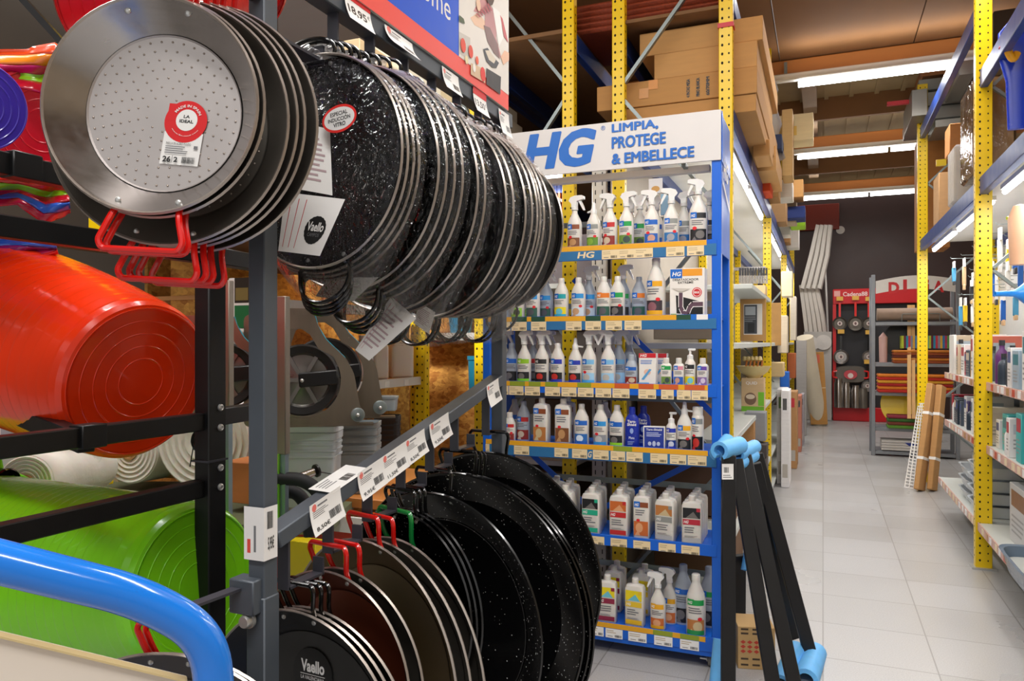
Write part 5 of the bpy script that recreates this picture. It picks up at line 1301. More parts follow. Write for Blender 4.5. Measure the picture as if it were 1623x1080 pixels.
def fz(px, py, z=.0): return onZ(px, py, z)
A0 = W(1155, 722, 3.40); A1 = onZ(1154, 1098, .02)
trestle([(A0, A1), (W(1166, 728, 3.47), onZ(1228, 1103, .02)), (W(1172, 880, 3.78), onZ(1172, 1000, .02))],
        [(W(1140, 715, 3.36), W(1172, 706, 3.52), .042), (W(1135, 722, 3.42), W(1155, 698, 3.5), .035)], [(W(1141, 1095, 3.36), W(1148, 1015, 3.42), .05)], 'front black trestle with blue foam, leaning by the display post', onZ(1152, 1098, .02) * 0 + W(1153, 748, 3.375))
trestle([(W(1180, 722, 3.55), onZ(1262, 1100, .02)), (W(1199, 720, 3.72), onZ(1285, 1040, .02)), (W(1196, 735, 3.66), onZ(1262, 1012, .02))],
        [(W(1168, 722, 3.5), W(1196, 708, 3.7), .034), (W(1166, 738, 3.48), W(1194, 722, 3.66), .032)], [(W(1238, 1085, 3.42), W(1262, 1030, 3.7), .045), (W(1277, 1080, 3.4), W(1292, 1036, 3.75), .055)], 'rear black trestle with blue foam, legs spread into the aisle')
for i, (a, b_) in enumerate(((W(1184, 905, 3.75), W(1192, 855, 3.8)), (W(1205, 880, 3.8), W(1213, 860, 3.82)))):
    m = MB(); foam_sleeve(a, b_, .03, m); o = m.build('foam_offcut'); tag(o, 'blue foam piece caught between the trestle legs, %s' % ('left one', 'right one')[i], 'foam')
q = onZ(1199, 1062, .0)
o = MB(); o.box((0, .09, .1), (.17, .18, .2), card('#C9A46E'), b=.002); o = o.build('parcel_box'); o.location = q; o.rotation_euler.z = RAD(14); o['label'] = 'small cardboard box with red print on the floor among the trestles'; o['category'] = 'box'; o['dims'] = (.17, .18, .2)
d, w_, h_ = face(o)
for k in range(5):
    for j in range(3):
        u, v = w_ * (.14 + .18 * k), h_ * (.42 + .11 * j); d.poly([(u - .013, v), (u, v + .009), (u + .013, v), (u, v - .009)], ink('#C8402E')); d.k -= 1
for v in (.08, .22, .82, .92):
    for k in range(3): d.rect(w_ * (.08 + .31 * k), h_ * v, w_ * (.28 + .31 * k), h_ * (v + .045), ink('#4a3a2c')); d.k -= 1
endface(d)

# ================================================================== MID GROUND, LEFT OF THE DISPLAY
def osb_mat():
    m = bpy.data.materials.new('strand_board'); m.use_nodes = True; nt = m.node_tree; n = nt.nodes; L = nt.links; b = n['Principled BSDF']
    tc = n.new('ShaderNodeTexCoord'); mp = n.new('ShaderNodeMapping'); mp.inputs['Scale'].default_value = (1, 1, 1.6); L.new(tc.outputs['Object'], mp.inputs[0])
    vo = n.new('ShaderNodeTexVoronoi'); vo.inputs['Scale'].default_value = 26; vo.inputs['Randomness'].default_value = 1; L.new(mp.outputs[0], vo.inputs['Vector'])
    nz = n.new('ShaderNodeTexNoise'); nz.inputs['Scale'].default_value = 14; nz.inputs['Distortion'].default_value = 2.5; nz.inputs['Detail'].default_value = 5; L.new(mp.outputs[0], nz.inputs['Vector'])
    ad = n.new('ShaderNodeMix'); ad.inputs[0].default_value = .6; sp = n.new('ShaderNodeSeparateColor'); L.new(vo.outputs['Color'], sp.inputs[0]); L.new(sp.outputs[0], ad.inputs[2]); L.new(nz.outputs[0], ad.inputs[3])
    cr = n.new('ShaderNodeValToRGB'); cr.color_ramp.elements[0].color = lin('#9A5A1C'); cr.color_ramp.elements[1].color = lin('#E0A850'); cr.color_ramp.elements[0].position = .25; cr.color_ramp.elements[1].position = .75
    L.new(ad.outputs[0], cr.inputs[0]); L.new(cr.outputs[0], b.inputs['Base Color']); b.inputs['Roughness'].default_value = .55; return m
osb = osb_mat()
un = thing('shelf_unit', 'strand board shelf unit with a yellow post behind the pan rack', 'shelf unit', (-2.6, 4.3, 0)); UO = Vector((-2.6, 4.3, 0))
def ub(mb, name, **k): mb.v = [v - UO for v in mb.v]; return mb.build(name, un, **k)
b = MB(); b.box((-2.41, 4.72, 1.2), (.68, .02, 2.4), osb); ub(b, 'back_panel')
b = MB(); b.box((-3.05, 4.0, 1.2), (.02, 2.6, 2.4), osb); ub(b, 'back_panel')
c = pm.copy(); COL.objects.link(c); c.parent = un; pq = onY(669, 600, 4.2); c.location = (pq.x + 2.6, 4.2 - 4.3, 0)
ledge = mat('white_shelf_edge', '#DCD9D4', .45, 0, .03, 8)
z1 = onX(664, 598, pq.x).z
for zz in (z1, z1 + .42, z1 - .6):
    b = MB(); b.box((pq.x - .3, 3.3, zz - .01), (.6, 1.75, .018), mat('shelf_board', '#C08A54', .6, 0, .1, 6)); b.box((pq.x + .002, 3.3, zz - .022), (.012, 1.75, .05), ledge); ub(b, 'shelf')
for k in range(3):
    b = MB(); b.box((pq.x + .009, 3.55 + k * .22, z1 - .025), (.003, .05, .035), paper); ub(b, 'shelf_tag')
q0 = onY(690, 531, 4.5); b = MB(); b.box((-2.3, 4.6, q0.z - .01), (.62, .22, .02), mat('shelf_board', '#C08A54')); b.box((-2.3, 4.487, q0.z - .012), (.62, .008, .05), ledge); ub(b, 'shelf')
jer = mat('translucent_white_canister', '#E2DED8', .35, 0, .03, 8, sss=.3)
for i, (x0, x1, Yy) in enumerate(((566, 588, 3.35), (588, 612, 3.5), (614, 652, 3.75))):
    p0_ = onX((x0 + x1) / 2, 598, pq.x - .12); w_ = (x1 - x0) * (p0_ - V(0, 0, EYE)).length / F * .95
    m = MB(); m.loft([(0, w_ / 2 * .95, .09, 7), (.01, w_ / 2, .1, 7), (.19, w_ / 2, .1, 7), (.22, w_ / 2 * .8, .08, 5), (.235, .03, .03, 2), (.26, .03, .03, 2)], jer, 28); o = m.build('canister'); o.location = (p0_.x, p0_.y, z1); o.rotation_euler.z = RAD(45); tag(o, 'white plastic canister on the shelf under the bagged pans, %s from left' % ORD[i], 'canister', 'white canisters on the shelf'); o.location = (p0_.x, p0_.y, z1)
pt = onY(742, 523, 4.58); m = MB(); m.lathe([(.0002, 0), (.07, 0), (.085, .14), (.088, .145), (.0002, .142)], plastic('#18A0D8'), 28); o = m.build('cyan_bucket'); o.location = (onY(730, 520, 4.6).x, 4.6, q0.z + .0); o['label'] = 'bright cyan bucket on the shelf left of the display'; o['category'] = 'bucket'
p = onY(745, 640, 4.5); m = MB(); m.lathe([(.0002, 0), (.05, 0), (.058, .30), (.064, .305), (.064, .33), (.0002, .33)], plastic('#126E8A'), 28); o = m.build('teal_bin'); o.location = p + V(.05, 0, 0); o.location.z = 1.13; o['label'] = 'tall teal bin against the strand board beside the display'; o['category'] = 'bin'
# low table with red front, boxes and crates on it
TZ = 1.02
tq = W(560, 760, 2.75)
tt = thing('work_table', 'low table with red front board and orange top behind the rack', 'table', (tq.x, tq.y, 0)); TO = Vector((tq.x, tq.y, 0))
b = MB(); b.box((tq.x, tq.y + .15, TZ - .02), (.8, .6, .035), mat('orange_table_board', '#C07A3A', .5, 0, .1, 8), b=.003); b.v = [v - TO for v in b.v]; b.build('table_top', tt)
b = MB(); b.box((tq.x, tq.y - .31, TZ - .05), (.8, .012, .05), white); b.v = [v - TO for v in b.v]; b.build('white_edge', tt)
b = MB(); b.box((tq.x, tq.y - .30, TZ - .21), (.8, .015, .28), mat('red_board', '#C8341C', .4, 0, .06, 6)); b.v = [v - TO for v in b.v]; b.build('front_board', tt)
for sx_ in (-.36, .36):
    for sy_ in (-.12, .4):
        b = MB(); b.box((sx_, sy_, (TZ - .04) / 2), (.05, .05, TZ - .04), galv); b.build('leg', tt)
clearp = mat('clear_storage_plastic', '#C9D0D4', .25, 0, .03, 8, alpha=.82)
greyb = plastic('#8E9699', .4)
def crate(px0, px1, py0, py1, d, m_, label, name='storage_box', lid=None, n_rib=3):
    a = W(px0, py1, d); c = W(px1, py1, d); tpt = W(px1, py0, d); w_ = (c - a).length; h_ = tpt.z - c.z
    t = thing(name, label, 'storage box', (a + c) / 2, YAW)
    m = MB(); m.loft([(0, w_ * .43, w_ * .32, 8), (h_ * .02, w_ * .44, w_ * .33, 8), (h_ * .86, w_ * .48, w_ * .36, 8), (h_ * .87, w_ * .5, w_ * .38, 8), (h_ * .96, w_ * .505, w_ * .385, 8), (h_ * .965, w_ * .485, w_ * .365, 8), (h_ * .5, w_ * .45, w_ * .33, 8)], m_, 40, Matrix.Translation((0, w_ * .36, 0)), cap=False)
    m.box((0, w_ * .36, .004), (w_ * .8, w_ * .6, .006), m_); m.build('body', t)
    for k in range(n_rib):
        m = MB(); z = h_ * (.8 - .08 * k); m.loft([(z, w_ * .49, w_ * .37, 8), (z + .006, w_ * .495, w_ * .375, 8)], m_, 40, Matrix.Translation((0, w_ * .36, 0))); m.build('rib', t)
    if lid:
        m = MB(); m.loft([(h_ * .97, w_ * .51, w_ * .39, 8), (h_ * 1.04, w_ * .51, w_ * .39, 8), (h_ * 1.06, w_ * .45, w_ * .34, 8)], lid, 40, Matrix.Translation((0, w_ * .36, 0))); m.build('lid', t)
    return t
crate(448, 532, 682, 806, 2.35, clearp, 'large clear plastic storage box under the wheeled metal frame', lid=mat('clear_lid', '#DDE3E6', .25, 0, .03, 8, alpha=.85))
for k in range(4):
    crate(528, 597, 704 - 12 * k, 784 - 12 * k, 2.62, greyb, 'grey storage box, %s from bottom in the stack of four' % ORD[k], n_rib=1)
crate(592, 632, 656, 756, 2.95, mat('black_crate_plastic', '#17181a', .5), 'black slatted crate beside the grey boxes', 'plastic_crate', None, 4)
crate(586, 628, 630, 652, 3.0, greyb, 'small grey box on top of the black crate', lid=greyb, n_rib=0)
# wheeled aluminium frames
def wheeled(px, py, d, s, label):
    o0 = W(px, py, d); t = thing('wheeled_frame', label, 'trolley', o0, YAW + RAD(12))
    k = d / F * s
    outer = [(-70, 0), (118, 0), (128, 14), (120, 40), (112, 90), (96, 118), (62, 150), (50, 175), (46, 190), (-70, 190)]
    T = Matrix(((1, 0, 0, 0), (0, 0, -1, 0), (0, 1, 0, 0), (0, 0, 0, 1)))
    m = MB(); R_w = 62 * k; wx, wz = 25 * k, 78 * k
    pts = [(x * k, y * k) for x, y in rpath2(outer, 12)]
    N = 64; ring = [(wx + R_w * 1.02 * math.cos(2 * math.pi * i / N), wz + R_w * 1.02 * math.sin(2 * math.pi * i / N)) for i in range(N)]
    cu = bpy.data.curves.new('outline', 'CURVE'); cu.dimensions = '2D'; cu.fill_mode = 'BOTH'; cu.extrude = .003
    ring = [(wx + R_w * 1.04 * math.cos(RAD(a_)), wz + R_w * 1.04 * math.sin(RAD(a_))) for a_ in range(150, 392, 6)] + [(x * k, y * k) for x, y in ((78, 118), (52, 132), (38, 156), (24, 166), (-6, 166), (-24, 152), (-32, 130))]
    for loop_ in (pts, ring, [(x * k, y * k) for x, y in rpath2([(-52, 40), (-40, 40), (-40, 150), (-52, 150)], 5)]):
        sp_ = cu.splines.new('POLY'); sp_.points.add(len(loop_) - 1); sp_.use_cyclic_u = True
        for q_, (x, y) in zip(sp_.points, loop_): q_.co = (x, y, 0, 1)
    co = bpy.data.objects.new('outline', cu); COL.objects.link(co); ev = co.evaluated_get(bpy.context.evaluated_depsgraph_get()); me = ev.to_mesh()
    m.add([(v.co.x, v.co.z, v.co.y) for v in me.vertices], [list(p.vertices) for p in me.polygons], alu)
    ev.to_mesh_clear(); bpy.data.objects.remove(co); bpy.data.curves.remove(cu)
    m.build('side_plate', t)
    m = MB(); m.box((45 * k, .02, .0), (200 * k, .05, .006), alu); m.build('foot_rail', t)
    tyre = mat('black_tyre_rubber', '#141414', .6); hub = mat('grey_cast_wheel', '#8d8a85', .3, .8, .15, 10)
    m = MB(); TT = Matrix.Translation((wx, .03, wz)) @ Matrix.Rotation(RAD(90), 4, 'X')
    m.lathe([(R_w * .76, -.014), (R_w * .95, -.018), (R_w, -.01), (R_w, .01), (R_w * .95, .018), (R_w * .76, .014)], tyre, 48, TT); w1 = m.build('tyre', t)
    m = MB(); m.lathe([(.0002, .004), (R_w * .2, .006), (R_w * .3, .002), (R_w * .7, .0), (R_w * .78, .012), (R_w * .78, -.01), (.0002, -.01)], hub, 48, TT)
    for q in range(6):
        a = q * math.pi / 3; m.bar((wx, .022, wz), (wx + R_w * .74 * math.cos(a), .022, wz + R_w * .74 * math.sin(a)), .012, .006, hub, YA)
    m.build('wheel', t)
    m = MB(); m.bar((wx - .01, -.008, wz), (wx + 60 * k, -.008, wz + 6 * k), .045, .016, blackmetal, YA, .004); m.sphere((wx, -.016, wz), .006, zinc); m.build('fork', t)
    m = MB(); m.tube([(46 * k, 0, 188 * k), (50 * k, 0, 172 * k), (64 * k, 0, 148 * k), (96 * k, 0, 116 * k)], .003, mat('teal_edge', '#0A7A8A', .4), 8); m.build('edge_strip', t)
    m = MB(); m.lathe([(.0002, -.01), (10 * k, -.01), (12 * k, -.008), (12 * k, .008), (10 * k, .01), (.0002, .01)], galv, 24, Matrix.Translation((118 * k, -.012, 18 * k)) @ Matrix.Rotation(RAD(90), 4, 'X')); m.sphere((118 * k, -.026, 18 * k), .006, zinc); m.build('foot_roller', t)
    return t
def rpath2(poly, rad):
    o = rpath([(x, y, 0) for x, y in poly], rad, 4, True); return [(p.x, p.y) for p in o]
wheeled(455, 676, 2.3, .93, 'front aluminium wheeled frame behind the near grey rack post')
wheeled(492, 664, 2.55, .92, 'rear aluminium wheeled frame partly hidden by the front one')
wheeled(330, 662, 2.2, .85, 'aluminium wheeled frame left of the near post, mostly hidden')
# upright strips and tubes near the post
st = mat('grey_brown_upright', '#8C8275', .4, .4, .1, 10, stretch=(1, 1, .2))
for i, (px, py0, py1, d_) in enumerate(((360, 445, 665, 1.95), (449, 470, 720, 1.9))):
    a = W(px, py0, d_); b_ = W(px, py1, d_); m = MB(); m.bar(a, b_, 18 * d_ / F, .02, st, b=.002); m.bar(b_, W(px, py1 + 330, d_), 14 * d_ / F, .014, mat('blue_grey_upright', '#8FA0AA', .35, .5, .08, 10)); m.bar(W(px - 7, py1, d_ - .008), W(px - 7, py1 + 120, d_ - .008), .004, .006, plastic('#7FC83A')) if i else None
    m.bar(W(px, py1 + 320, d_), Vector((W(px, py1, d_).x, W(px, py1, d_).y, 0)), .02, .02, st)
    o = m.build('metal_upright'); tag(o, ['slim grey upright strip left of the near rack post', 'slim grey upright strip right of the near rack post'][i], 'upright')
for i, pts in enumerate((((430, 758), (478, 760), (502, 775), (512, 800)), ((430, 785), (468, 778), (486, 800), (492, 850)))):
    m = MB(); m.tube(rpath([W(x, y, 1.9 + i * .04) for x, y in pts], .05, 5), .017, mat('black_foam_hose', '#17181a', .7), 12); o = m.build('foam_hose'); tag(o, 'black foam covered tube right of the near post, %s one' % ('upper', 'lower')[i], 'tube')
m = MB(); m.tube([W(452, 765, 1.98), W(498, 748, 2.05)], .011, steel, 14); m.lathe([(.0002, 0), (.018, 0), (.018, .006), (.0002, .006)], blackmetal, 18, Matrix.Translation(W(500, 747, 2.05)) @ (W(500, 747, 2.05) - W(452, 765, 1.98)).to_track_quat('Z', 'Y').to_matrix().to_4x4()); m.tube([W(500, 747, 2.05), W(526, 752, 2.1)], .002, blackwire, 6)
o = m.build('steel_tube'); tag(o, 'steel tube with black flange pointing at the clear storage box', 'tube')
o = pbox(455, 862, 500, 925, 2.2, .05, plastic('#D8C01C'), 'yellow_sheet', 'yellow board seen low between the hooks of the rack', 'board')
# cream shelf goods behind the upper hooks
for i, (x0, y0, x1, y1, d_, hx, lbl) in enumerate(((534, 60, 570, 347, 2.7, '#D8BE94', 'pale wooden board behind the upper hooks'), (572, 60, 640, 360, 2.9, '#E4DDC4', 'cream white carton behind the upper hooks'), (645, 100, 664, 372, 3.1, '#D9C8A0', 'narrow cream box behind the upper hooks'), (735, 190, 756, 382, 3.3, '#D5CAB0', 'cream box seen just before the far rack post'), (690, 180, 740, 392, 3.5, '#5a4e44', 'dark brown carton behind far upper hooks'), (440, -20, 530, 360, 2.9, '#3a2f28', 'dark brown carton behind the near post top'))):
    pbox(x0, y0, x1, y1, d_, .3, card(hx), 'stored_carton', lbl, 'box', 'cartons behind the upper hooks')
hb = MB(); hb.box((0, 0, 0), (1.6, 1.6, .03), brown_deck); o = hb.build('wall_shelf'); o.location = (-2.3, 2.95, 1.98); tag(o, 'brown shelf carrying the cartons behind the bagged pans', 'shelf')
o = pbox(662, 98, 686, 385, 3.35, .05, yellowp, 'yellow_post', 'yellow racking post seen between the upper hooks', 'post'); pbox(744, 170, 754, 407, 3.9, .05, yellowp, 'yellow_post', 'yellow racking post seen beside the far upper hook', 'post'); pbox(140, -30, 166, 385, 3.0, .05, yellowp, 'yellow_post', 'yellow racking post at the top above the steel pan', 'post')
m = MB(); m.bar(W(10, -30, 2.5), W(110, 80, 2.5), .03, .02, blackmetal); o = m.build('diagonal_brace'); tag(o, 'dark diagonal brace at top left corner', 'brace')
# left background: rolls, cardboard, strand board
for (x0, y0, x1, y1, d_, hx, lbl, nm) in ((270, 400, 330, 520, 3.2, '#B8853C', 'strand coloured board seen between red tub and rack', 'board'), (330, 470, 392, 520, 2.9, '#8d8a84', 'grey board behind the black stand upright', 'board')):
    pbox(x0, y0, x1, y1 if x0 == 270 else None, d_, .03, osb if nm == 'board' and x0 == 270 else card(hx), 'wood_board', lbl, nm)
pbox(355, 521, 402, 527, 2.6, .2, white, 'wall_shelf', 'small white shelf board under the white and green product box', 'shelf'); o = pbox(362, 440, 395, 520, 2.6, .12, ink('#E9E6E2'), 'product_box', 'white and green product box left of the near post', 'box'); d, w_, h_ = face(o); d.rect(w_ * .3, 0, w_, h_ * .45, ink('#1F6A3A')); d.rect(w_ * .3, h_ * .5, w_, h_, ink('#2c241c')); d.rect(w_ * .35, h_ * .55, w_ * .95, h_ * .8, ink('#7A6A3A')); endface(d)
bub = mat('white_bubble_wrap_roll', '#E6E2D8', .5, 0, .05, 20, .35, bscale=60, sss=.2)
def roll(B, E, r, m_, label, core=True, name='wrap_roll'):
    B, E = Vector(B), Vector(E); L = (E - B).length; q = (E - B).to_track_quat('Z', 'Y').to_matrix().to_4x4()
    t = thing(name, label, 'roll', B, 0, 'wrap rolls behind the tub stand'); m = MB()
    pr = [(r * .28, .004)]
    for k in range(1, 6): pr += [(r * (.28 + .14 * k) - .003, .0), (r * (.28 + .14 * k), .006)]
    pr += [(r, .006), (r, L), (.0002, L)]; m.lathe(pr, m_, 40, q); m.build('wrap', t)
    if core: m = MB(); m.lathe([(r * .27, .02), (r * .28, -.002), (r * .22, -.002), (r * .2, .05), (.0002, .05)], card('#B98A5A'), 24, q); m.build('core', t)
    return t
roll(W(110, 700, 2.3), W(-120, 690, 2.7), .125, bub, 'large white bubble wrap roll between red and green tubs'); roll(W(205, 715, 2.75), W(330, 700, 3.2), .12, bub, 'white wrap roll just left of the leaning cardboard')
roll(W(50, 640, 2.6), W(-150, 630, 3), .12, bub, 'white wrap roll under the red tub at left edge'); roll(W(40, 765, 2.1), W(150, 740, 2.5), .075, bub, 'white roll with black core at far left above the green tub'); roll(W(14, 766, 1.95), W(-100, 760, 2.05), .038, blackwire, 'black film roll end at far left above the green tub', True)
roll(W(322, 700, 2.6), W(420, 670, 3.1), .17, bub, 'big white wrap bundle behind the black upright', False)
for (x0, y0, x1, y1, d_, hx, lbl) in ((225, 700, 285, 760, 2.9, '#B98546', 'leaning brown cardboard sheet behind the red tub'), (352, 735, 395, 800, 2.4, '#B9703A', 'orange brown carton behind the near post'), (168, 715, 188, 770, 2.95, '#C9B088', 'small labelled carton beside the yellow upright'), (0, 680, 28, 700, 2.2, '#B9B4BC', 'pale grey tray under the red tub at left edge')):
    pbox(x0, y0, x1, y1, d_, .2, card(hx), 'stored_carton', lbl, 'box', 'cartons behind the tub stand')
o = pbox(150, 700, 165, 770, 2.7, .04, yellowp, 'yellow_post', 'short yellow post seen under the red tub', 'post'); o = pbox(138, 700, 149, 770, 2.7, .04, mat('teal_dark_post', '#1c3a48', .4), 'dark_post', 'dark teal post seen under the red tub', 'post')
b = MB(); b.box((0, 0, 0), (1.4, .7, .03), mat('olive_bench_top', '#6f7558', .5, .1, .1, 6)); o = b.build('bench_shelf'); o.location = W(240, 800, 2.6); o.rotation_euler.z = YAW; tag(o, 'olive green bench under the wrap rolls', 'shelf')
# ================================================================== FAR END OF THE AISLE
wm = mat('white_moulding_foam', '#DDD6CC', .5, 0, .05, 8)
for i in range(5):
    pts = [W(1283 + i * 6, 664, 15.2), W(1283 + i * 7.5, 560, 15.2), W(1276 + i * 7, 500, 15.2), W(1270 + i * 6, 452, 15.2)]
    m = MB(); m.tube(pts, [.06, .06, .06, .06], wm, 4, flat=.5); o = m.build('moulding_strip'); tag(o, 'lower white foam moulding strip, %s from left at aisle end' % ORD[i], 'moulding', 'white mouldings at the aisle end')
for i in range(4):
    m = MB(); m.tube([W(1272 + i * 9, 458, 15.1), W(1286 + i * 8.5, 405, 15.1), W(1297 + i * 6.5, 357, 15.1)], .062, wm, 4, flat=.5); o = m.build('moulding_strip'); tag(o, 'upper slanting white foam moulding strip, %s from left at aisle end' % ORD[i], 'moulding', 'white mouldings at the aisle end')
m = MB(); m.bar(W(1308, 430, 15.3), W(1318, 662, 15.3), .03, .03, white); o = m.build('white_pole'); tag(o, 'thin white pole right of the mouldings', 'pole')
o_peg = o = pbox(1274, 526, 1318, None, 14.9, .04, mat('grey_pegboard', '#B9B4AE', .5, 0, .05, 6), 'pegboard', 'light grey pegboard behind the cream roll at aisle end', 'board')
for i, (px, py) in enumerate(((1305, 543), (1285, 545))):
    m = MB(); p = onY(px, py, o_peg.location.y - .03); m.lathe([(.0002, -.02), (.05, -.02), (.055, 0), (.14, .0), (.15, .02), (.0002, .03)], ink('#D6D0CA'), 30, Matrix.Rotation(RAD(90), 4, 'X')); m.lathe([(.0002, -.03), (.02, -.03), (.02, 0)], black, 14, Matrix.Rotation(RAD(90), 4, 'X')); o = m.build('white_disc'); o.location = p; o['label'] = 'white round disc on the grey pegboard, %s' % ('right one', 'left one')[i]; o['category'] = 'disc'
cr = mat('cream_paper_roll', '#E4D8C0', .6, 0, .04, 6)
m = MB(); a = onZ(1298, 674, .0); b_ = W(1275, 535, 13.6); m.tube([a + V(0, 0, .02), b_], .15, cr, 24); o = m.build('paper_roll'); tag(o, 'tall cream paper roll leaning at the end of the left rack', 'roll')
o = pbox(1285, 560, 1312, 675, 13.9, .3, card('#BE8A4A'), 'tall_carton', 'tall brown carton beside the cream paper roll', 'box'); o.rotation_euler.y = RAD(-3); o.location.z = .03
d, w_, h_ = face(o); d.rect(w_ * .4, h_ * .85, w_ * .75, h_ * .97, ink('#D86A4A')); d.rect(0, h_ * .5, w_, h_ * .51, ink('#E2C9A0')); endface(d)
o = pbox(1262, 540, 1278, 690, 12.5, .3, card('#A9A4A0'), 'tall_carton', 'grey carton edge beside the fourth yellow post', 'box')
p = W(1332, 365, 16.2); m = MB(); m.lathe([(.0002, -.03), (.03, -.03), (.035, -.015), (.075, -.01), (.085, .02), (.0002, .02)], ink('#DAD4CC'), 30, Matrix.Rotation(RAD(90), 4, 'X')); o = m.build('wall_siren'); o.location = onY(1332, 365, 17.51); o['label'] = 'white round alarm disc on the dark brown wall'; o['category'] = 'alarm'
m = MB(); m.box((0, 0, 0), (.9, .1, .55), mat('red_brown_beam', '#8C2E1A', .5), b=.01); o = m.build('wall_cabinet'); o.location = onY(1294, 345, 17.45); o['label'] = 'red brown cabinet high at aisle end, left of brown wall'; o['category'] = 'cabinet'
# red framed pegboard with pans
PY = 16.2
pg = thing('pegboard_display', 'red framed black pegboard display hung with pans at aisle end', 'display', (onY(1360, 600, PY).x, PY, 0)); GO = pg.location.copy()
xl, xr = onY(1320, 600, PY).x, onY(1470, 600, PY).x; zt3 = onY(1350, 458, PY).z; zh = onY(1350, 482, PY).z; zb3 = onY(1350, 646, PY).z
redf = mat('red_display_frame', '#C8161E', .35, 0, .05, 6)
def gb(mb, name, **k): mb.v = [v - GO for v in mb.v]; return mb.build(name, pg, **k)
b = MB(); b.box(((xl + xr) / 2, PY + .1, (zt3 + zh) / 2), (xr - xl, .2, zt3 - zh), redf, b=.01); hd2 = gb(b, 'header')
b = MB(); b.box(((xl + xr) / 2, PY + .12, zb3 / 2), (xr - xl, .26, zb3), redf, b=.01); gb(b, 'base')
b = MB(); b.box(((xl + xr) / 2, PY + .14, (zh + zb3) / 2), (xr - xl - .06, .03, zh - zb3), mat('black_pegboard', '#26262a', .5, 0, .1, 30)); gb(b, 'pegboard')
b = MB(); b.box((xl + .03, PY + .1, (zh + zb3) / 2), (.06, .18, zh - zb3), redf); gb(b, 'side_frame')
d = Decal(flat((0, PY - .001, 0), XA, ZA)); x0 = onY(1336, 467, PY).x; d.text('Cadena88', x0, onY(1336, 470, PY).z, .44, .085, ink('#F2D8D4'), .02); d.rect(x0 - .16, onY(1336, 470, PY).z, x0 - .05, onY(1336, 470, PY).z + .11, ink('#E8A8A0')); gb(d, 'lettering', fix=False)
k_ = 0
for (px, py, r, col) in ((1331, 513, .13, 'b'), (1356, 513, .14, 'b'), (1377, 513, .12, 'b'), (1333, 566, .14, 's'), (1377, 566, .12, 's'), (1375, 612, .11, 's')):
    c = onY(px, py, PY - .04); t = thing('small_frying_pan', 'small round pan on the red framed pegboard, %s counted row by row' % ORD[k_], 'pan', c, 0, 'pans on the red framed pegboard'); k_ += 1
    m = MB(); m.lathe([(.0002, .03), (r * .75, .03), (r, 0), (r * 1.02, .004), (r * .78, .036), (.0002, .036)], steel if col == 's' else steel_dark, 28, T90); m.build('body', t)
    m = MB(); m.bar((0, .02, r), (0, .02, r + .28), .04, .015, redcoat if col == 'b' else blackwire, YA); m.build('handle', t)
    d = Decal(flat((0, -.002, 0), XA, ZA)); d.ell(0, 0, r * .35, r * .35, ink('#D8C8C0'), 18); d.ell(0, 0, r * .15, r * .2, ink('#6a4a4a'), 14); d.build('sticker', t, fix=False)
    m = MB(); m.box((0, .0, r + .36), (.12, .004, .08), ink('#E2B04A')); m.build('price_card', t)
c = onY(1348, 594, PY - .03); t = thing('griddle_tray', 'oval tray with red handles on the red framed pegboard', 'tray', c); m = MB(); m.loft([(0, .26, .15, 4), (.03, .28, .17, 4)], steel_dark, 32, T90); m.build('body', t)
for s_ in (-1, 1): m = MB(); m.tube(rpath([(s_ * .24, 0, -.07), (s_ * .32, 0, -.06), (s_ * .32, 0, .06), (s_ * .24, 0, .07)], .03), .018, redcoat, 8); m.build('handle', t)
d = Decal(flat((0, -.032, 0), XA, ZA)); d.ell(0, 0, .12, .09, ink('#C84A52')); d.ell(0, -.02, .05, .05, ink('#E8D8D0')); d.build('sticker', t, fix=False)
for i, (px, hh) in enumerate(((1329, 44), (1341, 38), (1356, 34), (1368, 30))):
    c = onY(px, 645, PY - .1); m = MB(); r = .085; hh = hh * .013; m.lathe([(.0002, 0), (r, 0), (r, hh * .8), (r * .8, hh * .9), (r * .8, hh), (.0002, hh)], steel if i != 3 else steel_dark, 24); o = m.build('steel_flask'); o.location = c; o.location.z = zb3; o['label'] = 'steel flask on the red pegboard base, %s from left' % ORD[i]; o['category'] = 'flask'; o['group'] = 'flasks on the red pegboard base'
# metal shelf rack with arched sign
QY = 11.42
sr = thing('shelf_rack', 'grey metal shelf rack with arched white and red sign', 'shelf rack', (.65, QY, 0)); QO = Vector((.65, QY, 0))
def qb(mb, name, par=None, **k): mb.v = [v - QO for v in mb.v]; return mb.build(name, par or sr, **k)
greyst = mat('grey_rack_steel', '#8C9096', .35, .5, .08, 10)
qx0, qx1 = onY(1384, 600, QY).x, onY(1518, 600, QY).x; ztop = onY(1384, 436, QY).z
for x, y in ((qx0, QY), (qx1, QY), (qx0, QY + .45), (qx1, QY + .45)):
    b = MB(); b.box((x, y, ztop / 2), (.05, .05, ztop), greyst, b=.004); qb(b, 'upright')
shz = [onY(1400, y, QY).z for y in (510, 575, 621, 677, 714)]
for z in shz:
    b = MB(); b.box(((qx0 + qx1) / 2, QY + .22, z - .03), (qx1 - qx0 - .04, .46, .05), greyst, b=.004); qb(b, 'shelf')
    b = MB()
    for k in range(2): b.tube(rpath([((qx0 + .35 + k * .2), QY - .01, z), (qx0 + .35 + k * .2, QY - .01, z + .1), (qx0 + .6 + k * .2, QY - .01, z + .1), (qx0 + .6 + k * .2, QY - .01, z)], .02), .005, galv, 6)
    qb(b, 'wire_guard')
sgm = MB(); pts = []
zA, zB = onY(1392, 466, QY).z, onY(1392, 446, QY).z; zc0, zc1 = onY(1450, 458, QY).z, onY(1450, 437, QY).z
n_ = 16
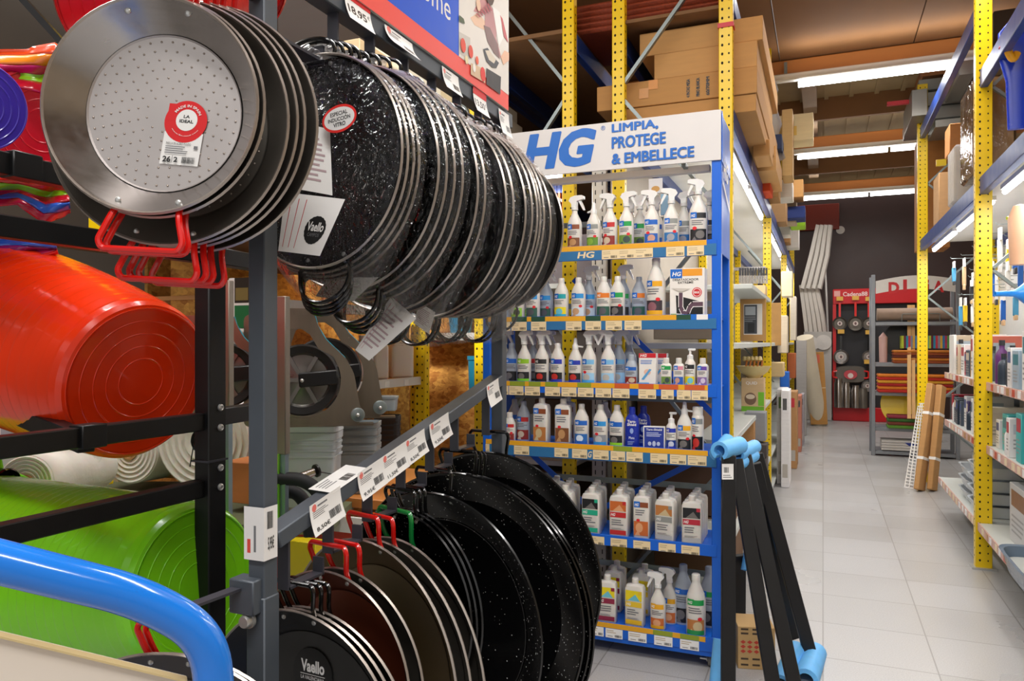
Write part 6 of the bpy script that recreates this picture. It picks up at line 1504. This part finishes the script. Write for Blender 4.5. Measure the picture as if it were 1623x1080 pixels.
for i in range(n_ + 1):
    f = i / n_; pts.append((qx0 + .03 + (qx1 - qx0 - .06) * f, zA + (zc0 - zA) * math.sin(math.pi * f)))
for i in range(n_, -1, -1):
    f = i / n_; pts.append((qx0 + .03 + (qx1 - qx0 - .06) * f, zB + (zc1 - zB) * math.sin(math.pi * f)))
top_, bot_ = pts[n_ + 1:][::-1], pts[:n_ + 1]
vs = [(x, QY - .03, z) for x, z in bot_] + [(x, QY - .03, z) for x, z in top_] + [(x, QY - .015, z) for x, z in bot_] + [(x, QY - .015, z) for x, z in top_]; m1 = n_ + 1; fs = []
for i in range(n_): fs += [[i, i + 1, m1 + i + 1, m1 + i], [2 * m1 + i, 3 * m1 + i, 3 * m1 + i + 1, 2 * m1 + i + 1], [m1 + i, m1 + i + 1, 3 * m1 + i + 1, 3 * m1 + i], [i, 2 * m1 + i, 2 * m1 + i + 1, i + 1]]
fs += [[0, m1, 3 * m1, 2 * m1], [n_, 2 * m1 + n_, 3 * m1 + n_, m1 + n_]]
sgm.add(vs, fs, white); sgn2 = qb(sgm, 'arched_sign')
d = Decal(lambda u, v, k: Vector((u, QY - .031 - k * .0004, v + .0)))
xa = onY(1408, 452, QY).x; wl = onY(1495, 452, QY).x - xa
for i, ch in enumerate('DIGA'):
    f = .5 + (i - 1.5) * .2; z0_ = onY(1450, 459.5, QY).z - .03 * abs(i - 1.5); d.text(ch, xa + wl * (i * .27), z0_, wl * (.2 if ch != 'I' else .07), .155, ink('#D2222A'), .05)
qb(d, 'lettering', sgn2, fix=False)
def qgood(mb, name, label, cat, grp=None): return tag(mb.build(name), label, cat, grp)
for i, (x0, x1, z0_) in enumerate(((qx0 + .05, qx1 - .05, shz[0]),)):
    m = MB(); m.tube([(x0, QY + .1, z0_ + .1), (x1, QY + .1, z0_ + .1)], .085, mat('brown_carpet_roll', '#A08876', .7, 0, .08, 20), 20); qgood(m, 'carpet_roll', 'brown carpet roll on the top shelf of the arched sign rack', 'roll')
stripes = ['#B8C83A', '#6A2A3A', '#2A8AA8', '#C83A4A', '#8A8A9A', '#D8A83A', '#3A7AB0', '#B03A5A', '#5A9A4A', '#C86A3A', '#7A2A5A', '#3AA0A8']
m = MB()
for k in range(24): m.box((qx0 + .36 + k * .027, QY + .12, shz[1] + .28), (.0271, .24, .17), mat('mat_stripe_%d' % (k % 12), stripes[k % 12], .8, 0, .1, 30))
o = qgood(m, 'striped_mat', 'colourful vertical striped mat on the arched sign rack', 'mat')
for j in range(5):
    m = MB(); m.box(((qx0 + qx1) / 2 + .1, QY + .12, shz[1] + .01 + j * .036), (.72, .3, .034), mat('mat_rust_%d' % (j % 3), ('#9A4A20', '#C8782A', '#6A2A1E')[j % 3], .8, 0, .1, 30), b=.01); qgood(m, 'folded_mat', 'folded rust coloured mat, %s from bottom under the striped mat' % ORD[j], 'mat', 'folded mats on the arched sign rack')
for j in range(6):
    m = MB(); m.box(((qx0 + qx1) / 2, QY + .1, shz[2] + .012 + j * .042), (.9, .34, .04), mat('mat_red_%d' % (j % 4), ('#C02A1E', '#D87A1E', '#A81E1E', '#D89A2A')[j % 4], .8, 0, .1, 30), b=.012); qgood(m, 'folded_mat', 'folded red and orange mat, %s from bottom on middle shelf' % ORD[j], 'mat', 'folded mats on the arched sign rack')
m = MB(); m.lathe([(.0002, 0), (.3, .0), (.32, .02), (.0002, .03)], plastic('#E8C81E'), 36, Matrix.Translation((qx0 + .42, QY + .2, shz[3] + .3)) @ Matrix.Rotation(RAD(80), 4, 'X')); qgood(m, 'yellow_tray', 'round yellow tray on the arched sign rack', 'tray')
for j in range(4):
    m = MB(); m.box((qx0 + .5, QY + .05, shz[3] + .015 + j * .045), (.66, .3, .043), mat('mat_green_%d' % j, ('#5A8A2A', '#7A3A2A', '#3A6A2A', '#8A2A3A')[j], .8, 0, .12, 30), b=.012); qgood(m, 'folded_mat', 'folded green or brown mat, %s from bottom on low shelf' % ORD[j], 'mat', 'folded mats on the arched sign rack')
m = MB(); m.lathe([(.0002, 0), (.26, 0), (.28, .02), (.0002, .03)], blackmetal, 36, Matrix.Translation((qx0 + .42, QY + .3, shz[1] + .3)) @ Matrix.Rotation(RAD(85), 4, 'X')); qgood(m, 'round_board', 'round black board behind the striped mat', 'board')
m = MB(); m.lathe([(.0002, 0), (.05, 0), (.055, .35), (.0002, .42)], ink('#D9B0A8'), 18, Matrix.Translation((qx0 + .13, QY + .1, shz[1]))); qgood(m, 'red_white_figure', 'red and white spotted roll at left of the arched sign rack', 'roll')
m = MB(); m.lathe([(.0002, 0), (.2, .0), (.26, .12), (.0002, .12)], plastic('#2A3A8A'), 30, Matrix.Translation((qx0 + .5, QY + .2, shz[4] + .0))); qgood(m, 'blue_basin', 'dark blue basin on lowest shelf of the arched sign rack', 'basin')
for j in range(4):
    m = MB(); m.box((qx0 + .35, QY + .12, .1 + .035 * j), (.5, .3, .03), ink('#C9C4BE')); qgood(m, 'flat_carton', 'flat pale carton, %s from bottom at foot of the arched sign rack' % ORD[j], 'box', 'cartons under the arched sign rack')
sl_ = mat('pale_wood_slat', '#D9A866', .5, 0, .1, 8)
for i in range(2):
    m = MB(); m.bar(W(1441 + i * 7, 664, 9.9), W(1441 + i * 6, 484, 10.3), .045, .02, sl_); o = m.build('leaning_lath'); tag(o, 'pale wood slat leaning by the far right post, %s' % ('left one', 'right one')[i], 'slat')
# kraft bundles and white grid leaning on the right rack
kr = card('#B98A55')
for i, (xa_, ya_, xb_, yb_) in enumerate(((1460, 781, 1478, 610), (1480, 781, 1492, 612))):
    p0_, p1_ = onZ(xa_ - 3, ya_ - 2, .0), W(xb_, yb_, 8.0)
    t = thing('wrapped_bundle', 'kraft wrapped long bundle with white straps, %s of two at right' % ('left one', 'right one')[i], 'bundle', p0_, 0, 'kraft bundles leaning on the right rack')
    m = MB(); m.bar((0, 0, .01), p1_ - p0_, .06, .15, kr, b=.008); m.build('wrapping', t)
    for f in (.3, .72):
        q = (p1_ - p0_) * f; m = MB(); m.bar(q - (p1_ - p0_).normalized() * .015, q + (p1_ - p0_).normalized() * .015, .064, .154, white); m.build('strap', t)
m = MB(); a = onZ(1434, 772, 0); b_ = W(1456, 640, 8.3); c_ = W(1462, 640, 8.1); e_ = onZ(1448, 775, .0)
for k in range(28):
    f = k / 27; m.tube([a * (1 - f) + b_ * f, e_ * (1 - f) + c_ * f + V(.02, 0, 0)], .006, white, 5)
for f in (0, .5, 1): m.tube([a * (1 - f) + e_ * f, b_ * (1 - f) + c_ * f], .006, white, 5)
o = m.build('wire_grid'); tag(o, 'white wire grid panel leaning left of the kraft bundles', 'grid')

# ================================================================== RIGHT RACK
RX0, RX1 = .985, 1.72
rr = rack_thing('storage_rack', 'yellow and blue storage rack along the right side of the aisle', (RX0, 6.0, 0)); RO = Vector((RX0, 6.0, 0))
pr_ = post_mesh(.10, .07, 4.4).build('post', rr); pr_.location = (.03, 0, 0)
for Y in (2.6, 6.0, 9.41):
    for x in (RX0 + .03, RX1):
        if Y == 6.0 and x == RX0 + .03: continue
        c = pr_.copy(); COL.objects.link(c); c.parent = rr; c.location = (x - RX0, Y - 6.0, 0)
    b = MB(); b.box((RX0 + .03, Y, .006), (.15, .12, .012), zinc); lb(b, 'foot_plate', rr, RO)
    for z0, z1, s in ((.25, .8, 0), (.8, 1.35, 1), (1.5, 2.05, 0), (2.05, 2.62, 1), (2.75, 3.3, 0), (3.3, 3.9, 1)):
        xa, xb = (RX0 + .08, RX1 - .05) if s else (RX1 - .05, RX0 + .08)
        b = MB(); b.bar((xa, Y, z0), (xb, Y, z1), .03, .02, galv); lb(b, 'brace', rr, RO)
for Y0, Y1, zu in ((2.6, 6.0, 3.41), (6.0, 9.41, 3.92)):
    for x in (RX0 + .03, RX1):
        for zt2 in (2.68, zu): lb(beam_mb((x, Y0 + .035, zt2 - .06), (x, Y1 - .035, zt2 - .06), .12, .05), 'beam', rr, RO)
    b = MB(); b.box(((RX0 + RX1) / 2 + .03, (Y0 + Y1) / 2, 2.66), (RX1 - RX0 - .06, Y1 - Y0, .02), white_deck); lb(b, 'deck', rr, RO)
    for k in range(2):
        ya = Y0 + .2 + k * 1.6; lit_lamp(rr, Vector((RX0 + .12, ya, 2.54)) - RO, Vector((RX0 + .12, ya + 1.4, 2.54)) - RO)
    shelf_light((RX0 + .15, (Y0 + Y1) / 2, 2.5), (.1, 2.8), 18)
    Ys = Y1 if Y0 < 5 else 7.9
    b = MB(); b.box((RX1 + .02, (Y0 + Y1) / 2, 1.4), (.012, Y1 - Y0, 2.4), mat('pale_pegboard', '#D9D8D6', .5, 0, .04, 20)); lb(b, 'back_panel', rr, RO)
    lab_m = mat('red_white_shelf_strip', '#D9B0A4', .5, 0, .25, 40)
    for zs, x0s in ((1.28, RX0 + .05), (.85, RX0 + .05), (.32, RX0 + .0)):
        b = MB(); b.box(((x0s + RX1) / 2, (Y0 + Ys) / 2, zs - .02), (RX1 - x0s, Ys - Y0 - .08, .03), mat('grey_white_shelf', '#C9CDC8')); b.box((x0s - .004, (Y0 + Ys) / 2, zs - .028), (.008, Ys - Y0 - .08, .055), lab_m); s_ = lb(b, 'shelf', rr, RO)
        rnd = random.Random(int(zs * 100)); y = Y0 + .15
        while y < Ys - .2:
            b = MB(); w_ = rnd.uniform(.05, .09); b.box((x0s - .009, y, zs - .028), (.003, w_, .042), rnd.choice([paper, kraft, ink('#C8503A'), paper, ink('#B88A5A')])); b.v = [v - RO for v in b.v]; o = b.build('shelf_tag', s_); y += rnd.uniform(.1, .2)
sgb = MB(); sgb.box((RX1 - .02, 6.2, 2.42), (.01, 3.3, .14), ink('#1F3F9A')); sb_ = lb(sgb, 'header_strip', rr, RO)
d = Decal(flat((RX1 - .026, 0, 0), -YA, ZA)); 
for k in range(3): d.text('mi', -7.7 + k * 1.0, 2.385, .26, .10, white, .03)
d.v = [v - RO for v in d.v]; d.build('lettering', sb_, fix=False)
# goods on the right rack, each on its shelf
RC = ['#E8E6E4', '#9FB4C4', '#F0EEEA', '#5E2A6A', '#E2DAD0', '#3FB4B4', '#4A5664', '#EDEDED', '#A81E32', '#4A3A6A', '#C8B49A', '#2E3A48', '#C86A5A', '#D8A03A']
def good(kind, x, y, z, w_, dp, h_, hx, label, cat, grp, m_=None):
    m_ = m_ or plastic(hx, .4); t = None
    if kind == 'box':
        m = MB(); m.box((dp / 2, 0, h_ / 2), (dp, w_, h_), m_, b=.003); o = m.build('product_box'); o['dims'] = (dp, w_, h_)
        d = Decal(flat((0, w_ / 2, 0), -YA, ZA)); r = random.Random(int(y * 1000)); d.rect(w_ * .1, h_ * .62, w_ * .9, h_ * .9, ink(r.choice(['#3A4F8A', '#B8384A', '#6A7A8A', '#2A7A8A', '#D8C8B0', '#8A5A3A']))); d.bars(w_ * .12, h_ * .15, w_ * .88, h_ * .5, ink('#9a9a9a'), 4, r); d.build('box_print', o, fix=False)
        d = Decal(flat((0, -w_ / 2, 0), XA, ZA)); d.rect(dp * .1, h_ * .6, dp * .7, h_ * .85, ink(r.choice(['#C9CDD2', '#A8B4C0', '#D8CFC8']))); d.bars(dp * .1, h_ * .2, dp * .8, h_ * .5, ink('#a9a9a9'), 3, r); d.build('box_print', o, fix=False)
    elif kind == 'bottle':
        m = MB(); r_ = w_ / 2; m.lathe([(.0002, 0), (r_ * .95, 0), (r_, .006), (r_, h_ * .62), (r_ * .8, h_ * .72), (r_ * .4, h_ * .8), (r_ * .4, h_ * .9)], m_, 22, Matrix.Translation((dp / 2, 0, 0))); o = m.build('bottle')
        m = MB(); m.lathe([(r_ * .45, h_ * .88), (r_ * .45, h_), (.0002, h_)], plastic('#B98A5A' if hx == '#B9C4BC' else '#3a3a3e'), 16, Matrix.Translation((dp / 2, 0, 0))); m.build('cap', o)
    elif kind == 'tray':
        m = MB(); m.loft([(0, dp * .42, w_ * .42, 6), (.004, dp * .44, w_ * .44, 6), (h_, dp * .5, w_ * .5, 6), (h_ + .004, dp * .52, w_ * .52, 6), (h_, dp * .48, w_ * .48, 6), (.01, dp * .42, w_ * .42, 6)], m_, 32, Matrix.Translation((dp / 2, 0, 0)), cap=False); m.box((dp / 2, 0, .006), (dp * .8, w_ * .8, .004), m_); o = m.build('plastic_tray')
    o.location = (x, y, z); o['label'] = label; o['category'] = cat; o['group'] = grp
    return o
rnd = random.Random(11)
for zs, sname in ((1.28, 'upper shelf'), (.85, 'middle shelf')):
    y = 4.1; k = 0
    while y < 7.75:
        if abs(y - 6.0) < .12: y = 6.14
        w_ = rnd.choice([.07, .08, .1, .13, .16]); h_ = rnd.uniform(.18, .34 if zs > 1 else .30); hx = rnd.choice(RC)
        kind = 'bottle' if (w_ < .09 and rnd.random() < .6) else 'box'
        if kind == 'box' and rnd.random() < .2: hx = '#EEECEA'
        g = 'near bay' if y < 6 else 'far bay'
        good(kind, RX0 + .06 + rnd.uniform(0, .05), y + w_ / 2, zs - .004, w_, .22 if kind == 'box' else w_, h_, hx, '%s %s of %s, item %s from the near end of the right rack' % (kind, 'on ' + sname, g, 'number ' + str(k + 1)) if 0 else '%s on right rack %s, %d places from its near end' % ({'box': 'boxed product', 'bottle': 'slim bottle'}[kind], sname, k + 1), kind, 'goods on the right rack ' + sname)
        y += w_ + rnd.uniform(.005, .05); k += 1
    y = 4.2
    for q in range(14):
        w_ = .25; yy = 4.3 + q * .34
        if abs(yy - 6) < .15 or yy > 7.7: continue
        good('box', RX0 + .36, yy, zs - .004, w_, .25, rnd.uniform(.24, .36), rnd.choice(['#D8DADC', '#E6E2DC', '#B9C0C8', '#EEECEA']), 'larger box in the back row of right rack %s, %s from near end' % (sname, ORD[min(q, 15)]), 'box', 'back row goods of the right rack ' + sname)
o = good('box', RX0 + .1, 5.35, .316, .42, .4, .36, '#C9C9CA', 'large grey white carton at the foot of near right bay', 'box', 'cartons at the foot of the right rack')
d = Decal(flat((0, -.21, 0), XA, ZA)); d.rect(.06, .05, .36, .33, ink('#B4B5B8')); d.text('habitex', .09, .27, .16, .03, black, .03); d.ell(.2, .11, .1, .035, ink('#77787c')); d.ell(.2, .12, .08, .028, ink('#b9babd')); d.bars(.09, .17, .3, .25, ink('#8a8b90'), 3); d.build('box_print', o, fix=False)
for i in range(7):
    good('tray', RX0 + .02 + .01 * (i % 2), 6.35 + (i % 2) * .48, .316 + (i // 2) * .09, .46, .42, .08, '#D9DDE0', 'clear white tray at foot of far right bay, %s' % ORD[i] if 0 else 'stacked clear tray %s from near end at foot of right rack' % ORD[i], 'tray', 'trays at the foot of the right rack', mat('frosted_clear_tray', '#DDE2E6', .25, 0, .03, 8, alpha=.8))
o = good('tray', RX0 - .05, 4.75, .25, .8, .5, .12, '#3A5A7A', 'large blue grey plastic tray low at right edge', 'tray', 'trays at the foot of the right rack', mat('smoky_blue_tray', '#6E8296', .2, 0, .05, 6, alpha=.8))
o = good('tray', RX0 + .0, 4.3, .12, .6, .45, .12, '#E4E6E8', 'white wire look basket at the bottom right corner', 'tray', 'trays at the foot of the right rack')
good('box', RX0 + .2, 7.3, .316, .4, .3, .3, '#9aa0a4', 'grey carton at the foot of far right bay', 'box', 'cartons at the foot of the right rack'); good('box', RX0 + .3, 7.68, .316, .4, .3, .24, '#77787c', 'darker grey carton at the foot of far right bay', 'box', 'cartons at the foot of the right rack')
# named pieces that stand out on the right rack
o = MB(); o.box((0, 0, .17), (.02, .26, .34), white, b=.003); o = o.build('white_board'); o.location = (RX0 + .075, 7.62, 1.276); o['label'] = 'tall white board at the far end of right rack upper shelf'; o['category'] = 'board'
t = thing('cork_jar', 'pale green glass jar with cork stopper on right rack upper shelf', 'jar', (RX0 + .1, 4.72, 1.276))
m = MB(); m.lathe([(.0002, 0), (.05, 0), (.056, .01), (.056, .17), (.045, .2), (.026, .215), (.026, .24), (.022, .24), (.022, .21), (.05, .17), (.05, .012), (.0002, .012)], mat('pale_green_glass', '#C9DCD2', .08, 0, 0, trans=.85), 28); m.build('glass', t)
m = MB(); m.lathe([(.0002, .225), (.021, .225), (.024, .262), (.0002, .262)], mat('cork', '#B98A5A', .8, 0, .15, 40), 18); m.build('stopper', t)
m = MB(); m.box((.0, .0, .012), (.1, .1, .02), mat('pale_green_water_tint', '#A9C4B8', .3)); m.build('base_pad', t)
# hanging goods on the back panel
k = 0
for yi in range(18):
    y = 3.55 + yi * .3
    if abs(y - 6.0) < .1: continue
    for zj, z in enumerate((2.18, 1.98, 1.78)):
        x = (RX1 - .3, RX0 + .22, RX1 - .42)[(zj + yi) % 3] + rnd.uniform(-.06, .08); t = None; ht = rnd.uniform(.14, .28); c = rnd.choice(['#C8302E', '#1F5FB8', '#EDEDEA', '#D8B48A', '#2a2a2e', '#E8C01E', '#EDEDEA', '#D8B48A', '#4A9AC8'])
        m = MB(); m.tube([(RX1 - x, 0, ht + .03), (-.02, 0, ht + .03), (-.03, 0, ht + .045)], .003, galv, 6); m.box((0, 0, ht * .8), (.012, .09, ht * .42), paper); m.bar((0, 0, ht * .62), (0, 0, -ht * .3), .035, .02, plastic(c), YA, .005); m.box((0, 0, -ht * .38), (.02, .06, ht * .25), plastic(rnd.choice(['#EDEDEA', '#3a3a3e', '#D8B48A'])), b=.004)
        o = m.build('hanging_tool'); o.location = (x, y, z); o['label'] = 'carded tool on right rack back panel, %s row, %d places from near end' % (('upper', 'middle', 'lower')[zj], yi + 1); o['category'] = 'tool'; o['group'] = 'carded tools hanging in the right rack'
def funnel(px, py, d_, s, hx, label):
    p = W(px, py, d_); m = MB(); q = V(CS, SN, .02).to_track_quat('Z', 'Y').to_matrix().to_4x4()
    m.lathe([(.004, 0), (.012, .0), (.016, .09), (.03, .12), (.085, .2), (.09, .21), (.09, .24), (.08, .24), (.03, .13), (.01, .1), (.004, 0)], plastic(hx, .3), 30, q @ Matrix.Scale(s, 4)); o = m.build('funnel'); o.location = p; o['label'] = label; o['category'] = 'funnel'
funnel(1577, 466, 4.3, 1.15, '#1F8AE8', 'bright blue plastic funnel pointing left at right edge'); funnel(1596, 346, 4.3, .9, '#D8E81E', 'yellow green funnel at right edge under the deck')
m = MB(); m.lathe([(.0002, 0), (.05, 0), (.055, .08), (.06, .26), (.035, .33), (.0002, .34)], mat('peach_plastic', '#E4B490', .4), 24); o = m.build('peach_bottle'); o.location = W(1617, 420, 4.2); o['label'] = 'peach coloured tool body hanging under the yellow green funnel'; o['category'] = 'tool'
# on top of the right rack
o = pbox(1545, 118, 1607, 268, 5.3, .5, card('#B08C60'), 'tall_carton', 'tall kraft carton wrapped in film on the near right deck', 'box', 'cartons on top of the right rack')
w_, dp, h_ = dims(o); m = MB(); m.box((0, dp / 2, h_ / 2), (w_ + .03, dp + .03, h_ + .02), film, b=.02); m.build('film_wrap', o)
m = MB(); m.box((-w_ * .2, -.012, h_ * .85), (.07, .004, .09), ink('#D8402E')); m.build('red_sticker', o)
for i, (x0, y0, x1, y1, d_, dp, hx, lbl) in enumerate(((1457, 212, 1506, 392, 8.6, .5, '#A8703A', 'big brown carton on the far right deck'), (1505, 192, 1548, 238, 7.0, .3, '#C98A52', 'brown carton behind the film wrapped bundle, right deck'), (1488, 272, 1510, 350, 7.4, .4, '#C2986A', 'open kraft carton on the right deck beam'), (1462, 84, 1506, 96, 8.4, .8, '#C98A5A', 'orange brown plank bundle topmost on the right upper deck'), (1462, 98, 1506, 116, 8.4, .8, '#B87A4A', 'orange brown plank bundle below the topmost on the right'),
                                                (1520, 30, 1560, 120, 7.4, .3, '#5A4028', 'dark brown carton behind the upper yellow post'), (1575, 8, 1640, 80, 5.6, .3, '#3a2a1c', 'dark carton at upper right corner'))):
    pbox(x0, y0, x1, y1, d_, dp, card(hx), 'stored_carton', lbl, 'box', 'cartons on top of the right rack', .006)
o = pbox(1512, 226, 1546, 318, 6.3, .35, milky, 'wrapped_bundle', 'white film wrapped bundle on the right deck', 'bundle', None, .02); w_, dp, h_ = dims(o); m = MB(); m.box((0, dp / 2, h_ / 2), (w_ * .9, dp * .9, h_ * .95), card('#D8CFC2'), b=.01); m.build('contents', o)
al2 = mat('dull_aluminium_sheet', '#9A9890', .4, .6, .08, 10, stretch=(.2, 1, 1))
for i, (x0, y0, x1, y1, d_) in enumerate(((1456, 118, 1530, 136, 8.3), (1447, 138, 1546, 160, 8.2), (1443, 162, 1546, 182, 8.2), (1482, 184, 1546, 196, 8.0), (1445, 140, 1470, 182, 8.0), (1520, 70, 1546, 116, 7.2))):
    pbox(x0, y0, x1, y1, d_, .9, al2, 'metal_profile', 'stacked grey metal profile on right upper deck, %s from top' % ORD[i] if i < 4 else ('short grey profile end at left of the metal stack' if i == 4 else 'grey slanting sheet beside the upper yellow post'), 'profile', 'metal profiles on the right upper deck', .004)
o = pbox(1406, 157, 1446, 163, 8.3, .05, plastic('#C8323A'), 'red_rod', 'red rod sticking out of the metal profiles toward the lamp', 'rod')
pbox(1484, 252, 1500, 262, 6.4, .03, plastic('#E8C81E'), 'yellow_clip', 'yellow clip beside the wrapped bundle on the right', 'clip')
# blue handled tool, top right corner
t = thing('blue_broom', 'blue plastic tool with red and yellow handles at top right corner', 'tool', W(1605, 120, 4.6))
m = MB(); q0 = t.location.copy()
m.loft([(0, .05, .02, 3), (.3, .06, .025, 3), (.46, .1, .03, 3), (.6, .1, .03, 3), (.66, .05, .02, 3)], plastic('#1A3FC8', .25), 24, Matrix.Translation(W(1612, 205, 4.6) - q0)); m.build('blade', t)
m = MB(); m.tube([W(1588, 78, 4.55) - q0, W(1602, 50, 4.55) - q0, W(1625, 0, 4.55) - q0], .02, plastic('#E0203A', .3), 10); m.build('red_handle', t)
m = MB(); m.tube(rpath([W(1600, 50, 4.5) - q0, W(1596, 80, 4.5) - q0, W(1606, 96, 4.5) - q0, W(1612, 84, 4.5) - q0], .05), .022, plastic('#E8A81E', .3), 10); m.build('yellow_handle', t)
